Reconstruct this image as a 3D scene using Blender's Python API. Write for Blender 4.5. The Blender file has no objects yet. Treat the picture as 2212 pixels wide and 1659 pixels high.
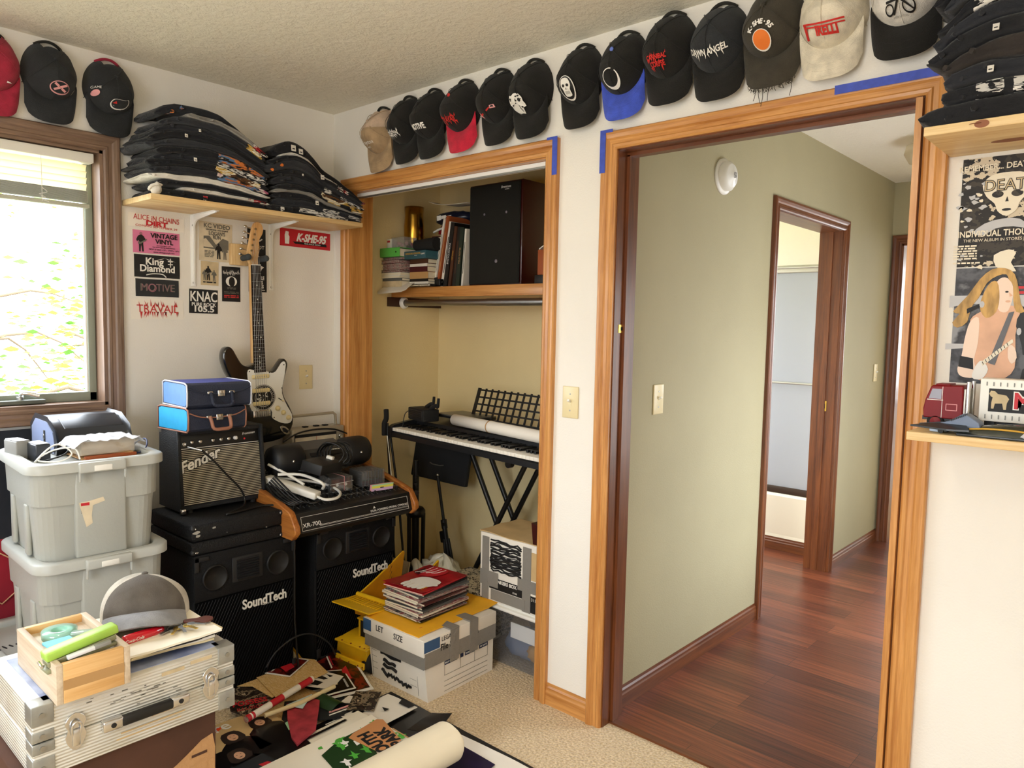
import bpy, bmesh, math, random
from mathutils import Matrix, Vector, noise as mnoise
S = bpy.context.scene
COL = S.collection
PI = math.pi
R = math.radians
# ---------------------------------------------------------------- camera, world, lights, exposure
cam_d = bpy.data.cameras.new('camera')
cam = bpy.data.objects.new('camera', cam_d)
COL.objects.link(cam)
cam_d.sensor_fit = 'HORIZONTAL'
cam_d.sensor_width = 36.0
cam_d.lens = 36.0 * 1598.3 / 2212
cam_d.clip_start = 0.02
def cam_matrix(yaw, pitch, roll, loc):
 F = Vector((-math.sin(yaw) * math.cos(pitch), math.cos(yaw) * math.cos(pitch), -math.sin(pitch)))
 r = Vector((math.cos(yaw), math.sin(yaw), 0)); u = r.cross(F)
 r2 = r * math.cos(roll) + u * math.sin(roll); u2 = u * math.cos(roll) - r * math.sin(roll)
 m = Matrix((r2, u2, -F)).transposed().to_4x4()
 m.translation = loc
 return m
cam.matrix_world = cam_matrix(0.732858, 0.0788078, 0.0196350, Vector((3.1199, -2.1372, 1.4390)))
S.camera = cam
S.view_settings.view_transform = 'Standard'
S.view_settings.look = 'None'
S.view_settings.gamma = 1.0
S.view_settings.use_curve_mapping = False
S.view_settings.exposure = 0.42
try:
 S.cycles.max_bounces = 10; S.cycles.diffuse_bounces = 6; S.cycles.transparent_max_bounces = 12
 S.cycles.sample_clamp_indirect = 8.0
 S.cycles.use_denoising = True
except Exception:
 pass
SKY = 11.0
w = bpy.data.worlds.new('sky'); S.world = w
w.use_nodes = True
nt = w.node_tree
bg = nt.nodes['Background']
tc = nt.nodes.new('ShaderNodeTexCoord'); sep = nt.nodes.new('ShaderNodeSeparateXYZ')
ramp = nt.nodes.new('ShaderNodeValToRGB')
nt.links.new(tc.outputs['Generated'], sep.inputs[0]); nt.links.new(sep.outputs['Z'], ramp.inputs[0])
ramp.color_ramp.elements[0].position = 0.0; ramp.color_ramp.elements[0].color = (0.50, 0.51, 0.53, 1)
ramp.color_ramp.elements[1].position = 0.25; ramp.color_ramp.elements[1].color = (0.86, 0.92, 1.0, 1)
nt.links.new(ramp.outputs[0], bg.inputs['Color'])
bg.inputs['Strength'].default_value = SKY
def light(name, kind, loc, rot, energy, color=(1, 1, 1), size=1.0, size_y=None, portal=False):
 d = bpy.data.lights.new(name, kind); o = bpy.data.objects.new(name, d); COL.objects.link(o)
 o.location = loc; o.rotation_euler = rot
 d.energy = energy; d.color = color
 if kind == 'AREA':
  d.shape = 'RECTANGLE'; d.size = size; d.size_y = size_y or size
  if portal:
   d.cycles.is_portal = True
 else:
  d.shadow_soft_size = size
 return o
# daylight portals over the window openings (the light itself is the sky)
light('window_portal', 'AREA', (-0.20, -2.0, 1.59), (0, R(-90), 0), 1, size=1.0, size_y=1.9, portal=True)
light('rear_window_portal', 'AREA', (2.35, -3.85, 1.50), (R(90), 0, 0), 1, size=1.5, size_y=1.5, portal=True)
light('hall_window_portal', 'AREA', (3.10, 1.5, 1.15), (0, R(90), 0), 1, size=1.1, size_y=1.0, portal=True)
light('bath_window_portal', 'AREA', (-0.2, 2.05, 1.55), (0, R(-90), 0), 1, size=1.3, size_y=2.1, portal=True)
light('bedroom_window_portal', 'AREA', (2.3, 6.2, 1.5), (R(-90), 0, 0), 1, size=1.4, size_y=1.2, portal=True)
FILL_W = 9.0
light('fill_lamp_bulb', 'POINT', (2.05, -1.95, 2.22), (0, 0, 0), FILL_W, (1.0, 0.84, 0.62), size=0.10)  # warm fill added from above, source never in view
# ---------------------------------------------------------------- materials
def lin(c):
 return tuple((x / 12.92 if x <= 0.04045 else ((x + 0.055) / 1.055) ** 2.4) for x in c)
def hexc(h):
 h = h.lstrip('#')
 return lin(tuple(int(h[i:i + 2], 16) / 255 for i in (0, 2, 4)))
MATS = {}
def mat(name, col='#808080', rough=0.6, metal=0.0, var=None, vscale=8.0, bump=0.0, bscale=40.0, stretch=(1, 1, 1), emit=0.0,
  trans=0.0, coat=0.0, col2=None, detail=4.0, sheen=0.0, spec=None, alpha=None):
 """procedural principled material: noise between col and col2 (or var = brightness swing), noise bump"""
 if name in MATS:
  return MATS[name]
 m = bpy.data.materials.new(name); m.use_nodes = True
 n = m.node_tree.nodes; l = m.node_tree.links
 b = n['Principled BSDF']
 c = hexc(col) if isinstance(col, str) else col
 b.inputs['Base Color'].default_value = (*c, 1)
 b.inputs['Roughness'].default_value = rough
 b.inputs['Metallic'].default_value = metal
 if spec is not None: b.inputs['Specular IOR Level'].default_value = spec
 if trans: b.inputs['Transmission Weight'].default_value = trans
 if coat: b.inputs['Coat Weight'].default_value = coat; b.inputs['Coat Roughness'].default_value = 0.08
 if sheen: b.inputs['Sheen Weight'].default_value = sheen
 if emit: b.inputs['Emission Color'].default_value = (*c, 1); b.inputs['Emission Strength'].default_value = emit
 t = n.new('ShaderNodeTexCoord'); mp = n.new('ShaderNodeMapping')
 mp.inputs['Scale'].default_value = stretch
 l.new(t.outputs['Object'], mp.inputs[0])
 if col2 or var:
  tx = n.new('ShaderNodeTexNoise'); tx.inputs['Scale'].default_value = vscale; tx.inputs['Detail'].default_value = detail
  l.new(mp.outputs[0], tx.inputs['Vector'])
  rp = n.new('ShaderNodeValToRGB'); rp.color_ramp.elements[0].position = 0.35; rp.color_ramp.elements[1].position = 0.65
  if col2:
   c2 = hexc(col2) if isinstance(col2, str) else col2
   rp.color_ramp.elements[0].color = (*c, 1); rp.color_ramp.elements[1].color = (*c2, 1)
  else:
   rp.color_ramp.elements[0].color = (*[x * (1 - var) for x in c], 1); rp.color_ramp.elements[1].color = (*[min(1, x * (1 + var)) for x in c], 1)
  l.new(tx.outputs['Fac'], rp.inputs[0]); l.new(rp.outputs[0], b.inputs['Base Color'])
 if bump:
  tb = n.new('ShaderNodeTexNoise'); tb.inputs['Scale'].default_value = bscale; tb.inputs['Detail'].default_value = 5
  l.new(mp.outputs[0], tb.inputs['Vector'])
  bp = n.new('ShaderNodeBump'); bp.inputs['Strength'].default_value = bump; bp.inputs['Distance'].default_value = 0.01
  l.new(tb.outputs['Fac'], bp.inputs['Height']); l.new(bp.outputs[0], b.inputs['Normal'])
 MATS[name] = m
 return m
def wood(name, dark, light_, axis='Z', scale=1.0, rough=0.38, coat=0.15):
 if name in MATS: return MATS[name]
 m = bpy.data.materials.new(name); m.use_nodes = True
 n = m.node_tree.nodes; l = m.node_tree.links; b = n['Principled BSDF']
 t = n.new('ShaderNodeTexCoord'); mp = n.new('ShaderNodeMapping')
 s = {'X': (1.2, 22, 22), 'Y': (22, 1.2, 22), 'Z': (22, 22, 1.2)}[axis]
 mp.inputs['Scale'].default_value = tuple(x * scale for x in s)
 l.new(t.outputs['Object'], mp.inputs[0])
 a = n.new('ShaderNodeTexNoise'); a.inputs['Scale'].default_value = 1.6; a.inputs['Detail'].default_value = 6; a.inputs['Roughness'].default_value = 0.65
 a.inputs['Distortion'].default_value = 0.6
 l.new(mp.outputs[0], a.inputs['Vector'])
 f = n.new('ShaderNodeTexNoise'); f.inputs['Scale'].default_value = 9.0; f.inputs['Detail'].default_value = 3
 l.new(mp.outputs[0], f.inputs['Vector'])
 mx = n.new('ShaderNodeMath'); mx.operation = 'MULTIPLY_ADD'; mx.inputs[1].default_value = 0.35
 l.new(f.outputs['Fac'], mx.inputs[0]); l.new(a.outputs['Fac'], mx.inputs[2])
 rp = n.new('ShaderNodeValToRGB')
 rp.color_ramp.elements[0].position = 0.45; rp.color_ramp.elements[0].color = (*hexc(dark), 1)
 rp.color_ramp.elements[1].position = 0.88; rp.color_ramp.elements[1].color = (*hexc(light_), 1)
 l.new(mx.outputs[0], rp.inputs[0]); l.new(rp.outputs[0], b.inputs['Base Color'])
 b.inputs['Roughness'].default_value = rough; b.inputs['Coat Weight'].default_value = coat; b.inputs['Coat Roughness'].default_value = 0.15
 bp = n.new('ShaderNodeBump'); bp.inputs['Strength'].default_value = 0.08; bp.inputs['Distance'].default_value = 0.004
 l.new(mx.outputs[0], bp.inputs['Height']); l.new(bp.outputs[0], b.inputs['Normal'])
 MATS[name] = m
 return m
def glassy(name, tint=(1, 1, 1), gloss=0.08, rough=0.02, haze=0.0, hazecol=(0.9, 0.9, 0.9)):
 """thin clear sheet: transparent + a little gloss, optional milky haze"""
 if name in MATS: return MATS[name]
 m = bpy.data.materials.new(name); m.use_nodes = True
 n = m.node_tree.nodes; l = m.node_tree.links; n.remove(n['Principled BSDF'])
 out = n['Material Output']
 tr = n.new('ShaderNodeBsdfTransparent'); tr.inputs[0].default_value = (*tint, 1)
 gl = n.new('ShaderNodeBsdfGlossy'); gl.inputs['Roughness'].default_value = rough
 m1 = n.new('ShaderNodeMixShader'); m1.inputs[0].default_value = gloss
 l.new(tr.outputs[0], m1.inputs[1]); l.new(gl.outputs[0], m1.inputs[2])
 last = m1
 if haze:
  df = n.new('ShaderNodeBsdfDiffuse'); df.inputs[0].default_value = (*hazecol, 1)
  tl = n.new('ShaderNodeBsdfTranslucent'); tl.inputs[0].default_value = (*hazecol, 1)
  ad = n.new('ShaderNodeMixShader'); ad.inputs[0].default_value = 0.5
  l.new(df.outputs[0], ad.inputs[1]); l.new(tl.outputs[0], ad.inputs[2])
  m2 = n.new('ShaderNodeMixShader'); m2.inputs[0].default_value = haze
  l.new(m1.outputs[0], m2.inputs[1]); l.new(ad.outputs[0], m2.inputs[2]); last = m2
 l.new(last.outputs[0], out.inputs['Surface'])
 MATS[name] = m
 return m
def translucent(name, col, rough=0.5, amount=0.5):
 if name in MATS: return MATS[name]
 m = bpy.data.materials.new(name); m.use_nodes = True
 n = m.node_tree.nodes; l = m.node_tree.links; b = n['Principled BSDF']
 c = hexc(col); b.inputs['Base Color'].default_value = (*c, 1); b.inputs['Roughness'].default_value = rough
 tl = n.new('ShaderNodeBsdfTranslucent'); tl.inputs[0].default_value = (*c, 1)
 mx = n.new('ShaderNodeMixShader'); mx.inputs[0].default_value = amount
 l.new(b.outputs[0], mx.inputs[1]); l.new(tl.outputs[0], mx.inputs[2]); l.new(mx.outputs[0], n['Material Output'].inputs['Surface'])
 MATS[name] = m
 return m
def patches(name, cols, scale=30.0, stretch=(1, 1, 1), rough=0.5, coat=0.0, smooth=False):
 """printed matter: noise blotches through a list of colours"""
 if name in MATS: return MATS[name]
 m = bpy.data.materials.new(name); m.use_nodes = True
 n = m.node_tree.nodes; l = m.node_tree.links; b = n['Principled BSDF']
 t = n.new('ShaderNodeTexCoord'); mp = n.new('ShaderNodeMapping'); mp.inputs['Scale'].default_value = stretch
 l.new(t.outputs['Object'], mp.inputs[0])
 a = n.new('ShaderNodeTexNoise'); a.inputs['Scale'].default_value = scale; a.inputs['Detail'].default_value = 5; a.inputs['Roughness'].default_value = 0.6
 l.new(mp.outputs[0], a.inputs['Vector'])
 rp = n.new('ShaderNodeValToRGB'); cr = rp.color_ramp
 cr.interpolation = 'EASE' if smooth else 'CONSTANT'
 k = len(cols)
 for i, c in enumerate(cols):
  p = 0.3 + 0.4 * i / k
  if i == 0: e = cr.elements[0]; e.position = 0.0
  elif i == 1: e = cr.elements[1]; e.position = p
  else: e = cr.elements.new(p)
  e.color = (*hexc(c), 1)
 l.new(a.outputs['Fac'], rp.inputs[0]); l.new(rp.outputs[0], b.inputs['Base Color'])
 b.inputs['Roughness'].default_value = rough
 if coat: b.inputs['Coat Weight'].default_value = coat; b.inputs['Coat Roughness'].default_value = 0.1
 MATS[name] = m
 return m
# ---------------------------------------------------------------- mesh builder
def TR(x=0, y=0, z=0): return Matrix.Translation((x, y, z))
def RX(a): return Matrix.Rotation(R(a), 4, 'X')
def RY(a): return Matrix.Rotation(R(a), 4, 'Y')
def RZ(a): return Matrix.Rotation(R(a), 4, 'Z')
def SC(x, y, z): return Matrix.Diagonal((x, y, z, 1))
# frames whose local x = writing direction, y = up, z = out of the surface
FACE_PX = Matrix(((0, 0, 1, 0), (1, 0, 0, 0), (0, 1, 0, 0), (0, 0, 0, 1)))      # on a surface facing +X, text runs +Y
FACE_NY = Matrix(((1, 0, 0, 0), (0, 0, -1, 0), (0, 1, 0, 0), (0, 0, 0, 1)))     # facing -Y, text runs +X
FLAT_PX = Matrix(((0, -1, 0, 0), (1, 0, 0, 0), (0, 0, 1, 0), (0, 0, 0, 1)))     # flat, facing up, read from +X: text runs +Y, up is -X
class B:
 def __init__(s): s.v = []; s.f = []; s.m = []; s.sm = []; s.mats = []; s.M = Matrix.Identity(4)
 def at(s, *ms):
  s.M = Matrix.Identity(4)
  for m in ms: s.M = s.M @ m
  return s
 def mi(s, m):
  if isinstance(m, str): m = MATS[m]
  if m not in s.mats: s.mats.append(m)
  return s.mats.index(m)
 def add(s, vs, fs, m, smooth=False):
  o = len(s.v)
  s.v += [s.M @ Vector(p) for p in vs]
  flip = s.M.to_3x3().determinant() < 0
  k = s.mi(m)
  for f in fs:
   s.f.append([o + i for i in (reversed(f) if flip else f)]); s.m.append(k); s.sm.append(smooth)
  return s
 def box(s, lo, hi, m, bev=0.0, seg=2, smooth=None):
  x0, y0, z0 = lo; x1, y1, z1 = hi
  vs = [(x0, y0, z0), (x1, y0, z0), (x1, y1, z0), (x0, y1, z0), (x0, y0, z1), (x1, y0, z1), (x1, y1, z1), (x0, y1, z1)]
  fs = [(0, 3, 2, 1), (4, 5, 6, 7), (0, 1, 5, 4), (1, 2, 6, 5), (2, 3, 7, 6), (3, 0, 4, 7)]
  if bev <= 0: return s.add(vs, fs, m)
  bm = bmesh.new()
  bv = [bm.verts.new(p) for p in vs]
  for f in fs: bm.faces.new([bv[i] for i in f])
  bmesh.ops.bevel(bm, geom=list(bm.edges), offset=bev, segments=seg, affect='EDGES', profile=0.5)
  s.bm(bm, m, smooth=seg > 1); bm.free()
  return s
 def bm(s, bm, m, smooth=False):
  bm.verts.index_update()
  return s.add([v.co.copy() for v in bm.verts], [[v.index for v in f.verts] for f in bm.faces], m, smooth)
 def cyl(s, p0, p1, r, m, n=16, r2=None, caps=True):
  p0 = Vector(p0); p1 = Vector(p1); r2 = r if r2 is None else r2
  d = (p1 - p0).normalized(); u = d.orthogonal().normalized(); w_ = d.cross(u)
  vs = []
  for p, rr in ((p0, r), (p1, r2)):
   for i in range(n):
    a = 2 * PI * i / n; vs.append(p + (u * math.cos(a) + w_ * math.sin(a)) * rr)
  s.add(vs, [(i, (i + 1) % n, n + (i + 1) % n, n + i) for i in range(n)], m, True)
  if caps:
   if r > 0: s.add(vs[:n], [tuple(reversed(range(n)))], m)
   if r2 > 0: s.add(vs[n:], [tuple(range(n))], m)
  return s
 def tube(s, pts, r, m, n=8, closed=False, sub=0, caps=True):
  P = [Vector(p) for p in pts]
  if sub:
   Q = []
   k = len(P); rng = range(k if closed else k - 1)
   g = (lambda i: P[i % k]) if closed else (lambda i: P[max(0, min(k - 1, i))])
   for i in rng:
    a, b, c, d = g(i - 1), g(i), g(i + 1), g(i + 2)
    for j in range(sub):
     t = j / sub
     Q.append(0.5 * ((2 * b) + (c - a) * t + (2 * a - 5 * b + 4 * c - d) * t * t + (3 * b - a - 3 * c + d) * t ** 3))
   if not closed: Q.append(P[-1])
   P = Q
  k = len(P); vs = []; prev = None
  for i in range(k):
   if closed: d = P[(i + 1) % k] - P[i - 1]
   else: d = P[min(k - 1, i + 1)] - P[max(0, i - 1)]
   if d.length < 1e-9: d = Vector((0, 0, 1))
   d.normalize()
   u = d.orthogonal().normalized() if prev is None else (prev - d * prev.dot(d)).normalized()
   prev = u; w_ = d.cross(u)
   rr = r(i / max(1, k - 1)) if callable(r) else r
   for j in range(n):
    a = 2 * PI * j / n; vs.append(P[i] + (u * math.cos(a) + w_ * math.sin(a)) * rr)
  fs = []
  for i in range(k if closed else k - 1):
   i2 = (i + 1) % k
   for j in range(n):
    fs.append((i * n + j, i * n + (j + 1) % n, i2 * n + (j + 1) % n, i2 * n + j))
  s.add(vs, fs, m, True)
  if caps and not closed:
   s.add(vs[:n], [tuple(reversed(range(n)))], m); s.add(vs[-n:], [tuple(range(n))], m)
  return s
 def lathe(s, prof, m, n=24, smooth=True):
  """prof = [(r, z)] around local Z"""
  vs = []
  for r_, z in prof:
   for i in range(n):
    a = 2 * PI * i / n; vs.append((r_ * math.cos(a), r_ * math.sin(a), z))
  fs = []
  for k in range(len(prof) - 1):
   for i in range(n):
    j = (i + 1) % n; fs.append((k * n + i, k * n + j, (k + 1) * n + j, (k + 1) * n + i))
  return s.add(vs, fs, m, smooth)
 def sphere(s, c, r, m, n=12, sc=(1, 1, 1)):
  vs = []; fs = []
  h = n // 2
  for i in range(h + 1):
   t = PI * i / h
   for j in range(n):
    a = 2 * PI * j / n
    vs.append((c[0] + r * sc[0] * math.sin(t) * math.cos(a), c[1] + r * sc[1] * math.sin(t) * math.sin(a), c[2] - r * sc[2] * math.cos(t)))
  for i in range(h):
   for j in range(n):
    fs.append((i * n + j, i * n + (j + 1) % n, (i + 1) * n + (j + 1) % n, (i + 1) * n + j))
  return s.add(vs, fs, m, True)
 def prism(s, poly, z0, z1, m, smooth=False, capm=None):
  """2-D outline (counter-clockwise) extruded along local z"""
  n = len(poly)
  vs = [(x, y, z0) for x, y in poly] + [(x, y, z1) for x, y in poly]
  s.add(vs, [(i, (i + 1) % n, n + (i + 1) % n, n + i) for i in range(n)], m, smooth)
  s.add(vs[:n], [tuple(reversed(range(n)))], m); s.add(vs[n:], [tuple(range(n))], capm or m)
  return s
 def poly(s, pts, m, z=0.0):
  return s.add([(p[0], p[1], p[2] if len(p) > 2 else z) for p in pts], [tuple(range(len(pts)))], m)
 def grid(s, fn, nu, nv, m, smooth=True, mf=None):
  vs = [fn(i / nu, j / nv) for j in range(nv + 1) for i in range(nu + 1)]
  W = nu + 1
  if mf is None:
   s.add(vs, [(j * W + i, j * W + i + 1, (j + 1) * W + i + 1, (j + 1) * W + i) for j in range(nv) for i in range(nu)], m, smooth)
  else:
   o = len(s.v); s.v += [s.M @ Vector(p) for p in vs]
   for j in range(nv):
    for i in range(nu):
     mm = mf((i + .5) / nu, (j + .5) / nv)
     if mm is None: continue
     s.f.append([o + j * W + i, o + j * W + i + 1, o + (j + 1) * W + i + 1, o + (j + 1) * W + i]); s.m.append(s.mi(mm)); s.sm.append(smooth)
  return s
 def sheet(s, fn, nu, nv, m, m2=None, th=0.0015):
  """closed thin sheet: fn(u,v) -> point; under side offset along -normal"""
  e = 1e-3
  def nrm(u, v):
   a = Vector(fn(min(1, u + e), v)) - Vector(fn(max(0, u - e), v)); b = Vector(fn(u, min(1, v + e))) - Vector(fn(u, max(0, v - e)))
   c = a.cross(b); return c.normalized() if c.length > 0 else Vector((0, 0, 1))
  s.grid(fn, nu, nv, m)
  lo = lambda u, v: Vector(fn(u, v)) - nrm(u, v) * th
  o = len(s.f)
  s.grid(lambda u, v: lo(1 - u, v), nu, nv, m2 or m)
  edge = [(i / nu, 0) for i in range(nu)] + [(1, j / nv) for j in range(nv)] + [(1 - i / nu, 1) for i in range(nu)] + [(0, 1 - j / nv) for j in range(nv)]
  n = len(edge)
  vs = [Vector(fn(*q)) for q in edge] + [lo(*q) for q in edge]
  s.add(vs, [(i, n + i, n + (i + 1) % n, (i + 1) % n) for i in range(n)], m2 or m)
  return s
 def text(s, txt, size, m, depth=0.0006, align='CENTER', sx=1.0, shear=0.0, fn=None, space=1.0, bold=0.0, line=1.0):
  """lettering in the local x-y plane; fn maps (x,y) -> point on a curved surface"""
  cu = bpy.data.curves.new('lettering', 'FONT')
  cu.body = txt; cu.size = size; cu.align_x = align; cu.align_y = 'CENTER'; cu.shear = shear; cu.space_character = space
  cu.space_line = line
  cu.resolution_u = 3; cu.offset = bold
  if fn is None: cu.extrude = depth / 2
  ob = bpy.data.objects.new('lettering', cu)
  me = bpy.data.meshes.new_from_object(ob)
  vs = [v.co.copy() for v in me.vertices]; fs = [list(p.vertices) for p in me.polygons]
  if fn is not None: vs = [fn(v.x * sx, v.y) for v in vs]
  else: vs = [(v.x * sx, v.y, v.z + depth / 2) for v in vs]
  s.add(vs, fs, m)
  bpy.data.objects.remove(ob); bpy.data.curves.remove(cu); bpy.data.meshes.remove(me)
  return s
 def build(s, name, parent=None, kind=None, label=None, cat=None, group=None):
  me = bpy.data.meshes.new(name)
  me.from_pydata(s.v, [], s.f)
  for m in s.mats: me.materials.append(m)
  me.polygons.foreach_set('material_index', s.m); me.polygons.foreach_set('use_smooth', s.sm)
  me.update()
  o = bpy.data.objects.new(name, me); COL.objects.link(o)
  if parent is not None: o.parent = parent
  return tag(o, label, cat, group, kind)
def tag(o, label=None, cat=None, group=None, kind=None):
 if label: o['label'] = label
 if cat: o['category'] = cat
 if group: o['group'] = group
 if kind: o['kind'] = kind
 return o
def thing(name, label, cat, loc=(0, 0, 0), rz=0.0, group=None, rot=None):
 o = bpy.data.objects.new(name, None); COL.objects.link(o)
 o.empty_display_size = 0.05
 o.location = loc; o.rotation_euler = rot if rot else (0, 0, R(rz))
 return tag(o, label, cat, group)
def copy_tree(o, parent=None):
 c = o.copy(); COL.objects.link(c)
 if parent is not None: c.parent = parent
 for ch in list(o.children): copy_tree(ch, c)
 return c
def nz(x, y=0.0, z=0.0, s=1.0):
 return mnoise.noise(Vector((x * s, y * s, z * s)))
rnd = random.Random(11)
# ---------------------------------------------------------------- setting
def make_wall_mat(name, col, bump=0.12, scale=160.0):
 return mat(name, col, rough=0.75, bump=bump, bscale=scale, var=0.02, vscale=3.0)
make_wall_mat('wall_paint', '#e7e3da'); make_wall_mat('closet_paint', '#e8d5a2'); make_wall_mat('hall_paint', '#a89f7e'); make_wall_mat('bath_paint', '#ebe3cd')
def ceiling_mat():
 m = mat('ceiling_texture', '#f0ead9', rough=0.85)
 n = m.node_tree.nodes; l = m.node_tree.links; b = n['Principled BSDF']
 t = n.new('ShaderNodeTexCoord')
 a = n.new('ShaderNodeTexNoise'); a.inputs['Scale'].default_value = 34.0; a.inputs['Detail'].default_value = 8; a.inputs['Roughness'].default_value = 0.66
 l.new(t.outputs['Object'], a.inputs['Vector'])
 r_ = n.new('ShaderNodeValToRGB'); r_.color_ramp.elements[0].position = 0.42; r_.color_ramp.elements[1].position = 0.72
 l.new(a.outputs['Fac'], r_.inputs[0])
 bp = n.new('ShaderNodeBump'); bp.inputs['Strength'].default_value = 0.55; bp.inputs['Distance'].default_value = 0.010
 l.new(r_.outputs[0], bp.inputs['Height']); l.new(bp.outputs[0], b.inputs['Normal'])
 return m
ceiling_mat()
def carpet_mat():
 m = mat('carpet', '#c0a274', rough=0.95, col2='#ecd6ae', vscale=120.0, detail=3.0, sheen=0.3)
 n = m.node_tree.nodes; l = m.node_tree.links; b = n['Principled BSDF']
 t = n.new('ShaderNodeTexCoord')
 a = n.new('ShaderNodeTexNoise'); a.inputs['Scale'].default_value = 95.0; a.inputs['Detail'].default_value = 4
 l.new(t.outputs['Object'], a.inputs['Vector'])
 bp = n.new('ShaderNodeBump'); bp.inputs['Strength'].default_value = 1.0; bp.inputs['Distance'].default_value = 0.012
 l.new(a.outputs['Fac'], bp.inputs['Height']); l.new(bp.outputs[0], b.inputs['Normal'])
carpet_mat()
def plank_mat():
 m = bpy.data.materials.new('hall_planks'); m.use_nodes = True; MATS['hall_planks'] = m
 n = m.node_tree.nodes; l = m.node_tree.links; b = n['Principled BSDF']
 t = n.new('ShaderNodeTexCoord')
 br = n.new('ShaderNodeTexBrick'); br.offset = 0.37; br.inputs['Scale'].default_value = 1.0
 br.inputs['Brick Width'].default_value = 1.2; br.inputs['Row Height'].default_value = 0.12; br.inputs['Mortar Size'].default_value = 0.0008
 br.inputs['Color1'].default_value = (*hexc('#84482d'), 1); br.inputs['Color2'].default_value = (*hexc('#572b1b'), 1); br.inputs['Mortar'].default_value = (*hexc('#24100a'), 1)
 br.inputs['Bias'].default_value = -0.1
 l.new(t.outputs['Object'], br.inputs['Vector'])
 mp = n.new('ShaderNodeMapping'); mp.inputs['Scale'].default_value = (1.5, 40, 1); l.new(t.outputs['Object'], mp.inputs[0])
 g = n.new('ShaderNodeTexNoise'); g.inputs['Scale'].default_value = 2.0; g.inputs['Detail'].default_value = 6; l.new(mp.outputs[0], g.inputs['Vector'])
 rp = n.new('ShaderNodeValToRGB'); rp.color_ramp.elements[0].position = 0.3; rp.color_ramp.elements[0].color = (0.35, 0.35, 0.35, 1); rp.color_ramp.elements[1].position = 0.7
 rp.color_ramp.elements[1].color = (1.15, 1.1, 1.05, 1)
 l.new(g.outputs['Fac'], rp.inputs[0])
 mx = n.new('ShaderNodeMix'); mx.data_type = 'RGBA'; mx.blend_type = 'MULTIPLY'; mx.inputs['Factor'].default_value = 1.0
 l.new(br.outputs['Color'], mx.inputs['A']); l.new(rp.outputs[0], mx.inputs['B']); l.new(mx.outputs['Result'], b.inputs['Base Color'])
 b.inputs['Roughness'].default_value = 0.33
 bp = n.new('ShaderNodeBump'); bp.inputs['Strength'].default_value = 0.15; bp.inputs['Distance'].default_value = 0.003
 l.new(g.outputs['Fac'], bp.inputs['Height']); l.new(bp.outputs[0], b.inputs['Normal'])
plank_mat()
for ax in 'XYZ':
 wood('oak_' + ax, '#a3652a', '#d69c58', ax)
 wood('dark_oak_' + ax, '#4a2412', '#7c4520', ax)
 wood('pine_' + ax, '#cfa468', '#f0d8a4', ax, rough=0.5, coat=0.05)
 wood('window_wood_' + ax, '#624b3a', '#927662', ax)  # greyed brown: haze by the window put into the wood colour
mat('white_plastic', '#eceae2', rough=0.35); mat('almond_plastic', '#e2d3a6', rough=0.35); mat('black', '#0b0b0b', rough=0.45); mat('ink', '#101010', rough=0.6)
mat('white_paint', '#f2f2ee', rough=0.4); mat('chrome', '#d8d8d8', rough=0.18, metal=1.0); mat('steel', '#a8a8a4', rough=0.4, metal=1.0); mat('brass', '#d9b65a', rough=0.3, metal=1.0)
mat('white', '#f4f2ea', rough=0.6); mat('red', '#c4161e', rough=0.5); mat('black_soft', '#121212', rough=0.85); mat('tape_blue', '#3a4fb4', rough=0.6, var=0.12, vscale=60)
mat('gold_ink', '#c99a2e', rough=0.5); mat('grey', '#8c8c88', rough=0.6)
H = 2.44
WX0, WX1 = 0.126, 1.362          # closet rough opening
DX0, DX1 = 1.647, 2.612          # doorway rough opening
b = B()
for lo, hi in (((0, 0, 0), (WX0, .12, H)), ((WX0, 0, 2.075), (WX1, .12, H)), ((WX1, 0, 0), (DX0, .12, H)), ((DX0, 0, 2.062), (DX1, .12, H)), ((DX1, 0, 0), (4.1, .12, H))):
 b.box(lo, hi, 'wall_paint')
b.build('wall_north', kind='structure')
# window wall: opening y -2.95..-1.05, z 1.09..2.085
b = B()
for lo, hi in (((-.16, -3.75, 0), (0, -2.95, H)), ((-.16, -2.95, 0), (0, -1.05, 1.09)), ((-.16, -2.95, 2.085), (0, -1.05, H)), ((-.16, -1.05, 0), (0, 0.12, H))):
 b.box(lo, hi, 'wall_paint')
b.build('wall_west', kind='structure')
b = B()
for lo, hi in (((0, -3.75, 0), (1.6, -3.6, H)), ((1.6, -3.75, 0), (3.1, -3.6, .75)), ((1.6, -3.75, 2.25), (3.1, -3.6, H)), ((3.1, -3.75, 0), (4.1, -3.6, H))):
 b.box(lo, hi, 'wall_paint')
b.build('wall_south', kind='structure')
B().box((3.95, -3.6, 0), (4.1, 0, H), 'wall_paint').build('wall_east', kind='structure')
B().box((-.16, -3.75, H), (4.1, .12, H + .1), 'ceiling_texture').build('ceiling', kind='structure')
B().box((-.16, -3.75, -.1), (4.1, .06, 0), 'carpet').box((0, .06, -.1), (1.6, .75, 0), 'carpet').build('floor', kind='structure')
# closet shell
b = B()
b.box((-.12, .12, 0), (0, .8, H), 'closet_paint'); b.box((0, .70, 0), (1.51, .8, H), 'closet_paint'); b.box((1.505, .12, 0), (1.51, .7, H), 'closet_paint')
b.box((0, .1201, 0), (WX0, .126, H), 'closet_paint'); b.box((WX0, .1201, 2.075), (WX1, .126, H), 'closet_paint'); b.box((0, .12, H - .005), (1.51, .7, H + .05), 'closet_paint')
b.build('wall_closet', kind='structure')
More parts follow.
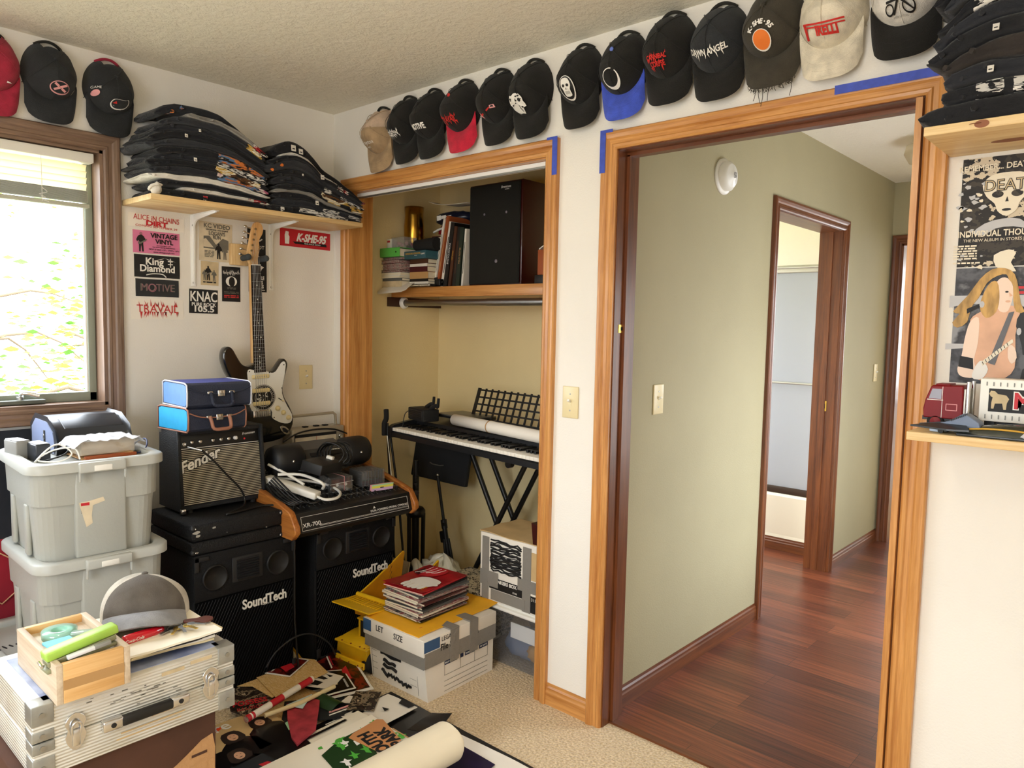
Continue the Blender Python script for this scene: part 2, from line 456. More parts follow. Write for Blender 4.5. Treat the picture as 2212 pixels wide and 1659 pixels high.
# hall
HX = 1.632
b = B()
for lo, hi in (((1.51, .12, 0), (HX, 1.395, H)), ((1.51, 1.395, 2.035), (HX, 2.37, H)), ((1.51, 2.37, 0), (HX, 3.31, H))): b.box(lo, hi, 'hall_paint')
b.build('wall_hall_west', kind='structure')
b = B()
for lo, hi in (((0, 3.31, 0), (1.69, 3.43, H)), ((1.69, 3.31, 2.04), (2.55, 3.43, H)), ((2.55, 3.31, 0), (3.0, 3.43, H))): b.box(lo, hi, 'hall_paint')
b.build('wall_hall_north', kind='structure')
b = B()
for lo, hi in (((2.9, .12, 0), (3.0, 1.0, H)), ((2.9, 1.0, 1.7), (3.0, 2.1, H)), ((2.9, 2.1, 0), (3.0, 3.31, H)), ((2.9, 1.0, 0), (3.0, 2.1, .6))): b.box(lo, hi, 'hall_paint')
b.box((DX1, .1201, 0), (2.9, .126, H), 'hall_paint'); b.box((DX0, .1201, 2.062), (DX1, .126, H), 'hall_paint'); b.box((HX, .1201, 0), (DX0, .1255, H), 'hall_paint')
b.build('wall_hall_east', kind='structure')
B().box((0, .12, H), (3.0, 3.43, H + .1), 'ceiling_texture').build('ceiling_hall', kind='structure')
B().box((1.6, .06, -.1), (3.0, 3.45, 0.004), 'hall_planks').box((0, .8, -.1), (1.6, 3.45, 0.004), 'hall_planks').build('floor_hall', kind='structure')
# bathroom shell
b = B()
b.box((0, .8, 0), (1.51, .806, H), 'bath_paint')
for lo, hi in (((-.12, .8, 0), (0, 3.43, .9)), ((-.12, .8, 2.2), (0, 3.43, H)), ((-.12, .8, .9), (0, 1.0, 2.2)), ((-.12, 3.1, .9), (0, 3.43, 2.2))): b.box(lo, hi, 'bath_paint')
b.box((0, 3.30, 0), (1.51, 3.309, H), 'bath_paint'); b.box((1.504, 2.37, 0), (1.5099, 3.30, H), 'bath_paint')
b.build('wall_bathroom', kind='structure')
# bedroom behind the end door
mat('pale_wall', '#efece4', rough=0.8)
b = B()
b.box((.8, 3.43, 0), (.9, 6.0, H), 'pale_wall'); b.box((4.0, 3.43, 0), (4.1, 6.0, H), 'pale_wall')
for lo, hi in (((.8, 6.0, 0), (1.6, 6.1, H)), ((3.0, 6.0, 0), (4.1, 6.1, H)), ((1.6, 6.0, 0), (3.0, 6.1, .9)), ((1.6, 6.0, 2.1), (3.0, 6.1, H))): b.box(lo, hi, 'pale_wall')
b.build('wall_bedroom', kind='structure')
B().box((.8, 3.43, H), (4.1, 6.1, H + .1), 'pale_wall').build('ceiling_bedroom', kind='structure')
B().box((.8, 3.45, -.1), (4.1, 6.1, 0), 'carpet').build('floor_bedroom', kind='structure')
# ---- trim. casing profile across width (0..w): list of (u, out)
CAS = [(0, 0), (0, .010), (.006, .014), (.014, .015), (.018, .012), (.030, .012), (.036, .017), (.048, .020), (.056, .020), (.060, .016), (.060, 0)]
def casing(b, p0, p1, across, out, m, w=.060):
 """profile swept from p0 to p1; across = direction from the opening edge outwards; out = into the room"""
 p0 = Vector(p0); p1 = Vector(p1); A = Vector(across); O = Vector(out); k = w / .060
 n = len(CAS); vs = []
 d = (p1 - p0).normalized()
 for p, sgn in ((p0, -1), (p1, 1)):
  for u, o in CAS: vs.append(p + A * (u * k) + O * o)
 fs = [(i, i + 1, n + i + 1, n + i) for i in range(n - 1)] + [tuple(range(n)), tuple(reversed(range(n, 2 * n)))]
 if d.cross(A).dot(O) < 0: fs = [tuple(reversed(f)) for f in fs]
 b.add(vs, [tuple(reversed(f)) for f in fs], m)
def miter(b, p0, p1, across, out, m, m0, m1, w=.060):
 """as casing but ends mitred outward by m0/m1 (1 = 45 degrees)"""
 p0 = Vector(p0); p1 = Vector(p1); A = Vector(across); O = Vector(out); k = w / .060
 d = (p1 - p0).normalized(); n = len(CAS); vs = []
 for p, s_ in ((p0, -m0), (p1, m1)):
  for u, o in CAS: vs.append(p + A * (u * k) + O * o + d * (u * k * s_))
 fs = [(i, i + 1, n + i + 1, n + i) for i in range(n - 1)] + [tuple(range(n)), tuple(reversed(range(n, 2 * n)))]
 if d.cross(A).dot(O) > 0: fs = [tuple(reversed(f)) for f in fs]
 b.add(vs, fs, m)
def opening_trim(name, x0, x1, ztop, y, out, y2, mz, mx, jamb=True):
 b = B()
 miter(b, (x0, y, 0), (x0, y, ztop), (-1, 0, 0), out, mz, 0, 1)
 miter(b, (x1, y, 0), (x1, y, ztop), (1, 0, 0), out, mz, 0, 1)
 miter(b, (x0, y, ztop), (x1, y, ztop), (0, 0, 1), out, mx, 1, 1)
 if jamb:
  b.box((x0 - .012, min(y, y2), 0), (x0 + .004, max(y, y2), ztop), 'dark_' + mz if jamb == 'dark' else mz)
  b.box((x1 - .004, min(y, y2), 0), (x1 + .012, max(y, y2), ztop), 'dark_' + mz if jamb == 'dark' else mz)
  b.box((x0 - .012, min(y, y2), ztop - .004), (x1 + .012, max(y, y2), ztop + .012), 'dark_' + mx if jamb == 'dark' else mx)
 return b.build(name, kind='structure')
opening_trim('trim_1', .141, 1.349, 2.057, 0, (0, -1, 0), .126, 'oak_Z', 'oak_X')
# closet door track
B().box((.15, .03, 2.037), (1.345, .075, 2.052), 'white_paint').box((.15, .036, 2.030), (1.345, .040, 2.037), 'steel').build('trim_2', kind='structure')
opening_trim('trim_3', 1.661, 2.598, 2.042, 0, (0, -1, 0), .126, 'oak_Z', 'oak_X', jamb='dark')
b = B()  # door stop inside the doorway jambs
b.box((1.664, .05, 0), (1.676, .085, 2.03), 'dark_oak_Z'); b.box((2.583, .05, 0), (2.595, .085, 2.03), 'dark_oak_Z'); b.box((1.664, .05, 2.026), (2.595, .085, 2.038), 'dark_oak_X')
b.box((2.578, -.018, 0), (2.594, .126, 2.038), 'oak_Z')
b.build('trim_4', kind='structure')
# baseboards
BASE = [(0, 0), (0, .012), (.050, .012), (.056, .009), (.066, .009), (.072, .004), (.082, .003), (.082, 0)]
def baseboard(name, p0, p1, out, m):
 b = B(); p0 = Vector(p0); p1 = Vector(p1); O = Vector(out); n = len(BASE)
 vs = [p + Vector((0, 0, h)) + O * o for p in (p0, p1) for h, o in BASE]
 fs = [(i, i + 1, n + i + 1, n + i) for i in range(n - 1)] + [tuple(range(n)), tuple(reversed(range(n, 2 * n)))]
 if (p1 - p0).cross(Vector((0, 0, 1))).dot(O) > 0: fs = [tuple(reversed(f)) for f in fs]
 b.add(vs, fs, m); return b.build(name, kind='structure')
baseboard('baseboard_north', (1.409, 0, 0), (1.601, 0, 0), (0, -1, 0), 'oak_X')
baseboard('baseboard_north_right', (2.66, 0, 0), (3.95, 0, 0), (0, -1, 0), 'oak_X')
baseboard('baseboard_west', (0, -3.6, 0), (0, 0, 0), (1, 0, 0), 'oak_Y')
baseboard('baseboard_hall', (HX, .144, .004), (HX, 1.352, .004), (1, 0, 0), 'dark_oak_Y')
baseboard('baseboard_hall_far', (HX, 2.411, .004), (HX, 3.31, .004), (1, 0, 0), 'dark_oak_Y')
# hall strip at the carpet edge
B().box((1.665, .045, 0), (2.594, .075, .008), 'dark_oak_X').build('trim_5', kind='structure')
# bathroom door casing (hall side faces +X) and jambs
b = B(); mzz, myy = 'dark_oak_Z', 'dark_oak_Y'
y0, y1, zt = 1.411, 2.353, 2.022
miter(b, (HX, y0, 0), (HX, y0, zt), (0, -1, 0), (1, 0, 0), mzz, 0, 1); miter(b, (HX, y1, 0), (HX, y1, zt), (0, 1, 0), (1, 0, 0), mzz, 0, 1)
miter(b, (HX, y0, zt), (HX, y1, zt), (0, 0, 1), (1, 0, 0), myy, 1, 1)
b.box((1.50, y0 - .014, 0), (HX, y0 + .004, zt), mzz); b.box((1.50, y1 - .004, 0), (HX, y1 + .014, zt), mzz); b.box((1.50, y0, zt - .004), (HX, y1, zt + .012), myy)
b.box((1.545, y1 - .012, 0), (1.58, y1 - .004, zt), mzz)
b.build('door_2', kind='structure')
# end door casing
b = B()
miter(b, (1.70, 3.31, 0), (1.70, 3.31, 2.03), (-1, 0, 0), (0, -1, 0), mzz, 0, 1); miter(b, (2.54, 3.31, 0), (2.54, 3.31, 2.03), (1, 0, 0), (0, -1, 0), mzz, 0, 1)
miter(b, (1.70, 3.31, 2.03), (2.54, 3.31, 2.03), (0, 0, 1), (0, -1, 0), 'dark_oak_X', 1, 1)
b.box((1.688, 3.30, 0), (1.712, 3.43, 2.03), mzz); b.box((2.53, 3.30, 0), (2.55, 3.43, 2.03), mzz); b.box((1.70, 3.30, 2.02), (2.54, 3.43, 2.04), 'dark_oak_X')
b.build('door_3', kind='structure')
# ---- window 1
wd = thing('window_1', None, None, (0, 0, 0)); wd['kind'] = 'structure'
b = B()
wy0, wy1, wz0, wz1 = -2.953, -1.047, 1.098, 2.076
mz_, my_ = 'window_wood_Z', 'window_wood_Y'
miter(b, (0, wy1, wz0), (0, wy1, wz1), (0, 1, 0), (1, 0, 0), mz_, 1, 1); miter(b, (0, wy0, wz0), (0, wy0, wz1), (0, -1, 0), (1, 0, 0), mz_, 1, 1)
miter(b, (0, wy0, wz1), (0, wy1, wz1), (0, 0, 1), (1, 0, 0), my_, 1, 1); miter(b, (0, wy0, wz0), (0, wy1, wz0), (0, 0, -1), (1, 0, 0), my_, 1, 1)
b.build('window_casing', wd)
b = B()
b.box((-.16, wy1 - .012, wz0), (.004, wy1 + .01, wz1), mz_); b.box((-.16, wy0 - .01, wz0), (.004, wy0 + .012, wz1), mz_)
b.box((-.16, wy0, wz1 - .012), (.004, wy1, wz1 + .01), my_); b.box((-.16, wy0, wz0 - .01), (.004, wy1, wz0 + .012), my_)
b.build('window_jamb', wd)
mat('sash_vinyl', '#8d9486', rough=0.5); mat('sash_dark', '#5c6158', rough=0.5)
b = B()
for ya, yb in ((-1.97, -1.06), (-2.94, -2.03)):
 b.box((-.11, yb - .028, wz0 + .012), (-.075, yb, wz1 - .012), 'sash_vinyl', .003); b.box((-.11, ya, wz0 + .012), (-.075, ya + .028, wz1 - .012), 'sash_vinyl', .003)
 b.box((-.11, ya, wz0 + .012), (-.075, yb, wz0 + .048), 'sash_vinyl', .003); b.box((-.11, ya, wz1 - .045), (-.075, yb, wz1 - .012), 'sash_vinyl', .003)
 b.box((-.104, yb - .034, wz0 + .046), (-.082, yb - .028, wz1 - .045), 'white_plastic')
b.box((-.14, -2.03, wz0), (-.06, -1.97, wz1), mz_)
b.build('window_sash', wd)
glassy('window_glass', gloss=0.05)
b = B()
b.box((-.096, -1.945, wz0 + .046), (-.091, -1.086, wz1 - .044), 'window_glass'); b.box((-.096, -2.915, wz0 + .046), (-.091, -2.055, wz1 - .044), 'window_glass')
b.build('window_pane', wd)
b = B()
b.box((-.075, -1.42, 1.112), (-.035, -1.25, 1.128), 'sash_dark', .004); b.cyl((-.055, -1.33, 1.128), (-.055, -1.33, 1.140), .012, 'steel')
b.tube([(-.055, -1.33, 1.140), (-.045, -1.325, 1.152), (-.035, -1.305, 1.152), (-.025, -1.275, 1.143)], lambda t: .006 + .003 * t, 'chrome', sub=4)
b.build('window_crank', wd)
# blind drawn up at the top of the window
translucent('blind_slat', '#f0e3b4', amount=0.35); translucent('blind_slat_cool', '#c9c9b8', amount=0.15)
bl = thing('window_blind', 'cream slatted blind drawn up to the top of the window', 'blind', (-.03, -1.97, 2.06))
B().box((-.03, -.885, -.035), (.025, .895, .0), 'white_plastic', .003).build('headrail', bl)
for i in range(4):
 z = -.055 - i * .024
 b = B(); b.at(TR(0, 0, z), RY(-62)); b.grid(lambda u, v: ((u - .5) * .026, -.875 + 1.75 * v, .003 * math.sin(PI * u)), 4, 1, 'blind_slat'); b.at()
 b.build('slat', bl)
b = B()
for i in range(13):
 z = -.142 - i * .0036
 b.box((-.014 + nz(i * 3.1) * .002, -.875, z), (.013 + nz(i * 7.7) * .002, .875, z + .0014), 'blind_slat_cool')
b.build('slat_stack', bl)
B().box((-.014, -.88, -.205), (.014, .88, -.190), 'blind_slat_cool', .003).build('bottom_rail', bl)
b = B()
for yy in (.72, .0, -.72):
 b = B(); b.tube([(.015, yy, -.03), (.016, yy, -.20)], .0012, 'white', n=5); b.build('cord', bl)
b = B(); b.tube([(.016, .72, -.15), (.022, .735, -.165), (.018, .71, -.175), (.022, .73, -.185), (.017, .715, -.19), (.024, .74, -.2)], .0012, 'white', n=5, sub=3)
b.build('cord', bl)
# rear window (behind the camera) and the other daylight openings: glazed
rw = thing('window_2', None, None); rw['kind'] = 'structure'
B().box((1.6, -3.70, .75), (3.1, -3.69, 2.25), 'window_glass').build('window_pane', rw)
b = B()
for x in (1.6, 2.33, 3.06): b.box((x, -3.72, .75), (x + .04, -3.66, 2.25), 'white_paint')
b.box((1.6, -3.72, .75), (3.1, -3.66, .79), 'white_paint'); b.box((1.6, -3.72, 2.21), (3.1, -3.66, 2.25), 'white_paint')
b.build('window_frame', rw)
# unseen ceiling lamp, added as warm fill (over the camera's shoulder)
mat('fill_lamp_glass', '#fff2dd', rough=0.3, emit=2.0)
cl = thing('fill_lamp', 'added unseen fill lamp with frosted glass dome on the room ceiling', 'lamp', (2.05, -1.95, 2.44))
B().cyl((0, 0, -.025), (0, 0, 0), .16, 'brass', 32).build('lamp_base', cl)
B().lathe([(.15, -.026), (.145, -.06), (.11, -.10), (.05, -.122), (0, -.126)], 'fill_lamp_glass', 32).build('lamp_shade', cl)
# ---- garden tree beyond the window
mat('leaf_light', '#b9d23c', rough=0.6, col2='#7ca02c', vscale=3.0); mat('bark', '#6a5a48', rough=0.9, bump=0.4, bscale=30)
translucent('leaf', '#9cbf3a', amount=0.45); translucent('leaf_dark', '#4f7a2c', amount=0.4)
def garden_tree(loc, seed, label, n=2600, spread=(1.2, 1.5, 1.3), clusters=20):
 rr = random.Random(seed)
 t = thing('garden_tree', label, 'tree', loc)
 b = B()
 b.tube([(0, 0, -1.6), (.05, .02, -.6), (.0, .05, .4), (.05, -.02, 1.6)], lambda s_: .12 * (1 - .75 * s_), 'bark', sub=4)
 cl_ = []
 for i in range(clusters):
  c = Vector((rr.uniform(-1, 1) * spread[0], rr.uniform(-1, 1) * spread[1], rr.uniform(-1, 1) * spread[2])); cl_.append(c)
  b.tube([(0, 0, c.z * .5 - .3), tuple(c * .6), tuple(c)], lambda s_: .022 * (1 - .8 * s_), 'bark', n=6, sub=3)
 b.build('trunk', t)
 f = B()
 for i in range(n):
  c = rr.choice(cl_); p = c + Vector((rr.gauss(0, .22), rr.gauss(0, .26), rr.gauss(0, .2)))
  s_ = rr.uniform(.03, .06); q = Matrix.Rotation(rr.uniform(0, 6.28), 3, 'Z') @ Matrix.Rotation(rr.uniform(-1.2, 1.2), 3, 'X')
  vs = [p + q @ Vector(v) * s_ for v in ((-1, 0, 0), (0, -.45, .1), (1.1, 0, 0), (0, .45, .1))]
  f.add(vs, [(0, 1, 2, 3)], 'leaf' if rr.random() < .7 else 'leaf_dark')
 f.build('foliage', t, kind='stuff')
 return t
garden_tree((-3.3, .35, 1.15), 5, 'light green leafy tree seen through the lower window', n=2600, spread=(.8, .95, .75), clusters=22)
garden_tree((-5.4, -.6, 1.9), 8, 'sparse pale tree farther off behind the window glass', n=1100, spread=(1.0, 1.6, 1.4), clusters=14)
mat('lawn', '#93907e', rough=0.95, col2='#7f8468', vscale=2.0)
B().box((-14, -12, -1.2), (-.3, 10, -1.1), 'lawn').build('ground', kind='structure')
# ---------------------------------------------------------------- caps on the walls
def smooth_outline(pts, sub=4, closed=True):
 n = len(pts); out = []
 for i in range(n if closed else n - 1):
  a, b_, c, d = (Vector(pts[(i + k) % n]) if closed else Vector(pts[max(0, min(n - 1, i + k))]) for k in (-1, 0, 1, 2))
  for j in range(sub):
   t = j / sub
   q = 0.5 * ((2 * b_) + (c - a) * t + (2 * a - 5 * b_ + 4 * c - d) * t * t + (3 * b_ - a - 3 * c + d) * t ** 3)
   out.append((q.x, q.y))
 return out
def inset(pts, d):
 n = len(pts); out = []
 for i in range(n):
  a = Vector(pts[i - 1]); b_ = Vector(pts[i]); c = Vector(pts[(i + 1) % n])
  t = (c - a)
  if t.length < 1e-9: out.append(tuple(b_)); continue
  t.normalize(); out.append((b_.x - t.y * d, b_.y + t.x * d))
 return out
def slab(b, outline, z0, z1, m, bev=.004, topm=None):
 """closed outline (counter-clockwise) with rounded rims"""
 rings = [(inset(outline, bev), z0), (inset(outline, bev * .3), z0 + bev * .3), (outline, z0 + bev), (outline, z1 - bev), (inset(outline, bev * .3), z1 - bev * .3), (inset(outline, bev), z1)]
 n = len(outline); vs = []
 for o, z in rings: vs += [(p[0], p[1], z) for p in o]
 fs = [(k * n + i, k * n + (i + 1) % n, (k + 1) * n + (i + 1) % n, (k + 1) * n + i) for k in range(5) for i in range(n)]
 b.add(vs, fs, m, True)
 b.add(vs[:n], [tuple(reversed(range(n)))], m); b.add(vs[-n:], [tuple(range(n))], topm or m)
def ell(cx, cy, rx, ry, n=24): return [(cx + rx * math.cos(2 * PI * i / n), cy + ry * math.sin(2 * PI * i / n)) for i in range(n)]
CA, CT, CB, CV, CH = .088, .118, .092, .035, .115
def dome(u, v, k=1.0):
 r2 = (u / CA) ** 2 + ((v - CV) / (CT if v > CV else CB)) ** 2
 w_ = CH * math.sqrt(max(0.0, 1 - min(1, r2) ** 1.25))
 if v > CV: w_ *= 1 - .38 * min(1, (v - CV) / CT)
 return w_
def on_cap(dx=0.0, dy=0.0, off=.0022, arch=0.0):
 def f(x, y):
  u = x + dx; v = y + dy + arch * x * x
  return (u, v, dome(u, v) + off)
 return f
fabric = lambda n_, c, **k: mat(n_, c, rough=.92, bump=.35, bscale=420, var=.16, vscale=28, sheen=.08, **k)
fabric('cap_black', '#100f0b'); fabric('cap_charcoal', '#222528'); fabric('cap_washed', '#3a352a'); fabric('cap_cream', '#d9d0bb'); fabric('cap_tan', '#a98f6d'); fabric('cap_pink_tan', '#c9b199')
fabric('cap_red', '#c41e3a'); fabric('cap_blue', '#3f56c4'); fabric('cap_white', '#dedad2'); fabric('cap_crimson', '#a8243f'); fabric('cap_brown', '#5b544c'); fabric('cap_grey', '#8b8b8d'); fabric('cap_mesh', '#b9b2a4')
mat('thread_white', '#e9e6df', rough=.8); mat('thread_red', '#c8261f', rough=.8); mat('thread_orange', '#e2772a', rough=.8); mat('thread_grey', '#8f8c84', rough=.8); mat('thread_blue', '#6a7fd0', rough=.8)
mat('thread_pink', '#e2a0a0', rough=.8); mat('sweatband', '#26241f', rough=.9)
def make_cap(loc, face, label, crown, bill, front=None, emblem=None, seed=0, group='caps hung along the walls', frayed=False, strap_m='sweatband', button=None, tilt=0.0, sc=1.0, wide=1.0):
 t = thing('baseball_cap', label, 'cap', loc, group=group)
 FM = face @ RZ(tilt) @ SC(sc * wide, sc, sc)
 def P(i, j):      # i angle 0..1, j radius 0..1
  a = 2 * PI * i; r = j
  sx_ = CA * math.cos(a); sy_ = (CT if math.sin(a) > 0 else CB) * math.sin(a)
  u = r * sx_; v = CV + r * sy_
  w_ = dome(u, v) + .004 * nz(u * 18, v * 18, seed * 5.3) * (1 - r ** 4)
  # flattened, slightly crumpled crown
  return (u + .003 * nz(v * 30, seed, w_ * 20), v + .003 * nz(u * 25, seed + 9, 0), max(.001, w_ * (.94 + .12 * nz(u * 9, v * 9, seed * 3.1))))
 def mf(i, j):
  a = 360 * i
  if 66 < a < 114 and j > .80: return None
  if front and not (CV + j * (CT if 0 < a < 180 else CB) * math.sin(R(a)) < .045): return crown
  return front or crown
 b = B(); b.at(FM); b.grid(P, 48, 14, crown, mf=mf)
 # stitched seams over the crown
 top = (0, .075)
 for tgt in ((-.084, -.005), (.084, -.005), (0, -.052), (-.05, .13), (.05, .13)):
  pts = []
  for k in range(9):
   s_ = k / 8; u = top[0] + (tgt[0] - top[0]) * s_; v = top[1] + (tgt[1] - top[1]) * s_
   pts.append((u, v, dome(u, v) * .985 + .001))
  b.tube(pts, .0011, crown if not front else front, n=5)
 b.build('crown', t)
 b = B(); b.at(FM)
 def bl_(i, j):
  s_ = -1 + 2 * i
  a = R(270 + s_ * 76); u0 = .97 * CA * math.cos(a); v0 = CV + .97 * CB * math.sin(a); w0 = dome(u0, v0) * .9 + .002
  u1 = s_ * .078; v1 = -.078 - .060 * (max(0, 1 - abs(s_) ** 2.6)) ** .5; w1 = .016 + .030 * (1 - s_ * s_)
  tt = j
  return (u0 + (u1 - u0) * tt, v0 + (v1 - v0) * tt, w0 + (w1 - w0) * tt + .010 * math.sin(PI * tt) * (1 - s_ * s_ * .6))
 b.sheet(lambda i, j: bl_(1 - i, j), 18, 8, bill, th=-.0035)
 for q in (.35, .55, .75, .92):
  b.tube([tuple(Vector(bl_(.06 + .88 * k / 12, q)) + Vector((0, 0, .0035))) for k in range(13)], .0007, bill, n=4)
 if frayed:
  rr = random.Random(4)
  for k in range(46):
   p = Vector(bl_(rr.uniform(.04, .96), 1.0)); L = rr.choice([.006, .008, .01, .012]) if k > 4 else rr.uniform(.03, .05)
   b.tube([p, p + Vector((rr.uniform(-.005, .005), -L * .5, rr.uniform(-.003, .004))), p + Vector((rr.uniform(-.008, .008), -L, -.004))], .0009, bill, n=4, sub=2)
 b.build('bill', t)
 b = B(); b.at(FM)
 b.sphere((0, .075, dome(0, .075) + .001), .0075, button or crown, 10, (1, 1, .6)); b.build('button', t)
 b = B(); b.at(FM)
 b.tube([(CA * 1.0 * math.cos(R(a)), CV + CT * .99 * math.sin(R(a)), .006 + .012 * math.sin(PI * (a - 60) / 60)) for a in range(60, 121, 6)], .0055, strap_m, n=6)
 b.build('strap', t)
 if emblem:
  b = B(); emblem(b); keep = []
  for f, m_, s_ in zip(b.f, b.m, b.sm):      # follow the crown's curve: fan the larger outlines around a centre point
   if len(f) < 6: keep.append((f, m_, s_)); continue
   c = sum((b.v[i] for i in f), Vector()) / len(f); o_ = sum(b.v[i].z - dome(b.v[i].x, b.v[i].y) for i in f) / len(f)
   b.v.append(Vector((c.x, c.y, dome(c.x, c.y) + o_)))
   keep += [([f[i - 1], f[i], len(b.v) - 1], m_, s_) for i in range(len(f))]
  b.f, b.m, b.sm = [k[0] for k in keep], [k[1] for k in keep], [k[2] for k in keep]
  b.v = [FM @ (v + Vector((0, 0, .0012))) for v in b.v]; b.build('emblem', t)
 return t
# emblem drawings (thread on the lower front of the crown)
def em_script(b):
 f = on_cap(0, -.018, arch=2.0); b.text('Grayton', .020, 'thread_white', fn=f, shear=.3, sx=1.05); b.text('beach', .009, 'thread_white', fn=on_cap(0, -.034, arch=2))
def spiky(b, txt, size, m, sx=1.0, dy=-.02, arch=2.0, seed=1, spikes=14, dx=0.0, w_=None):
 f = on_cap(dx, dy, arch=arch); b.text(txt, size, m, fn=f, sx=sx, bold=.0006)
 rr = random.Random(seed); W = (w_ or .33 * size * len(txt)) * sx
 for k in range(spikes):
  x = rr.uniform(-W, W); s_ = rr.choice((-1, 1)); h0 = size * .3 * s_; h1 = size * rr.uniform(.55, .95) * s_; q = size * .09
  vs = [f(x - q, h0), f(x + q, h0), f(x + rr.uniform(-1.5, 1.5) * q, h1)]
  b.add(vs, [(0, 1, 2) if s_ > 0 else (0, 2, 1)], m)
def em_skull(b, ring=True, m='thread_white', dx=0.0, dy=-.012, s=1.0, bk='ink'):
 f = on_cap(dx, dy, .0022); g = on_cap(dx, dy, .0032); h = on_cap(dx, dy, .0042)
 def pl(fn, pts, mm): b.add([fn(x * s, y * s) for x, y in pts], [tuple(range(len(pts)))], mm)
 if ring: pl(f, ell(0, 0, .031, .035), m); pl(g, ell(0, 0, .028, .032), bk)
 pl(g if not ring else h, smooth_outline([(-.02, .006), (-.012, .025), (.012, .025), (.02, .006), (.014, -.008), (.012, -.024), (-.012, -.024), (-.014, -.008)][::-1], 3), m)
 k = on_cap(dx, dy, .0052)
 pl(k, ell(-.0085, .004, .0055, .0045, 10), bk); pl(k, ell(.0085, .004, .0055, .0045, 10), bk); pl(k, [(-.002, -.008), (.002, -.008), (0, -.002)], bk)
 for x in (-.007, -.0025, .002, .0065): pl(k, [(x, -.020), (x + .0012, -.020), (x + .0012, -.012), (x, -.012)], bk)
def em_guitar(b):
 f = on_cap(0, -.022); g = on_cap(0, -.022, .003)
 def pl(fn, pts, mm): b.add([fn(x, y) for x, y in pts], [tuple(range(len(pts)))], mm)
 pl(f, [(-.05, -.004), (-.03, -.014), (-.02, -.018), (-.026, -.008), (-.034, .002)], 'thread_pink')
 pl(f, [(-.028, -.010), (.028, .008), (.027, .012), (-.030, -.005)], 'thread_red'); pl(f, [(.028, .006), (.048, .010), (.046, .020), (.030, .016)], 'thread_pink'); pl(g, [(.032, .010), (.044, .012), (.042, .017), (.033, .014)], 'ink')
def em_ghoul(b):
 rr = random.Random(3); f = on_cap(0, -.018); g = on_cap(0, -.018, .0034)
 out = [(.045 * math.cos(a) * (.7 + .35 * rr.random()) * (1.15 if math.cos(a) < 0 else .7), .03 * math.sin(a) * (.7 + .4 * rr.random())) for a in [2 * PI * k / 22 for k in range(22)]]
 b.add([f(*p) for p in out], [tuple(range(22))], 'thread_white')
 for k in range(12):
  x, y = rr.uniform(-.035, .02), rr.uniform(-.018, .018); q = rr.uniform(.002, .005)
  b.add([g(*p) for p in ell(x, y, q, q * .6, 8)], [tuple(range(8))], 'ink')
 b.add([g(*p) for p in ell(.012, .004, .006, .006, 10)], [tuple(range(10))], 'ink')
def em_ring(b):
 f = on_cap(0, -.016); n = 28; vs = []
 for k in range(n + 1):
  a = R(70) + 1.86 * PI * k / n; th = .003 + .004 * max(0, math.sin(a + 2.6))
  for q in (-.5, .5): vs.append(f((.028 + th * q) * math.cos(a), (.026 + th * q) * math.sin(a)))
 b.add(vs, [(2 * k + 1, 2 * k + 3, 2 * k + 2, 2 * k) for k in range(n)], 'thread_white')
def em_rings_left(b):
 f = on_cap(.01, -.02); g = on_cap(.01, -.02, .0032)
 b.add([f(*p) for p in ell(0, 0, .033, .020)], [tuple(range(24))], 'thread_pink'); b.add([g(*p) for p in ell(0, 0, .030, .017)], [tuple(range(24))], 'cap_charcoal')
 h = on_cap(.01, -.02, .0075)
 for a in (35, 145):
  c, s_ = math.cos(R(a)), math.sin(R(a)); L, q = .024, .0045
  pts = [(c * L - s_ * q, (s_ * L + c * q) * .7), (-c * L - s_ * q, (-s_ * L + c * q) * .7), (-c * L + s_ * q, (-s_ * L - c * q) * .7), (c * L + s_ * q, (s_ * L - c * q) * .7)]
  b.add([h(*p) for p in pts], [(0, 1, 2, 3)], 'thread_pink')
def em_shark(b):
 f = on_cap(.012, -.022); g = on_cap(.012, -.022, .0032)
 o = [(-.034, -.004), (-.024, .010), (0, .012), (.018, .014), (.030, .018), (.034, .004), (.022, -.012), (-.006, -.020), (-.026, -.016)][::-1]
 b.add([f(*p) for p in smooth_outline(o, 3)], [tuple(range(27))], 'thread_white')
 b.add([g(x * .9, y * .87) for x, y in smooth_outline(o, 3)], [tuple(range(27))], 'cap_charcoal')
 h = on_cap(.012, -.022, .0042); b.add([h(*p) for p in ((-.028, -.004), (-.016, .004), (-.012, -.004))], [(0, 2, 1)], 'thread_red'); b.add([h(*p) for p in ((-.026, -.009), (.008, -.019), (.009, -.016))], [(0, 1, 2)], 'thread_white')
 k = on_cap(-.066, .022, .0022); b.text('GAME', .012, 'thread_white', fn=k, sx=.8); b.add([k(x, y - .018) for x, y in ell(0, 0, .010, .011, 14)], [tuple(range(14))], 'thread_pink')
def em_kshe(b):
 for k, ch in enumerate('K·SHE·95'):
  a = (k - 3.5) * .30
  f0 = on_cap(.034 * math.sin(a), .006 + .030 * math.cos(a) - .014)
  ca, sa = math.cos(-a), math.sin(-a)
  b.text(ch, .018, 'thread_white', fn=lambda x, y, f0=f0, ca=ca, sa=sa: f0(x * ca - y * sa, x * sa + y * ca), bold=.0008)
 f = on_cap(0, -.020); g = on_cap(0, -.020, .0033)
 b.add([f(*p) for p in ell(0, 0, .026, .024)], [tuple(range(24))], 'thread_white'); b.add([g(*p) for p in ell(0, 0, .0235, .0215)], [tuple(range(24))], 'thread_orange')
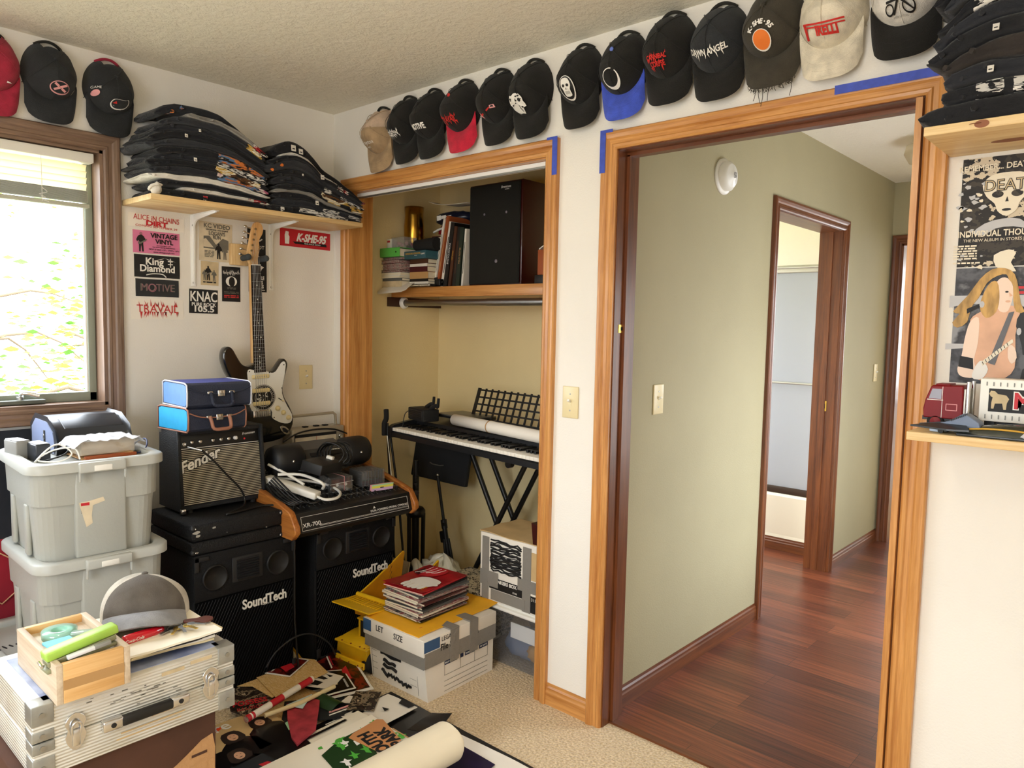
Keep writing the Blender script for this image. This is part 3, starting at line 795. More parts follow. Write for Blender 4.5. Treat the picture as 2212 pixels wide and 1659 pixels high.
def em_pirelli(b):
 f = on_cap(.004, -.022, arch=3.2)
 b.text('IRELLI', .026, 'thread_red', fn=on_cap(.010, -.026, arch=3.2), sx=.82, bold=.0012)
 q = [(-.056, -.014), (-.046, -.014), (-.046, .008), (.046, .008), (.046, .013), (-.056, .013)]
 n = 12
 def strip(x0, x1, y0, y1):
  vs = [f(x0 + (x1 - x0) * k / n, y) for k in range(n + 1) for y in (y0, y1)]
  b.add(vs, [(2 * k, 2 * k + 2, 2 * k + 3, 2 * k + 1) for k in range(n)], 'thread_red')
 strip(-.056, .050, .0105, .0145); strip(-.050, .050, .004, .007); strip(-.056, -.047, -.018, .0145)
def em_cannon(b):
 f = on_cap(0, -.02); b.text('HCFS', .019, 'ink', fn=on_cap(-.006, .010), bold=.0009)
 def ring(cx, cy, r_, th):
  n = 20; vs = [f(cx + (r_ + q) * math.cos(2 * PI * k / n), cy + (r_ + q) * math.sin(2 * PI * k / n)) for k in range(n) for q in (0, th)]
  b.add(vs, [(2 * k, 2 * k + 1, (2 * k + 3) % (2 * n), (2 * k + 2) % (2 * n)) for k in range(n)], 'ink')
 ring(.022, -.006, .011, .003); ring(-.022, -.008, .008, .003)
 for p in ([(-.028, .004), (.026, .012), (.026, .017), (-.028, .009)], [(-.004, .006), (-.016, -.018), (-.012, -.019), (.002, .006)], [(.006, .004), (.03, -.014), (.032, -.012), (.01, .007)]): b.add([f(*q) for q in p], [(0, 1, 2, 3)], 'ink')
 b.text('artillery fellows', .0055, 'grey', fn=on_cap(0, -.042))
NY = FACE_NY; PX = FACE_PX
CZ = 2.262
caps = [
 (.395, 'small tan cap with pale mesh back, nearest the room corner', 'cap_pink_tan', 'cap_tan', 'cap_tan', em_script, {}),
 (.575, 'black cap with white spiky lettering, right of the tan cap', 'cap_black', 'cap_black', None, lambda b: spiky(b, 'DEAFEN', .020, 'thread_white', .8, seed=3, spikes=18), {}),
 (.735, 'black cap with white block lettering, tucked behind the red-billed cap', 'cap_black', 'cap_black', None, lambda b: b.text('MOTIVE', .026, 'thread_white', fn=on_cap(0, -.018, arch=2), sx=.8, bold=.0012), {}),
 (.920, 'black cap with a bright red bill and red jagged lettering', 'cap_black', 'cap_red', None, lambda b: spiky(b, 'TRAVAIL', .026, 'thread_red', .72, seed=6), dict(button='thread_red')),
 (1.118, 'black cap with a small pink and red guitar emblem', 'cap_black', 'cap_black', None, em_guitar, dict(wide=.96)),
 (1.285, 'black cap with a white ghoul face embroidered at the front', 'cap_black', 'cap_black', None, em_ghoul, {}),
 (1.512, 'black cap with a round white skull badge', 'cap_black', 'cap_black', None, lambda b: em_skull(b), dict(wide=.97)),
 (1.690, 'black cap with a blue bill and a white ring emblem', 'cap_black', 'cap_blue', None, em_ring, dict(button='thread_blue')),
 (1.860, 'plain black cap with two rows of red lettering', 'cap_black', 'cap_black', None, lambda b: (spiky(b, 'CANNIBAL', .017, 'thread_red', .8, dy=-.008, seed=8), spiky(b, 'CORPSE', .017, 'thread_red', .8, dy=-.026, seed=9)), {}),
 (2.030, 'black cap with large white gothic lettering', 'cap_charcoal', 'cap_black', None, lambda b: spiky(b, 'DAWN ANGEL', .021, 'thread_white', .82, dy=-.014, seed=5, spikes=10, arch=5), {}),
 (2.195, 'faded brown-black cap with a frayed bill and orange badge', 'cap_washed', 'cap_washed', None, em_kshe, dict(frayed=True)),
 (2.360, 'cream cap with red bar lettering', 'cap_cream', 'cap_cream', None, em_pirelli, {}),
 (2.545, 'black-billed cap with white front and a small cannon print', 'cap_black', 'cap_black', 'cap_white', em_cannon, {}),
]
for k, (x, lab, cr, bl_c, fr, em, kw) in enumerate(caps):
 z = {0: 2.248, 10: 2.268, 11: 2.258, 12: 2.272, 8: 2.28}.get(k, CZ)
 make_cap((x, -.001, z), NY, lab, cr, bl_c, fr, em, seed=k + 1, **kw)
make_cap((0.001, -1.405, 2.262), PX, 'crimson cap cut off by the left edge above the window', 'cap_crimson', 'cap_crimson', None,
   lambda b: b.add([on_cap(.02, -.02, .008)(*p) for p in ((-.05, -.012), (.03, -.006), (-.05, .016))], [(0, 1, 2)], 'thread_white'), seed=21)
make_cap((0.001, -1.225, 2.272), PX, 'charcoal cap with a crossed oval badge, above the window', 'cap_charcoal', 'cap_charcoal', None, em_rings_left, seed=22)
make_cap((0.001, -1.025, 2.265), PX, 'charcoal cap with a red strap and small side patch, above the window corner', 'cap_charcoal', 'cap_charcoal', None, em_shark, seed=23, strap_m='cap_crimson')
# ---------------------------------------------------------------- painter's tape and switches on the walls
def tape(label, x0, x1, z0, z1, y=-.0205):
 b = B(); b.box((x0, y - .0006, z0), (x1, y, z1), 'tape_blue'); return tag(b.build('masking_tape'), label, 'tape', 'strips of blue tape on the door trim')
tape('blue tape strip down the upper right edge of closet trim', 1.388, 1.411, 1.985, 2.112)
tape('short blue tape piece across the upper right corner of closet trim', 1.362, 1.411, 2.1115, 2.121, -.0205)
tape('blue tape strip down the upper left edge of doorway trim', 1.599, 1.622, 1.965, 2.098)
tape('short blue tape piece across the upper left corner of doorway trim', 1.599, 1.650, 2.0975, 2.108)
tape('long blue tape strip along the top right of doorway trim', 2.375, 2.640, 2.082, 2.106)
def switch(loc, face, label, cat='light switch', toggle=True, m='almond_plastic'):
 t = thing('light_switch', label, cat, loc, group='wall switches')
 b = B(); b.at(face); b.box((-.036, -.058, 0), (.036, .058, .006), m, .003); b.build('plate', t)
 b = B(); b.at(face); b.box((-.006, -.014, .006), (.006, .014, .0065), m); b.at(face, TR(0, .003, .006), RX(-25)); b.box((-.0045, -.004, 0), (.0045, .004, .014), 'white_plastic', .001); b.build('toggle', t)
 for y in (-.030, .030):
  b = B(); b.at(face); b.cyl((0, y, .006), (0, y, .0072), .003, 'steel', 10); b.build('screw', t)
switch((0, -.160, 1.172), PX, 'almond wall switch by the electric guitar')
switch((1.487, 0, 1.165), NY, 'almond toggle switch between the closet and the doorway')
switch((HX, .359, 1.166), PX, 'wall switch on the green hallway wall, nearest the doorway')
switch((HX, 3.10, 1.175), PX, 'small wall switch at the far end of the hallway')
# strike plate on the doorway jamb
t = thing('strike_plate', 'brass strike plate on the dark left jamb of the doorway', 'latch plate', (1.665, .06, 1.435))
b = B(); b.at(PX); b.prism([(-.034, -.014), (.022, -.014), (.034, -.008), (.034, .008), (.022, .014), (-.034, .014)], 0, .002, 'brass'); b.box((-.022, -.006, .002), (-.010, .006, .0024), 'ink'); b.build('plate', t)
for p in ((.018, .007), (.018, -.007), (.028, 0)):
 b = B(); b.at(PX); b.cyl((*p, .002), (*p, .003), .0035, 'steel', 10); b.build('screw', t)
# smoke detector on the hall wall
t = thing('smoke_detector', 'round white smoke detector high on the green hallway wall', 'smoke alarm', (HX, .825, 2.085))
b = B(); b.at(PX); b.lathe([(0, 0), (.075, 0), (.075, .008), (.062, .012), (0, .012)], 'white_plastic', 32); b.build('base', t)
b = B(); b.at(PX); b.lathe([(.06, .012), (.062, .03), (.05, .042), (.046, .046), (.022, .048), (.018, .056), (0, .057)], 'white_plastic', 32)
for k in range(-2, 3): b.box((-.012, k * .005 - .001, .0565), (.012, k * .005 + .001, .0578), 'ink')
b.build('cover', t)
t = thing('hall_ceiling_lamp', 'clear glass dome lamp on the hallway ceiling', 'lamp', (2.12, 2.15, H))
glassy('lamp_clear', tint=(.92, .88, .78), gloss=.12, rough=.15, haze=.45, hazecol=(.8, .75, .62))
B().lathe([(.07, 0), (.07, -.02), (0, -.02)], 'brass', 24).build('lamp_base', t)
B().lathe([(.06, -.02), (.125, -.04), (.135, -.08), (.11, -.125), (.05, -.15), (0, -.155)], 'lamp_clear', 28).build('lamp_shade', t)
# ---------------------------------------------------------------- long pine shelf with its brackets
t = thing('wall_shelf', 'long pine shelf on white brackets, beside the window', 'shelf', (0, -.505, 1.878))
B().box((0.001, -.475, 0), (.275, .475, .021), 'pine_Y', .0015).build('board', t)
def bracket(y):
 b = B(); b.at(TR(0, y, 0))
 b.box((.001, -.012, -.30), (.004, .012, -.001), 'white_paint', .001); b.box((.001, -.012, -.004), (.215, .012, -.0005), 'white_paint', .001)
 n = 8; pts = [(.004, -.29), (.006, -.29)]
 c = [(.006 + .034 * (1 - math.cos(PI / 2 * k / n)) , -.06 + .05 * math.sin(PI / 2 * k / n)) for k in range(n + 1)]
 pts = [(.003, -.295), (.009, -.290), (.016, -.06)] + [(.016 + .04 * (1 - math.cos(PI / 2 * k / n)), -.06 + .036 * math.sin(PI / 2 * k / n)) for k in range(1, n + 1)] + [(.21, -.009), (.212, -.003), (.003, -.003)]
 b.at(TR(0, y, 0), Matrix(((1, 0, 0, 0), (0, 0, 1, 0), (0, 1, 0, 0), (0, 0, 0, 1)))); b.prism(pts, -.003, .003, 'white_paint')
 b.at(TR(0, y, 0))
 for q in (-.045, -.285): b.cyl((.004, .0, q), (.008, 0, q), .005, 'steel', 8)
 b.build('bracket', t)
bracket(-.195); bracket(.165)
# ---------------------------------------------------------------- stickers and small posters on the window wall
mat('paper_white', '#ece6da', rough=.7); mat('paper_tan', '#c9b691', rough=.8, var=.1, vscale=30); mat('paper_pink', '#d97aa0', rough=.6); mat('print_black', '#15171a', rough=.55); mat('print_dark', '#22262a', rough=.55)
mat('print_red', '#c2202c', rough=.55); mat('ink_red', '#bf3030', rough=.7); mat('ink_grey', '#6e6a60', rough=.7); mat('ink_white', '#ece9e2', rough=.6); mat('ink_rose', '#a56a76', rough=.7); mat('ink_blue', '#24345e', rough=.6)
mat('paper_aged', '#d6c8ab', rough=.85, var=.08, vscale=25)
def wall_print(name, label, cat, y0, y1, z0, z1, paper, draw, rot=0.0, face=PX, x=.0012, curl=.0015, group=None):
 cy, cz, w_, h_ = (y0 + y1) / 2, (z0 + z1) / 2, y1 - y0, z1 - z0
 b = B(); FM = TR(*( (x, cy, cz) if face is PX else (cy, -x, cz))) @ face @ RZ(rot)
 b.at(FM)
 b.sheet(lambda u, v: ((u - .5) * w_, (v - .5) * h_, .0008 + curl * nz(u * 2.2, v * 2.2, y0 * 9)), 6, 6, paper, th=.0008)
 b.at(FM, TR(0, 0, .0012 + curl * .6))
 draw(b, w_, h_)
 return tag(b.build(name), label, cat, group)
def bars(b, x0, x1, y, n, m, h=.004, gap=.007, seed=1):
 rr = random.Random(seed)
 for k in range(n):
  xx = x0
  while xx < x1 - .004:
   L = min(rr.uniform(.008, .03), x1 - xx); b.box((xx, y - k * gap - h / 2, 0), (xx + L, y - k * gap + h / 2, .0004), m); xx += L + .004
def jag(b, txt, size, m, sx=1, seed=2, n=20, y=0.0, W=.08, depth=.0006):
 b_M = b.M.copy(); b.M = b_M @ TR(0, y, 0); b.text(txt, size, m, sx=sx, depth=depth); rr = random.Random(seed)
 for k in range(n):
  x = rr.uniform(-W, W); s_ = rr.choice((-1, 1)); q = size * .06
  b.add([(x - q, .25 * size * s_, .0004), (x + q, .25 * size * s_, .0004), (x + rr.uniform(-4, 4) * q, size * rr.uniform(.6, .95) * s_, .0004)], [(0, 1, 2) if s_ > 0 else (0, 2, 1)], m)
 b.M = b_M
def figure(b, x, y, h_, m, skin=None, guitar=False):
 """small printed standing figure"""
 o = [(-.10, 0), (-.03, 0), (0, .42), (.05, 0), (.13, 0), (.10, .5), (.24, .55), (.22, .64), (.13, .80), (.05, .84), (.06, .92), (.03, .99), (-.04, .99), (-.07, .92), (-.05, .84), (-.15, .79), (-.24, .60), (-.20, .50), (-.11, .58)]
 b.add([(x + px * h_, y + py * h_, .0006) for px, py in o], [tuple(range(len(o)))], m)
 if skin: b.add([(x + px * .06 * h_ - .005 * h_, y + .92 * h_ + py * .075 * h_, .0009) for px, py in ell(0, 0, 1, 1, 10)], [tuple(range(10))], skin)
 if guitar:
  b.add([(x + px * h_, y + py * h_, .0010) for px, py in ((-.16, .40), (-.05, .36), (.30, .62), (.28, .66), (-.02, .48), (-.12, .52))], [(0, 1, 2, 3, 4, 5)], guitar)
g_st = 'stickers and flyers on the window wall'
def d1(b, w_, h_):
 M0 = b.M.copy(); b.M = M0 @ TR(0, .012, 0); b.text('ALICE iN CHAINS', .030, 'ink_red', sx=.78); b.M = M0 @ TR(0, -.008, 0); b.text('DIRT', .026, 'print_red', sx=1.5, bold=.0012); b.M = M0 @ TR(0, -.0205, 0); b.text('COMING SEPTEMBER 29', .012, 'ink_red', sx=1.3)
wall_print('sticker', 'white strip sticker with red lettering, topmost of the left column', 'sticker', -.960, -.737, 1.801, 1.855, 'paper_white', d1, -1.5, group=g_st)
def d2(b, w_, h_):
 M0 = b.M.copy(); figure(b, -.062, -.040, .078, 'ink', 'ink_rose', 'ink_grey')
 for t_, s_, y in (('VINTAGE', .026, .027), ('VINYL', .026, .004)): b.M = M0 @ TR(.030, y, 0); b.text(t_, s_, 'ink', bold=.0008)
 for t_, s_, y in (('NEW & USED CD\'s · DVD\'s · LP\'s', .0085, -.028), ('www.vintagevinyl.com', .0095, -.038), ('6610 DELMAR U. CITY', .006, -.012), ('7314 MANCHESTER MAPLEWOOD', .006, -.019)): b.M = M0 @ TR(.028, y, 0); b.text(t_, s_, 'ink')
wall_print('sticker', 'pink sticker with a saxophone player and bold black lettering', 'sticker', -.942, -.757, 1.701, 1.791, 'paper_pink', d2, group=g_st)
def d3(b, w_, h_):
 M0 = b.M.copy(); b.M = M0 @ TR(-.012, .018, 0); b.text('King', .040, 'ink_white', bold=.0010); b.M = M0 @ TR(0, -.010, 0); b.text('Diamond', .038, 'ink_white', bold=.0010); b.M = M0
 for s_ in (1, -1): b.add([(s_ * x + .03, y, .0006) for x, y in ((0, .036), (.045, .022), (.012, .030))], [(0, 1, 2) if s_ < 0 else (0, 2, 1)], 'ink_white')
 b.tube([(-.045, -.036, .001), (-.02, -.030, .001), (.018, -.030, .001), (.034, -.042, .001)], .0022, 'ink_white', n=5, sub=4)
 b.box((.050, .0, 0), (.054, .036, .0006), 'ink_white'); b.box((.042, .022, 0), (.062, .026, .0006), 'ink_white'); b.box((.042, .010, 0), (.062, .014, .0006), 'ink_white')
wall_print('sticker', 'black sticker with ornate white logo lettering, third down the left column', 'sticker', -.939, -.758, 1.605, 1.695, 'print_black', d3, group=g_st)
def d4(b, w_, h_):
 M0 = b.M.copy(); b.M = M0 @ TR(0, .0, 0); b.text('MOTIVE', .044, 'ink_grey', sx=.9); b.M = M0 @ TR(0, 0, .0005); b.text('MOTIVE', .042, 'ink_rose', sx=.88, bold=-.0012); b.M = M0
 n = 20; vs = [((r_) * math.cos(2 * PI * k / n) - .022, r_ * math.sin(2 * PI * k / n), .0014) for k in range(n) for r_ in (.014, .0165)]
 b.add(vs, [(2 * k, 2 * k + 1, (2 * k + 3) % (2 * n), (2 * k + 2) % (2 * n)) for k in range(n)], 'ink_rose')
wall_print('sticker', 'dark sticker with faded rose outline lettering and a round target', 'sticker', -.935, -.763, 1.528, 1.598, 'print_dark', d4, group=g_st)
wall_print('sticker', 'pale sheet with thorny red lettering, bottom of the left column', 'sticker', -.955, -.745, 1.436, 1.518, 'paper_white', lambda b, w_, h_: jag(b, 'TRAVAIL', .044, 'ink_red', .98, seed=7, n=34, W=.085), group=g_st)
def d6(b, w_, h_):
 M0 = b.M.copy()
 for t_, s_, y, k in (('KNAC', .060, .018, .72), ('PURE ROCK', .020, -.014, .98), ('105.5', .034, -.034, 1.25)): b.M = M0 @ TR(0, y, 0); b.text(t_, s_, 'ink_white', sx=k, bold=.0010 if s_ > .03 else .0004)
wall_print('sticker', 'square black radio sticker with white letters and numbers', 'sticker', -.720, -.595, 1.465, 1.567, 'print_black', d6, -1, group=g_st)
def d7(b, w_, h_):
 M0 = b.M.copy()
 for t_, s_, y, k in (('KC VIDEO', .026, .066, 1.0), ('what you want - when we got it', .008, .051, .95), ('LOGAN\'S', .022, .035, .8), ('RUN', .022, .019, .8)): b.M = M0 @ TR(.004, y, 0); b.text(t_, s_, 'ink_grey', sx=k, bold=.0006)
 b.M = M0
 b.add([(x, y, .0005) for x, y in ((-.055, .022), (-.03, .024), (.0, -.012), (.03, .018), (.056, .010), (.056, -.030), (-.055, -.030))], [(6, 5, 4, 3, 2, 1, 0)], 'ink_grey')
 b.add([(x, y, .0009) for x, y in ((-.055, .008), (-.045, .012), (-.01, -.024), (-.055, -.024))], [(3, 2, 1, 0)], 'paper_aged')
 figure(b, .012, -.072, .068, 'ink'); figure(b, .040, -.072, .060, 'ink_grey'); bars(b, -.05, -.008, -.040, 5, 'ink_grey', .003, .006, 4)
wall_print('flyer', 'yellowed newspaper clipping with two running figures', 'flyer', -.674, -.527, 1.690, 1.855, 'paper_aged', d7, -1, group=g_st)
def d8(b, w_, h_):
 figure(b, -.008, -.030, .062, 'ink', None, 'ink_grey'); figure(b, -.024, -.030, .045, 'ink_grey'); figure(b, .018, -.034, .05, 'ink_grey'); bars(b, -.03, .028, -.038, 1, 'ink', .005)
wall_print('flyer', 'small torn tan clipping with riders, under the newspaper clipping', 'flyer', -.668, -.590, 1.586, 1.688, 'paper_tan', d8, -1, group=g_st)
def d9(b, w_, h_):
 M0 = b.M.copy(); b.M = M0 @ TR(0, .050, 0); jag(b, 'Sacred Reich', .016, 'ink_white', .92, seed=3, n=16, W=.034); b.M = M0
 b.add([(x, y + .012, .0005) for x, y in ell(0, 0, .026, .022)], [tuple(range(24))], 'ink_white'); b.add([(x, y + .010, .0009) for x, y in ell(.002, 0, .014, .022)], [tuple(range(24))], 'ink')
 bars(b, -.02, .02, -.016, 2, 'ink_grey', .003, .005, 2); bars(b, -.034, .034, -.034, 2, 'ink_grey', .0025, .006, 5); bars(b, -.034, .034, -.050, 2, 'ink_red', .004, .007, 6)
wall_print('flyer', 'small black tour flyer with a robed skeleton, left of the guitar neck', 'flyer', -.575, -.490, 1.520, 1.672, 'print_black', d9, group=g_st)
def d10(b, w_, h_):
 M0 = b.M.copy(); b.M = M0 @ TR(.012, .044, 0); b.text('G', .03, 'ink_grey'); b.M = M0 @ TR(.012, -.016, 0); b.text('RIOT', .022, 'ink_white'); b.M = M0
 b.tube([(-.01, .018, .0006), (.008, .012, .0006), (.026, .022, .0006)], .003, 'ink_white', n=5, sub=3); bars(b, -.02, .028, -.056, 1, 'ink_white', .003)
wall_print('flyer', 'black flyer behind the guitar headstock', 'flyer', -.455, -.366, 1.716, 1.850, 'print_black', d10, group=g_st)
def d11(b, w_, h_):
 M0 = b.M.copy(); b.add([(x, y, .0005) for x, y in ((-.02, .062), (.03, .040), (.018, .030), (.006, .000), (-.03, .02))], [(4, 3, 2, 1, 0)], 'ink_white'); b.add([(x, y, .0009) for x, y in ell(-.006, .034, .010, .014)], [tuple(range(24))], 'ink')
 for t_, y in (('CIRCLE', -.010), ('JERKS', -.030), ('KINGS', -.048)): b.M = M0 @ TR(.004, y, 0); b.text(t_, .022, 'ink_white', sx=.75, bold=.0008)
 b.M = M0; bars(b, -.034, .034, -.063, 1, 'ink_white', .003)
wall_print('flyer', 'black and white flyer right of the guitar neck', 'flyer', -.450, -.362, 1.568, 1.712, 'print_black', d11, group=g_st)
def d12(b, w_, h_):
 M0 = b.M.copy(); b.add([(x * .9 - .100, y, .0005) for x, y in ((-.012, -.03), (.012, -.03), (.014, .004), (.008, .012), (.010, .026), (-.008, .028), (-.014, .010))], [tuple(range(7))], 'ink_white')
 b.add([(x, y, .0005) for x, y in ((-.070, -.016), (-.058, -.026), (.115, -.026), (.112, -.014))], [(0, 1, 2, 3)], 'ink'); b.M = M0 @ TR(.028, .004, .0003); b.text('K-SHE-95', .050, 'ink_white', sx=.80, shear=.35, bold=.0022)
 b.M = M0 @ TR(.036, -.021, .0006); b.text('REAL ROCK RADIO', .0085, 'ink_white', sx=1.2)
wall_print('sticker', 'long red radio bumper sticker under the shelf, right of the guitar', 'sticker', -.294, -.022, 1.787, 1.868, 'print_red', d12, -.5, group=g_st)
# ---------------------------------------------------------------- electric guitar on its hanger
mat('guitar_black', '#101214', rough=.12, coat=1.0); mat('pickguard', '#ecebe4', rough=.3); mat('cream', '#ead9a4', rough=.4); mat('rosewood', '#1d120d', rough=.5); wood('maple_Z', '#c58a4a', '#eac48a', 'Z', rough=.35); mat('foam_grip', '#3d4244', rough=.95)
gt = thing('electric_guitar', 'black and white electric guitar hanging on the wall by its headstock', 'guitar', (.085, -.447, .893))
G = FACE_PX @ RZ(2.0) @ TR(0, 0, 0)
out = smooth_outline([(0, 0), (.06, .002), (.115, .016), (.152, .055), (.160, .105), (.142, .155), (.118, .20), (.112, .24), (.124, .285), (.140, .335), (.137, .36), (.120, .372), (.100, .352), (.076, .325), (.050, .318), (.031, .325),
      (.028, .352), (-.030, .352), (-.050, .347), (-.078, .358), (-.100, .392), (-.118, .425), (-.138, .438), (-.158, .424), (-.165, .385), (-.150, .330), (-.126, .285), (-.116, .24), (-.128, .20), (-.152, .155), (-.162, .105), (-.146, .05), (-.10, .012), (-.05, .001)], 3)
b = B(); b.at(G); slab(b, out, -.022, .022, 'guitar_black', .007); b.build('body', gt)
pg = smooth_outline([(.03, .322), (.055, .312), (.078, .318), (.104, .352), (.120, .360), (.128, .345), (.118, .29), (.104, .235), (.108, .20), (.128, .155), (.150, .115), (.148, .085), (.128, .075), (.095, .082), (.062, .10), (.05, .115), (.045, .15), (-.045, .15), (-.052, .20), (-.055, .26), (-.060, .32), (-.048, .335), (-.03, .33)], 2)
b = B(); b.at(G); b.prism(pg, .022, .0245, 'pickguard')
for p in ((.118, .345), (.104, .24), (.142, .10), (-.05, .325), (.045, .315), (.06, .11)): b.cyl((*p, .0245), (*p, .0252), .003, 'ink', 8)
b.build('pickguard', gt)
b = B(); b.at(G)
for y in (.300, .238, .18): b.box((-.042, y - .009, .0245), (.042, y + .009, .031), 'cream', .004)
for k in range(6): b.cyl((-.026 + k * .0104, .300, .031), (-.026 + k * .0104, .300, .0318), .0025, 'steel', 8)
b.build('pickups', gt)
b = B(); b.at(G); b.poly(ell(.012, .205, .058, .058, 40), 'ink', .0253)
for r0, r1, m_ in ((.054, .056, 'ink_white'), (.040, .042, 'ink_white')):
 n = 40; vs = [(.012 + r_ * math.cos(2 * PI * k / n), .205 + r_ * math.sin(2 * PI * k / n), .0258) for k in range(n) for r_ in (r0, r1)]
 b.add(vs, [(2 * k, 2 * k + 1, (2 * k + 3) % (2 * n), (2 * k + 2) % (2 * n)) for k in range(n)], m_)
rr = random.Random(9)
for k in range(14):
 a = rr.uniform(0, 6.28); q = rr.uniform(.008, .036); b.add([(.012 + q * math.cos(a + d) * f_, .205 + q * math.sin(a + d) * f_, .0258) for d, f_ in ((0, 1), (.28, .9), (.1, .4))], [(0, 1, 2)], 'ink_white')
for k, ch in enumerate('representation'):
 a = R(120 - k * 11); M0 = G @ TR(.012 + .048 * math.cos(a), .205 + .048 * math.sin(a), .0256) @ RZ(math.degrees(a) - 90); b.at(M0); b.text(ch, .011, 'ink_white')
b.build('round_sticker', gt)
b = B(); b.at(G); b.box((-.042, .118, .022), (.042, .150, .029), 'chrome', .002)
for k in range(6): b.box((-.033 + k * .011, .122, .029), (-.024 + k * .011, .146, .034), 'steel', .001)
b.build('bridge', gt)
for kx, ky in ((.078, .150), (.106, .128), (.131, .102)):
 b = B(); b.at(G, TR(kx, ky, .0245)); b.lathe([(0, .012), (.008, .012), (.0095, .008), (.0115, .002), (.0115, 0)][::-1], 'cream', 16); b.build('knob', gt)
b = B(); b.at(G, TR(.096, .188, .0245), RZ(-35)); b.box((-.014, -.002, 0), (.014, .002, .001), 'ink'); b.cyl((.008, 0, 0), (.012, 0, .014), .002, 'cream', 8); b.build('selector_switch', gt)
b = B(); b.at(G, TR(.112, .045, .023), RZ(-42)); slab(b, ell(0, 0, .030, .015, 24), -.001, .003, 'chrome', .001); b.poly(ell(.0, 0, .018, .008, 16), 'ink', .0033); b.build('jack_plate', gt)
b = B(); b.at(G); nk = [(.5 * .043 - 0, .787), (.5 * .056, .322)]
b.add([(-.0215, .787, .026), (.0215, .787, .026), (.028, .318, .026), (-.028, .318, .026), (-.0215, .787, .020), (.0215, .787, .020), (.028, .318, .020), (-.028, .318, .020)], [(0, 3, 2, 1), (4, 5, 6, 7), (0, 1, 5, 4), (1, 2, 6, 5), (2, 3, 7, 6), (3, 0, 4, 7)], 'rosewood')
def fret(k): return .787 - .648 * (1 - 2 ** (-k / 12))
for k in range(1, 22):
 y = fret(k); hw = .0215 + .0065 * (.787 - y) / .469; b.box((-hw, y - .0008, .026), (hw, y + .0008, .0272), 'steel')
for k in (3, 5, 7, 9, 15, 17, 19, 21):
 y = (fret(k) + fret(k - 1)) / 2; b.cyl((0, y, .026), (0, y, .0264), .0032, 'ink_white', 10)
for x in (-.010, .010): y = (fret(12) + fret(11)) / 2; b.cyl((x, y, .026), (x, y, .0264), .0032, 'ink_white', 10)
b.box((-.0215, .786, .026), (.0215, .790, .0285), 'ink_white'); b.build('fretboard', gt)
b = B(); b.at(G); b.tube([(0, .79, .003), (0, .60, .002), (0, .36, -.002)], lambda t_: .0205 + .005 * t_, 'maple_Z', n=14); b.build('neck', gt)
hs = smooth_outline([(-.022, .79), (.022, .79), (.025, .815), (.032, .84), (.040, .862), (.035, .885), (.041, .905), (.056, .925), (.062, .948), (.052, .970), (.030, .978), (.010, .968), (-.004, .94), (-.018, .895), (-.032, .85), (-.036, .822)], 3)
hs2 = [(x * .82 - .004, .79 + (y - .79) * .98) for x, y in hs]
b = B(); b.at(G); slab(b, hs2, .002, .016, 'maple_Z', .002)
M0 = G @ TR(.024, .862, .0162) @ RZ(78); b.at(M0); b.text('Squier', .014, 'ink', shear=.3); b.build('headstock', gt)
for k in range(6):
 x, y = -.022 + k * .0058, .825 + k * .0235
 b = B(); b.at(G); b.cyl((x, y, .016), (x, y, .024), .0048, 'chrome', 10); b.tube([(x - .012, y + .002, .006), (x - .030, y + .006, .006)], .003, 'chrome', 6); b.sphere((x - .038, y + .008, .006), .0085, 'chrome', 10, (1, .8, .5)); b.build('tuning_peg', gt)
for k in range(6):
 x0, x1 = -.016 + k * .0064, -.028 + k * .0112
 b = B(); b.at(G); b.tube([(-.022 + k * .0058, .825 + k * .0235, .021), (x0, .789, .0288), (x1, .135, .033)], .0005 + .00012 * (5 - k), 'steel', n=5); b.build('string', gt)
hg = thing('guitar_hanger', 'wooden wall hanger with grey padded arms holding the guitar', 'hanger', (0, -.500, 1.725))
B().box((.001, -.042, -.045), (.022, .042, .048), 'pine_Z', .003).build('block', hg)
b = B(); b.at(TR(0, .02, -.018))
for s_ in (-1, 1): b.tube([(.02, s_ * .008, 0), (.05, s_ * .028, 0), (.075, s_ * .036, 0), (.125, s_ * .040, .002)], .004, 'steel', n=8, sub=3)
b.build('yoke', hg)
for s_ in (-1, 1):
 b = B(); b.at(TR(0, .02, -.018)); b.tube([(.078, s_ * .037, 0), (.132, s_ * .041, .003)], .013, 'foam_grip', n=14); b.sphere((.132, s_ * .041, .003), .014, 'foam_grip', 12); b.build('pad', hg)
# ---------------------------------------------------------------- folded T-shirts in stacks
def cloth(n_, c, var=.14): return mat(n_, c, rough=.95, bump=.45, bscale=70, var=var, vscale=14, sheen=.12)
for n_, c in (('tee_black', '#15161a'), ('tee_soft_black', '#202228'), ('tee_charcoal', '#2c2e33'), ('tee_grey', '#8d8a84'), ('tee_white', '#dcd8ce'), ('tee_brown', '#2b2522'), ('tee_navy', '#181b29')): cloth(n_, c)
patches('tee_print_red', ['#141416', '#d8d2c8', '#141416', '#b3242a', '#e4e0d8', '#18181a'], 26, (1, .35, 1), .85)
patches('tee_print_gold', ['#141416', '#17171a', '#c8a24a', '#e8e0c8', '#5a3a1c', '#141416'], 24, (1, .3, 1), .85)
patches('tee_print_multi', ['#141416', '#b0557a', '#d8c8c0', '#141416', '#5a7aa0', '#d07a3a', '#18181a'], 22, (1, .3, 1), .85)
patches('tee_print_white', ['#141416', '#141416', '#d8d6d0', '#16171a', '#f0eee8', '#141416'], 30, (1, .25, 1), .85)
patches('tee_print_multi_x', ['#101012', '#101012', '#e0dcd4', '#121214', '#c8c4bc', '#101012'], 24, (.25, 1, 1), .9)
FRAME_L = Matrix(((0, 1, 0, 0), (1, 0, 0, 0), (0, 0, 1, 0), (0, 0, 0, 1)))    # along +Y, depth towards +X
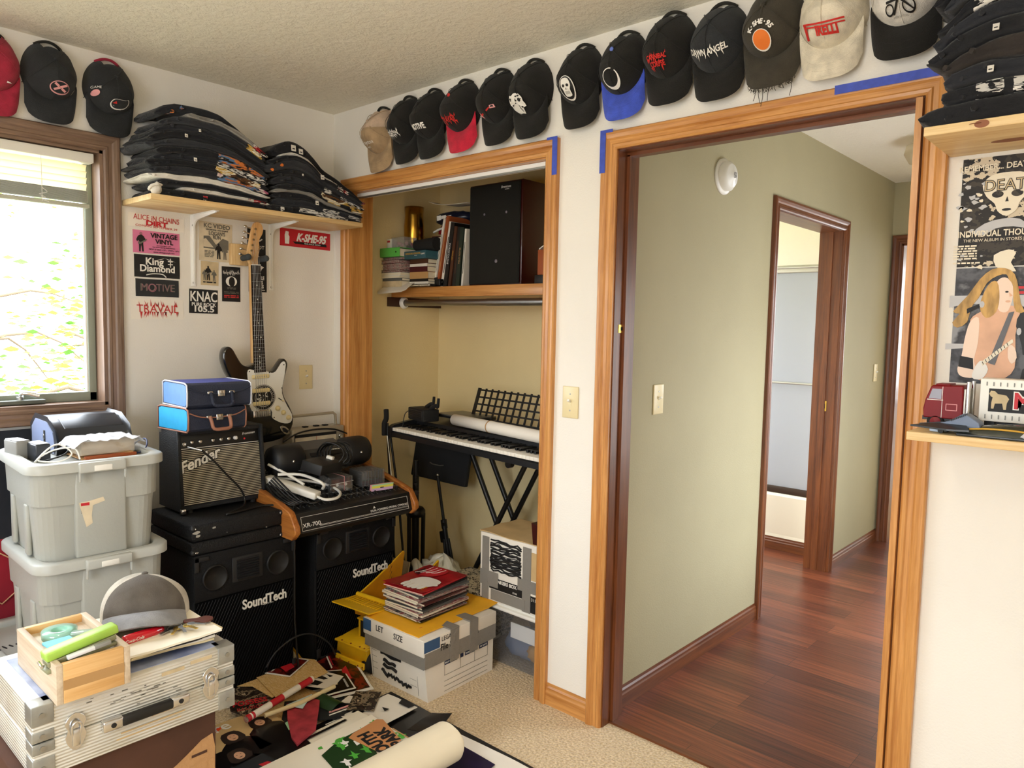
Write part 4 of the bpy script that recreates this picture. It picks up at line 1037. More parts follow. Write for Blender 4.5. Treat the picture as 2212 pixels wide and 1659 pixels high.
FRAME_R = Matrix(((1, 0, 0, 0), (0, -1, 0, 0), (0, 0, 1, 0), (0, 0, 0, 1)))   # along +X, depth towards -Y
def shirt_stack(frame, org, L, D, items, hfun, seed, group, messy=.022, lean=0.0):
 """items bottom -> top: (label, cloth, weight, print, extra); hfun(s) = stack height at s (0 left .. 1 right)"""
 tot = sum(i[2] for i in items); cum = 0.0
 W0 = [0.0]
 for it in items: cum += it[2]; W0.append(cum / tot)
 def iface(k, a, d):
  s = a / L
  base = W0[k] * hfun(max(0, min(1, s)))
  q = min(1, W0[k] * 4)
  return base + q * (.010 * nz(a * 7, d * 5, k * 1.9 + seed) + .006 * nz(a * 19, d * 11, k * 3.7 + seed * 2))
 for k, (lab, m, wgt, pr_, ex) in enumerate(items):
  rr = random.Random(seed * 100 + k)
  a0 = rr.uniform(-messy, messy) + ex.get('a0', 0); a1 = L + rr.uniform(-messy, messy) * .6 + ex.get('a1', 0); dF = D + rr.uniform(-.012, .006) + ex.get('d', 0) + lean * W0[k]
  N = 26
  t = thing('folded_tshirt', lab, 'T-shirt', org, group=group)
  b = B(); b.at(frame)
  def loop(i):
   u = i / N; a = a0 + (a1 - a0) * u
   d1 = dF + .010 * nz(a * 9, k * 2.3, seed) + .004 * nz(a * 31, k, seed)
   d0 = .012 + rr.uniform(0, .0)
   e = min(1, min(u, 1 - u) / .06); e = .35 + .65 * math.sqrt(max(0, e * (2 - e)))
   pts = []
   T = lambda d: (iface(k, a, d), iface(k + 1, a, d))
   dd = [d0, d0 + (d1 - d0) * .25, d0 + (d1 - d0) * .5, d0 + (d1 - d0) * .75, d1 - .016]
   for d in dd:
    lo, hi = T(d); md = (lo + hi) / 2; h_ = max(.003, (hi - lo) * .48 * e); pts.append((a, d, md - h_))
   lo, hi = T(d1); md = (lo + hi) / 2; h_ = max(.003, (hi - lo) * .48 * e)
   wv = .5 + .5 * nz(a * 14, k * 4.1, 2)
   pts += [(a, d1 - .004, md - h_ * .92), (a, d1, md - h_ * .5), (a, d1 - .008 - .006 * wv, md - h_ * .05), (a, d1 - .002 * wv, md + h_ * .5), (a, d1 - .006, md + h_ * .92)]
   for d in reversed(dd):
    lo, hi = T(d); md = (lo + hi) / 2; h_ = max(.003, (hi - lo) * .48 * e); pts.append((a, d, md + h_))
   # ragged left end
   if u < .08: pts = [(p[0] + .016 * nz(p[1] * 24, p[2] * 60, k) + .01 * nz(p[1] * 9, k, 1), p[1], p[2]) for p in pts]
   return pts
  rows = [loop(i) for i in range(N + 1)]; n = len(rows[0]); vs = [p for r_ in rows for p in r_]
  P0 = ex.get('from', .5)
  fs_m = {}
  for i in range(N):
   for j in range(n):
    j2 = (j + 1) % n
    mm = m
    if pr_ and 4 <= j <= 9 and i / N > P0 and nz(i * .33, k * 3.3, seed) > -.25: mm = pr_
    if pr_ and ex.get('top') and j >= 9 and i / N > .12: mm = pr_
    fs_m.setdefault(mm, []).append((i * n + j, (i + 1) * n + j, (i + 1) * n + j2, i * n + j2))
  o = len(b.v); b.v += [b.M @ Vector(p) for p in vs]
  flip = b.M.to_3x3().determinant() < 0
  for mm, fs in fs_m.items():
   for f in fs: b.f.append([o + q for q in (f if not flip else reversed(f))]); b.m.append(b.mi(mm)); b.sm.append(True)
  for f in (tuple(range(n)), tuple(reversed([N * n + q for q in range(n)]))): b.f.append([o + q for q in (f if not flip else reversed(f))]); b.m.append(b.mi(m)); b.sm.append(False)
  b.build('body', t)
  # collar rolls bunched at the left end
  b = B(); b.at(frame)
  for q in range(2):
   a = a0 + .02 + .05 * q + rr.uniform(0, .02); pts = []
   for s_ in range(7):
    d = dF * (.25 + .75 * s_ / 6); lo, hi = iface(k, a, d), iface(k + 1, a, d)
    pts.append((a + .02 * math.sin(s_ * 1.3 + k), min(d, dF) - .004 + (.006 if s_ == 6 else 0), lo + (hi - lo) * (.35 + .3 * q)))
   b.tube(pts, min(.008, wgt * .006), ex.get('collar', m), n=6, sub=2)
  b.build('collar', t)
  if 'tag' in ex:
   b = B(); b.at(frame)
   for (u, sz, mm) in ex['tag']:
    a = a0 + (a1 - a0) * u; lo, hi = iface(k, a, dF), iface(k + 1, a, dF); z = (lo + hi) / 2
    b.at(frame, TR(a, dF + .004, z), RX(8)); b.box((-sz * .6, -.001, -sz), (sz * .6, .001, sz * .4), mm)
    b.box((-sz * .35, .001, -sz * .6), (sz * .35, .0014, -sz * .35), 'ink')
   b.build('tag', t)
Tb, Ts, Tc, Tg, Tw = 'tee_black', 'tee_soft_black', 'tee_charcoal', 'tee_grey', 'tee_white'
Pr, Pg_, Pm, Pw = 'tee_print_red', 'tee_print_gold', 'tee_print_multi', 'tee_print_white'
w1 = 'of window stack'
items1 = [
 ('black folded T-shirt with a red print at its edge, bottom %s' % w1, Tb, 1.1, None, dict(tag=[(.42, .014, 'tee_print_red')])),
 ('white folded T-shirt with red-black print, second from bottom %s' % w1, Tw, .55, Pr, dict(a0=.11, **{'from': .72})),
 ('black folded T-shirt above the lowest white one %s' % w1, Tb, .8, None, dict(a0=-.01)),
 ('bright white folded T-shirt running the whole length %s' % w1, Tw, .8, None, dict(a0=.0, d=.006)),
 ('black folded T-shirt with pale blue print, just above the long white one %s' % w1, Ts, 1.0, Pm, {}),
 ('black folded T-shirt with an orange print, sixth from bottom %s' % w1, Tb, .9, Pg_, dict(a0=-.01)),
 ('black folded T-shirt with white print, seventh from bottom %s' % w1, Ts, 1.0, Pw, dict(tag=[(.34, .010, 'tee_white')])),
 ('black folded T-shirt with pink print, eighth from bottom %s' % w1, Tb, 1.0, Pm, {}),
 ('soft black folded T-shirt, sixth from top %s' % w1, Tc, 1.0, None, dict(a0=-.02)),
 ('black folded T-shirt with a small white tag, fifth from top %s' % w1, Tb, .9, None, dict(tag=[(.30, .009, 'tee_white')])),
 ('soft black folded T-shirt, fourth from top %s' % w1, Ts, 1.0, None, dict(tag=[(.38, .007, 'tee_white')])),
 ('charcoal folded T-shirt, third from top %s' % w1, Tc, 1.1, Pg_, dict(a0=.01, **{'from': .8})),
 ('light grey folded T-shirt, second from top %s' % w1, Tg, .65, Pr, dict(a0=.12, **{'from': .8})),
 ('black folded T-shirt with a colourful back print, on top %s' % w1, Ts, 1.2, None, dict(a0=.02, d=-.03, collar=Pm)),
]
shirt_stack(FRAME_L, (0, -.955, 1.900), .46, .255, items1, lambda s: .345 - .10 * max(0, (s - .45) / .55) ** 1.6 - .03 * max(0, (.25 - s) / .25) ** 2 + .02 * math.sin(PI * s), 3, 'T-shirts in the taller stack by the window')
w2 = 'of closet-side stack'
items2 = [
 ('black folded T-shirt with dense white print, bottom %s' % w2, Tb, 1.1, Pw, dict(tag=[(.12, .014, 'tee_print_white')], **{'from': .3})),
 ('black folded T-shirt with faint white lines, second from bottom %s' % w2, Ts, 1.0, Pw, {}),
 ('black folded T-shirt with a white and black tag, third from bottom %s' % w2, Tb, .9, None, dict(tag=[(.45, .013, 'tee_white')])),
 ('thin pale folded T-shirt in the lower half %s' % w2, Tg, .3, None, dict(a0=.02)),
 ('black folded T-shirt with a gold print, fifth from bottom %s' % w2, Tb, 1.0, Pg_, {}),
 ('soft black folded T-shirt with cream and gold print, sixth from bottom %s' % w2, Ts, 1.0, Pg_, {}),
 ('black folded T-shirt with white print, middle %s' % w2, Tb, 1.0, Pw, dict(tag=[(.30, .006, 'tee_white')])),
 ('soft black folded T-shirt with an orange collar, fourth from top %s' % w2, Tc, 1.1, None, dict(a0=-.03, collar='thread_orange')),
 ('black folded T-shirt with red print, third from top %s' % w2, Tb, .8, Pr, dict(tag=[(.52, .014, 'tee_white')])),
 ('thin white folded T-shirt, second from top %s' % w2, Tw, .35, Pr, dict(a0=.05, **{'from': .6})),
 ('thick black folded T-shirt with a white neck tag, on top %s' % w2, Tb, 1.7, None, dict(d=-.03, a0=.02, tag=[(.22, .018, 'tee_white'), (.30, .016, 'tee_white')])),
]
shirt_stack(FRAME_L, (0, -.475, 1.900), .462, .255, items2, lambda s: .24 + .07 * math.sin(PI * min(1, s * 1.6 + .1)) - .12 * max(0, (s - .35) / .65) ** 1.5, 7, 'T-shirts in the lower stack by the closet corner')
# little cream bundle of socks at the shelf end
b = B(); b.sphere((0, 0, .022), .022, 'tee_white', 14, (1.1, .9, 1)); b.sphere((.0, .012, .043), .014, 'tee_white', 10, (1, 1, .8)); b.tube([(-.012, -.02, .02), (.012, -.022, .03), (.02, .0, .04)], .006, 'tee_white', n=6, sub=3)
o = b.build('cloth_bundle', label='small cream cloth bundle at the window end of the pine shelf', cat='cloth'); o.location = (.235, -.945, 1.900)
# ---------------------------------------------------------------- upper right shelf with its shirts
t = thing('wall_shelf', 'upper pine shelf with knots at the right edge, holding black T-shirts', 'shelf', (2.66, 0, 1.880))
b = B(); b.box((0, -.262, 0), (1.0, -.001, .020), 'pine_X', .0015)
mat('knot', '#8a4e26', rough=.5); b.poly(ell(.145, -.115, .040, .017), 'knot', -.0004); b.poly(ell(.10, -.262, .012, .008), 'knot', .012)
b.at(TR(.112, -.2623, .010), FACE_NY); b.poly(ell(0, 0, .014, .0085), 'knot', .0004); b.at()
for k in (b,):
 f = b.f[-26:]
b.build('board', t)
t2 = thing('shelf_bracket', 'white metal bracket under the upper right shelf, out past the poster', 'bracket', (3.35, 0, 1.879))
B().box((-.012, -.20, -.004), (.012, -.001, 0), 'white_paint').box((-.012, -.005, -.25), (.012, -.001, 0), 'white_paint').build('arm', t2)
w3 = 'of right shelf stack'
it3 = []
lab3 = ['black folded T-shirt lying on the board, bottom %s', 'black folded T-shirt with a white piping line, second from bottom %s', 'soft black folded T-shirt with a pale tag, third from bottom %s', 'black folded T-shirt with a brown sheen, fourth from bottom %s',
  'black folded T-shirt with two short white stripes, fifth from bottom %s', 'soft black folded T-shirt with a long white stripe, sixth from bottom %s', 'black folded T-shirt with a white drawstring, seventh from bottom %s',
  'charcoal folded T-shirt, eighth from bottom %s', 'black folded T-shirt with a broad white stripe, ninth from bottom %s', 'soft black folded T-shirt with a white care label, tenth from bottom %s', 'black folded T-shirt with a cream collar, second from top in view %s', 'black folded T-shirt cut off by the top edge %s']
for k, l_ in enumerate(lab3):
 ex = dict(a0=[-.02, .0, .01, .015, -.01, .0, -.015, .01, -.01, .0, .005, .02][k])
 if k in (2, 4, 9): ex['tag'] = [(.14 + .03 * k, .010, 'tee_white')]
 if k == 10: ex['collar'] = 'tee_white'
 it3.append((l_ % w3, [Tb, Tb, Ts, 'tee_brown', Tb, Ts, Tb, Tc, Tb, Ts, Tb, Tb][k], [1.3, .9, 1, 1.1, 1, 1, .9, 1.1, 1, 1, 1.1, 1][k], 'tee_print_multi_x' if k in (1, 5, 6, 8) else None, {**ex, 'from': .12}))
shirt_stack(FRAME_R, (2.672, -.0, 1.900), .46, .245, it3, lambda s: .50 - .12 * max(0, (.3 - s) / .3) ** 2, 13, 'T-shirts stacked on the upper right shelf', messy=.014)
# ---------------------------------------------------------------- posters on the right wall
patches('poster_mono', ['#14110e', '#1c1814', '#3a332a', '#16130f', '#cdbfa6', '#1a1612'], 9, (1, 1, 1.5), .6)
patches('poster_stage', ['#1c1d22', '#2a2b31', '#5a5c62', '#33343a', '#8a8c90'], 7, (1, 1, 1), .6, smooth=True)
mat('bone', '#e6dcc4', rough=.5); mat('skin', '#d9a988', rough=.5, var=.12, vscale=12); mat('skin_pale', '#ecd2bd', rough=.5); mat('hair_blond', '#b58f52', rough=.6, var=.35, vscale=60, stretch=(1, 1, .3)); mat('hair_dark', '#2a1c14', rough=.6); mat('grey_print', '#5c5c60', rough=.5); mat('grey_light', '#b9b9ba', rough=.5)
def dp1(b, w_, h_):
 M0 = b.M.copy()
 def P(pts, m, z): b.add([(x, y, z) for x, y in pts], [tuple(range(len(pts)))], m)
 # pale mask-like face, bare and simplified
 P(smooth_outline([(-.075, .10), (-.065, .125), (-.03, .145), (.05, .145), (.088, .125), (.095, .10), (.080, .06), (.055, .03), (.045, .0), (.012, -.02), (-.018, .0), (-.030, .03), (-.06, .06)][::-1], 3), 'bone', .0005)
 for s_ in (-1, 1): P(ell(.012 + s_ * .033, .065, .020, .013), 'poster_mono', .0009)
 P([(.006, .035), (.018, .035), (.012, .055)], 'ink', .0009); P(ell(.012, .004, .016, .005), 'ink', .0009)
 for k in range(26):
  rr = random.Random(k); x, y, r_ = rr.uniform(-.165, -.06), rr.uniform(-.22, .13), rr.uniform(.004, .014)
  P([(x + r_ * rr.uniform(.5, 1.6) * math.cos(a), y + r_ * rr.uniform(.3, 1) * math.sin(a)) for a in [2 * PI * q / 7 for q in range(7)]], 'grey_light' if k % 3 else 'bone', .0006)
 P(smooth_outline([(-.10, -.08), (-.06, -.045), (.0, -.03), (.06, -.035), (.10, -.075), (.04, -.062), (-.02, -.066), (-.06, -.09)][::-1], 2), 'grey_light', .0006)
 P(smooth_outline([(-.02, -.17), (.03, -.15), (.055, -.165), (.04, -.20), (.06, -.235), (.02, -.23), (-.01, -.215)][::-1], 2), 'bone', .0006)
 b.M = M0 @ TR(-.020, .172, .0008); b.text('REMEMBER... DEATH IS', .031, 'bone', sx=.92, bold=.0006)
 b.M = M0 @ TR(.022, .098, .0012); b.text('DEATH', .060, 'ink', sx=.95, bold=.002); b.M = M0 @ TR(.022, .098, .0018); b.text('DEATH', .060, 'paper_tan', sx=.95, bold=-.0006)
 b.M = M0 @ TR(-.004, -.085, .0010); b.text('INDIVIDUAL THOUGHT', .034, 'bone', sx=.82, bold=.0006); b.M = M0 @ TR(.0, -.110, .0010); b.text('THE NEW ALBUM IN STORES JUNE 22', .016, 'bone', sx=.98)
 b.M = M0; bars(b, -.165, -.08, -.130, 6, 'bone', .006, .010, 3); bars(b, -.165, -.06, -.197, 1, 'bone', .006, .01, 4)
wall_print('poster', 'black and white album poster with a pale face, above the concert poster', 'poster', 2.690, 2.892, 1.606, 1.870, 'poster_mono', lambda b, w_, h_: dp1(b.at(b.M, SC(.60, .62, 1), TR(-.018, 0, 0)), w_, h_), 0, NY)
def dp2(b, w_, h_):
 M0 = b.M.copy()
 def P(pts, m, z): b.add([(x, y, z) for x, y in pts], [tuple(range(len(pts)))], m)
 S_ = smooth_outline
 P([(-.165, .045), (-.10, .055), (.17, .045), (.17, .075), (-.165, .075)], 'grey_light', .0005); P([(-.17, -.06), (-.09, -.055), (-.09, -.045), (-.17, -.045)], 'grey_light', .0005)
 P([(.06, .09), (.15, .09), (.15, .096), (.06, .096)], 'print_red', .0006); P([(.06, .078), (.15, .078), (.15, .084), (.06, .084)], 'print_red', .0006)
 P(S_([(-.09, -.09), (-.075, -.02), (-.085, .015), (-.05, .035), (.0, .045), (.055, .05), (.085, .035), (.075, -.02), (.08, -.10), (.03, -.13), (-.06, -.13)][::-1], 3), 'skin', .0008)        # torso
 P(S_([(-.085, .01), (-.055, .02), (-.052, -.04), (-.062, -.085), (-.048, -.110), (-.058, -.128), (-.105, -.126), (-.12, -.108), (-.108, -.075), (-.10, -.03)][::-1], 3), 'skin_pale', .0012)     # near arm
 P([(-.112, -.075), (-.066, -.080), (-.062, -.108), (-.118, -.102)][::-1], 'ink', .0016)                                                                                          # wristband
 P(S_([(.02, .035), (.045, .038), (.058, .075), (.050, .105), (.025, .118), (.0, .108), (-.006, .075), (.004, .05)][::-1], 3), 'skin_pale', .0012)                                        # face
 P(S_([(.03, .125), (.0, .122), (-.035, .105), (-.06, .07), (-.085, .045), (-.095, .01), (-.130, -.005), (-.150, .008), (-.125, .03), (-.150, .035), (-.10, .075), (-.06, .115), (-.02, .138), (.025, .140), (.058, .125), (.075, .09), (.085, .055), (.10, .035), (.072, .035), (.060, .06), (.055, .098), (.04, .112)], 2), 'hair_blond', .0016)
 P(S_([(.0, .108), (.012, .07), (.004, .035), (-.03, .02), (-.055, .05), (-.03, .10)][::-1], 3), 'hair_blond', .0015)
 P(ell(.036, .083, .006, .0022, 10), 'ink', .0018); P(ell(.042, .060, .009, .003, 10), 'skin', .0018); P([(.044, .082), (.056, .074), (.046, .071)], 'skin', .0017)
 P([(.048, .033), (.066, .036), (.012, -.095), (-.012, -.09)], 'grey_print', .0018)                                                                                               # strap
 P([(-.10, .042), (-.055, .055), (-.05, .048), (-.098, .030)], 'ink', .0020); P(ell(-.047, .053, .009, .008, 14), 'grey_light', .0022)                                               # microphone
 P([(-.03, -.098), (.07, -.038), (.066, -.030), (-.036, -.088)], 'bone', .0022); P(S_([(-.065, -.128), (-.03, -.13), (-.01, -.105), (-.035, -.085), (-.055, -.10)], 3), 'ink_white', .0020)  # guitar
 for k in range(9): P([(-.028 + k * .010, -.095 + k * .006), (-.026 + k * .010, -.094 + k * .006), (-.031 + k * .010, -.087 + k * .006), (-.033 + k * .010, -.088 + k * .006)], 'ink', .0024)
 P(S_([(-.02, -.13), (.10, -.13), (.10, -.05), (.075, .0), (.085, .03), (.12, .045), (.165, .03), (.165, -.13)], 2)[::1], 'print_black', .0013); P(ell(.086, -.012, .008, .009, 12), 'grey_light', .0020); P(ell(.105, -.085, .012, .018, 12), 'grey_print', .0020)
 P(S_([(.055, -.045), (.075, -.05), (.085, -.075), (.07, -.09), (.055, -.075)][::-1], 2), 'skin_pale', .0022)
wall_print('poster', 'colour concert poster of a long-haired guitarist, below the album poster', 'poster', 2.690, 2.892, 1.318, 1.603, 'poster_stage', lambda b, w_, h_: dp2(b.at(b.M, SC(.60, 1, 1), TR(-.02, 0, 0)), w_, h_), 0, NY)
# ---------------------------------------------------------------- lower right shelf: toy truck, trailer box, space toys
t = thing('wall_shelf', 'lower pine shelf at the right edge, holding toys', 'shelf', (2.656, 0, 1.190))
B().box((0, -.235, 0), (1.0, -.001, .020), 'pine_X', .0015).build('board', t)
mat('toy_red', '#7a0710', rough=.45, spec=.3); mat('tyre', '#141414', rough=.8); mat('smoke_glass', '#77727c', rough=.15); mat('toy_blue_grey', '#6f7d95', rough=.4); mat('toy_pale', '#b9cbe0', rough=.4); mat('toy_dark', '#23282c', rough=.4, coat=.3); mat('toy_green', '#2b322c', rough=.25, coat=.5)
tk = thing('toy_truck', 'dark red toy cab-over truck on the lower right shelf', 'toy truck', (2.722, -.115, 1.2105))
b = B()
prof = [(-.052, .028), (-.054, .050), (-.050, .072), (-.040, .102), (-.036, .106), (.028, .108), (.030, .028)]
M0 = Matrix(((1, 0, 0, 0), (0, 0, -1, 0), (0, 1, 0, 0), (0, 0, 0, 1)))
b.at(M0); slab(b, prof[::-1], -.034, .034, 'toy_red', .003); b.at(); b.box((-.030, -.03, .106), (.0, .03, .110), 'toy_red', .001)
b.build('cab', tk)
b = B(); b.at(M0, TR(0, 0, .0342)); b.poly([(-.043, .074), (-.016, .074), (-.016, .098), (-.036, .098)], 'smoke_glass'); b.at(M0, TR(0, 0, .0344))
for p, q in (((-.0145, .030), (-.0135, .104)), ((-.046, .071), (-.012, .0725))): b.poly([(p[0], p[1]), (q[0], p[1]), (q[0], q[1]), (p[0], q[1])], 'white_plastic')
b.at(M0, TR(0, 0, .0344)); b.poly([(-.006, .048), (.018, .048), (.018, .064), (-.006, .064)], 'thread_pink'); b.poly([(-.0045, .0495), (.0165, .0495), (.0165, .0625), (-.0045, .0625)], 'toy_red', .0002); b.build('window', tk)
b = B(); b.box((-.055, -.03, .022), (.056, .03, .032), 'black'); b.build('chassis', tk)
for x in (-.026, .036):
 for y in (-.026, .026):
  b = B(); b.at(TR(x, y, .019), RX(90)); b.lathe([(0, -.008), (.014, -.008), (.019, -.005), (.019, .005), (.014, .008), (0, .008)], 'tyre', 20); b.at(TR(x, y, .019), RX(90 if y < 0 else -90)); b.lathe([(0, .010), (.010, .009), (.012, .0082)][::-1], 'toy_red', 16); b.build('wheel', tk)
for y in (-.028, .028):
 b = B(); b.cyl((.038, y, .03), (.038, y, .118), .0045, 'chrome', 12); b.build('exhaust_stack', tk)
B().box((.030, -.03, .030), (.033, .03, .10), 'white_plastic').build('rear_wall', tk)
tr_ = thing('toy_trailer', 'white toy box trailer with red lettering, behind the space toys', 'toy trailer', (2.782, -.105, 1.2105))
b = B(); b.box((0, -.034, .030), (.30, .034, .128), 'white_plastic', .002)
for k in range(22):
 x = .012 + k * .0132
 b.box((x, -.0352, .112), (x + .0022, -.034, .121), 'grey'); b.box((x, -.0352, .036), (x + .0022, -.034, .046), 'grey')
b.build('box', tr_)
b = B(); b.at(TR(0, -.0346, 0), FACE_NY); b.poly([(.018, .053), (.28, .053), (.28, .106), (.018, .106)], 'ink')
dog = [(.024, .060), (.029, .060), (.031, .072), (.045, .073), (.048, .059), (.053, .059), (.054, .074), (.058, .084), (.052, .092), (.036, .094), (.030, .100), (.022, .101), (.019, .094), (.022, .088), (.026, .086), (.024, .074)]
b.add([(x, y, .0008) for x, y in dog], [tuple(range(len(dog)))], 'paper_tan')
M0 = b.M.copy(); b.M = M0 @ TR(.066, .079, .0006); b.text('MACK', .050, 'ink_white', sx=.92, bold=.0040, align='LEFT'); b.M = M0 @ TR(.066, .079, .0014); b.text('MACK', .050, 'print_red', sx=.92, bold=.0014, align='LEFT'); b.build('side_panel', tr_)
for x in (.20, .24):
 for y in (-.028, .028):
  b = B(); b.at(TR(x, y, .017), RX(90)); b.lathe([(0, -.007), (.012, -.007), (.017, -.004), (.017, .004), (.012, .007), (0, .007)], 'tyre', 18); b.build('wheel', tr_)
B().box((.01, -.02, 0), (.03, .02, .03), 'black').box((.03, -.006, .022), (.25, .006, .031), 'black').build('landing_leg', tr_)
sp = thing('toy_spaceship', 'grey and black toy spaceship at the shelf front, before the red truck', 'toy', (2.745, -.195, 1.2105), -8)
b = B(); M0 = Matrix(((1, 0, 0, 0), (0, 0, -1, 0), (0, 1, 0, 0), (0, 0, 0, 1)))
b.at(M0); slab(b, [(-.040, .012), (-.015, .012), (.05, .008), (.06, .014), (.055, .032), (.030, .048), (.022, .049), (-.006, .030), (-.03, .022)], -.016, .016, 'toy_blue_grey', .002); b.at()
for k in range(10): b.box((-.002 + k * .0035, -.0185, .030 + k * .0019), (.0 + k * .0035, -.016, .034 + k * .0019), 'toy_dark')
b.build('fuselage', sp)
for s_ in (-1, 1):
 b = B(); b.add([(-.085, s_ * .026, .010), (-.030, s_ * .014, .018), (.03, s_ * .014, .016), (.045, s_ * .042, .012), (.0, s_ * .046, .010), (-.085, s_ * .026, .014), (-.030, s_ * .014, .024), (.03, s_ * .014, .024), (.045, s_ * .042, .016), (.0, s_ * .046, .014)],
     [(4, 3, 2, 1, 0), (5, 6, 7, 8, 9), (0, 1, 6, 5), (1, 2, 7, 6), (2, 3, 8, 7), (3, 4, 9, 8), (4, 0, 5, 9)], 'toy_dark'); b.build('wing', sp)
b = B(); b.box((-.045, -.022, .002), (-.015, .022, .014), 'toy_pale', .003)
for y in (-.012, -.004, .004, .012): b.box((-.047, y - .0015, .004), (-.045, y + .0015, .010), 'ink')
b.build('nose_grille', sp)
b = B()
for x, y in ((-.02, -.020), (-.02, .020), (.04, -.020), (.04, .020)): b.cyl((x, y - .003, .006), (x, y + .003, .006), .006, 'black', 12)
b.build('wheels', sp)
sc_ = thing('toy_hovercraft', 'low dark green toy craft with a gold stripe and red jewel', 'toy', (2.835, -.200, 1.2105), 2)
b = B()
b.grid(lambda u, v: (-.085 + .26 * u, (v - .5) * .06 * (.35 + .65 * math.sin(PI * min(1, u * .8 + .12))), .006 + .030 * math.sin(PI * min(1, u * .55 + .12)) * (1 - (2 * v - 1) ** 2) ** .5), 24, 12, 'toy_green'); b.box((-.08, -.026, .0), (.17, .026, .0065), 'toy_dark', .002); b.build('hull', sc_)
b = B(); b.tube([(-.055, -.0195, .017), (-.02, -.0235, .021), (.03, -.0255, .0215), (.06, -.026, .019)], .0022, 'gold_ink', n=6, sub=4); b.build('stripe', sc_)
b = B(); b.at(TR(.065, -.0285, .016), FACE_NY, RZ(-15)); slab(b, [(-.022, -.012), (.03, -.014), (.055, .004), (.03, .014), (-.012, .010)], -.002, .004, 'grey_light', .002); b.at(TR(.060, -.033, .016)); b.sphere((0, 0, 0), .0075, 'print_red', 12, (1.2, .6, .9)); b.build('jewel', sc_)
# ---------------------------------------------------------------- closet: shelf, rod and what lies on it
t = thing('closet_shelf', 'orange-brown closet shelf with a dark cleat', 'shelf', (0, .36, 1.625))
B().box((0.001, 0, -.019), (1.505, .339, 0), 'oak_X').box((0.001, -.001, -.050), (1.505, .018, 0), 'oak_X', .002).build('board', t)
mat('cleat_brown', '#3a2015', rough=.5)
B().box((0.001, -.03, -.098), (.019, .339, -.050), 'cleat_brown', .001).build('cleat', t)
t = thing('closet_rod', 'grey metal hanging rod under the closet shelf', 'rod', (0.019, .43, 1.548))
B().cyl((.004, 0, 0), (1.48, 0, 0), .0165, 'steel', 18).cyl((.62, 0, 0), (1.48, 0, 0), .0185, 'steel', 18).build('tube', t)
b = B(); b.at(RY(90)); b.lathe([(.017, 0), (.032, 0), (.032, .004), (.024, .016), (.019, .018)], 'white_plastic', 20); b.build('socket', t, label='white plastic rod socket')
# big speaker on the shelf
mat('grille_black', '#14130c', rough=.95, bump=.4, bscale=600); mat('cherry', '#3a0f0c', rough=.3, coat=.3)
t = thing('shelf_speaker', 'tall black speaker with dark red sides on the closet shelf', 'speaker', (.715, .385, 1.6255))
B().box((-.168, .012, 0), (.168, .285, .472), 'cherry', .002).build('cabinet', t)
b = B(); b.box((-.160, 0, .006), (.160, .0115, .466), 'grille_black', .006); b.build('grille', t)
b = B(); b.at(TR(.075, -.0006, .445), FACE_NY); b.text('Brentone', .016, 'ink_white', shear=.2); b.at(TR(.082, -.0006, .434), FACE_NY); b.text('acoustics', .007, 'ink_white'); b.build('badge', t)
b = B()
for x, z, r_ in ((.08, .33, .006), (-.06, .33, .006), (.02, .11, .009)): b.sphere((x, -.001, z), r_, 'smoke_glass', 10, (1, .3, 1))
b.build('driver_domes', t)
# leaning binders and books
mat('page', '#e6dcc2', rough=.8, bump=.3, bscale=300, stretch=(1, 1, 8)); mat('book_black', '#171310', rough=.5); mat('book_brown', '#4a2a18', rough=.5); mat('book_green', '#1d2a1e', rough=.5); mat('book_tan', '#b58d5a', rough=.6); mat('book_maroon', '#4a1418', rough=.5); mat('book_teal', '#2c5660', rough=.5); mat('binder_green', '#58b24c', rough=.35); mat('book_white', '#ddd8cc', rough=.5); mat('book_grey', '#5a5a58', rough=.6); mat('book_rust', '#9a4c22', rough=.6)
def lean_book(x, th, h_, d_, cover, label, tilt, spine_text=None, tm='ink_white', yo=0.0):
 t = thing('book', label, 'book', (x, .388 + yo, 1.6255), group='tall books leaning on the closet speaker', rot=(0, R(tilt), 0))
 b = B(); b.box((0, 0, 0), (.0022, d_, h_), cover); b.box((th - .0022, 0, 0), (th, d_, h_), cover); b.box((.0022, 0, 0), (th - .0022, .0025, h_), cover); b.build('cover', t)
 b = B(); b.box((.0022, .0025, .004), (th - .0022, d_ - .004, h_ - .004), 'page'); b.build('pages', t)
 b = B(); b.at(TR(th / 2, -.0006, h_ * .52), FACE_NY, RZ(90))
 if spine_text: b.text(spine_text, th * .55, tm)
 else:
  b.poly([(-h_ * .3, -th * .16), (h_ * .25, -th * .16), (h_ * .25, th * .1), (-h_ * .3, th * .1)], tm)
 b.build('spine_title', t)
x = .300
for th, h_, c_, lab, st, tm in ((.012, .345, 'book_white', 'tall thin white book, leftmost of the leaning books', None, 'book_grey'), (.016, .355, 'book_rust', 'rust brown book, second of the leaning books', None, 'book_tan'),
        (.018, .325, 'book_white', 'cream-edged book, third of the leaning books', None, 'ink'), (.026, .318, 'book_black', 'black book with pale spine lettering, fourth of the leaning books', 'ENCYCLOPEDIA', 'ink_white'),
        (.018, .295, 'book_brown', 'brown book with gilt spine, fifth of the leaning books', 'HISTORIES', 'gold_ink'), (.022, .290, 'book_black', 'short black book, sixth of the leaning books', None, 'book_brown'),
        (.024, .285, 'book_green', 'dark green book, seventh of the leaning books', 'FIELD NOTES', 'book_tan'), (.012, .275, 'book_white', 'speckled white notebook against the speaker', None, 'ink')):
 tl = 12.5 - (x - .30) * 38
 lean_book(x, th, h_, .19, c_, lab, max(3.0, tl), st, tm, rnd.uniform(-.012, .006)); x += th + .0095
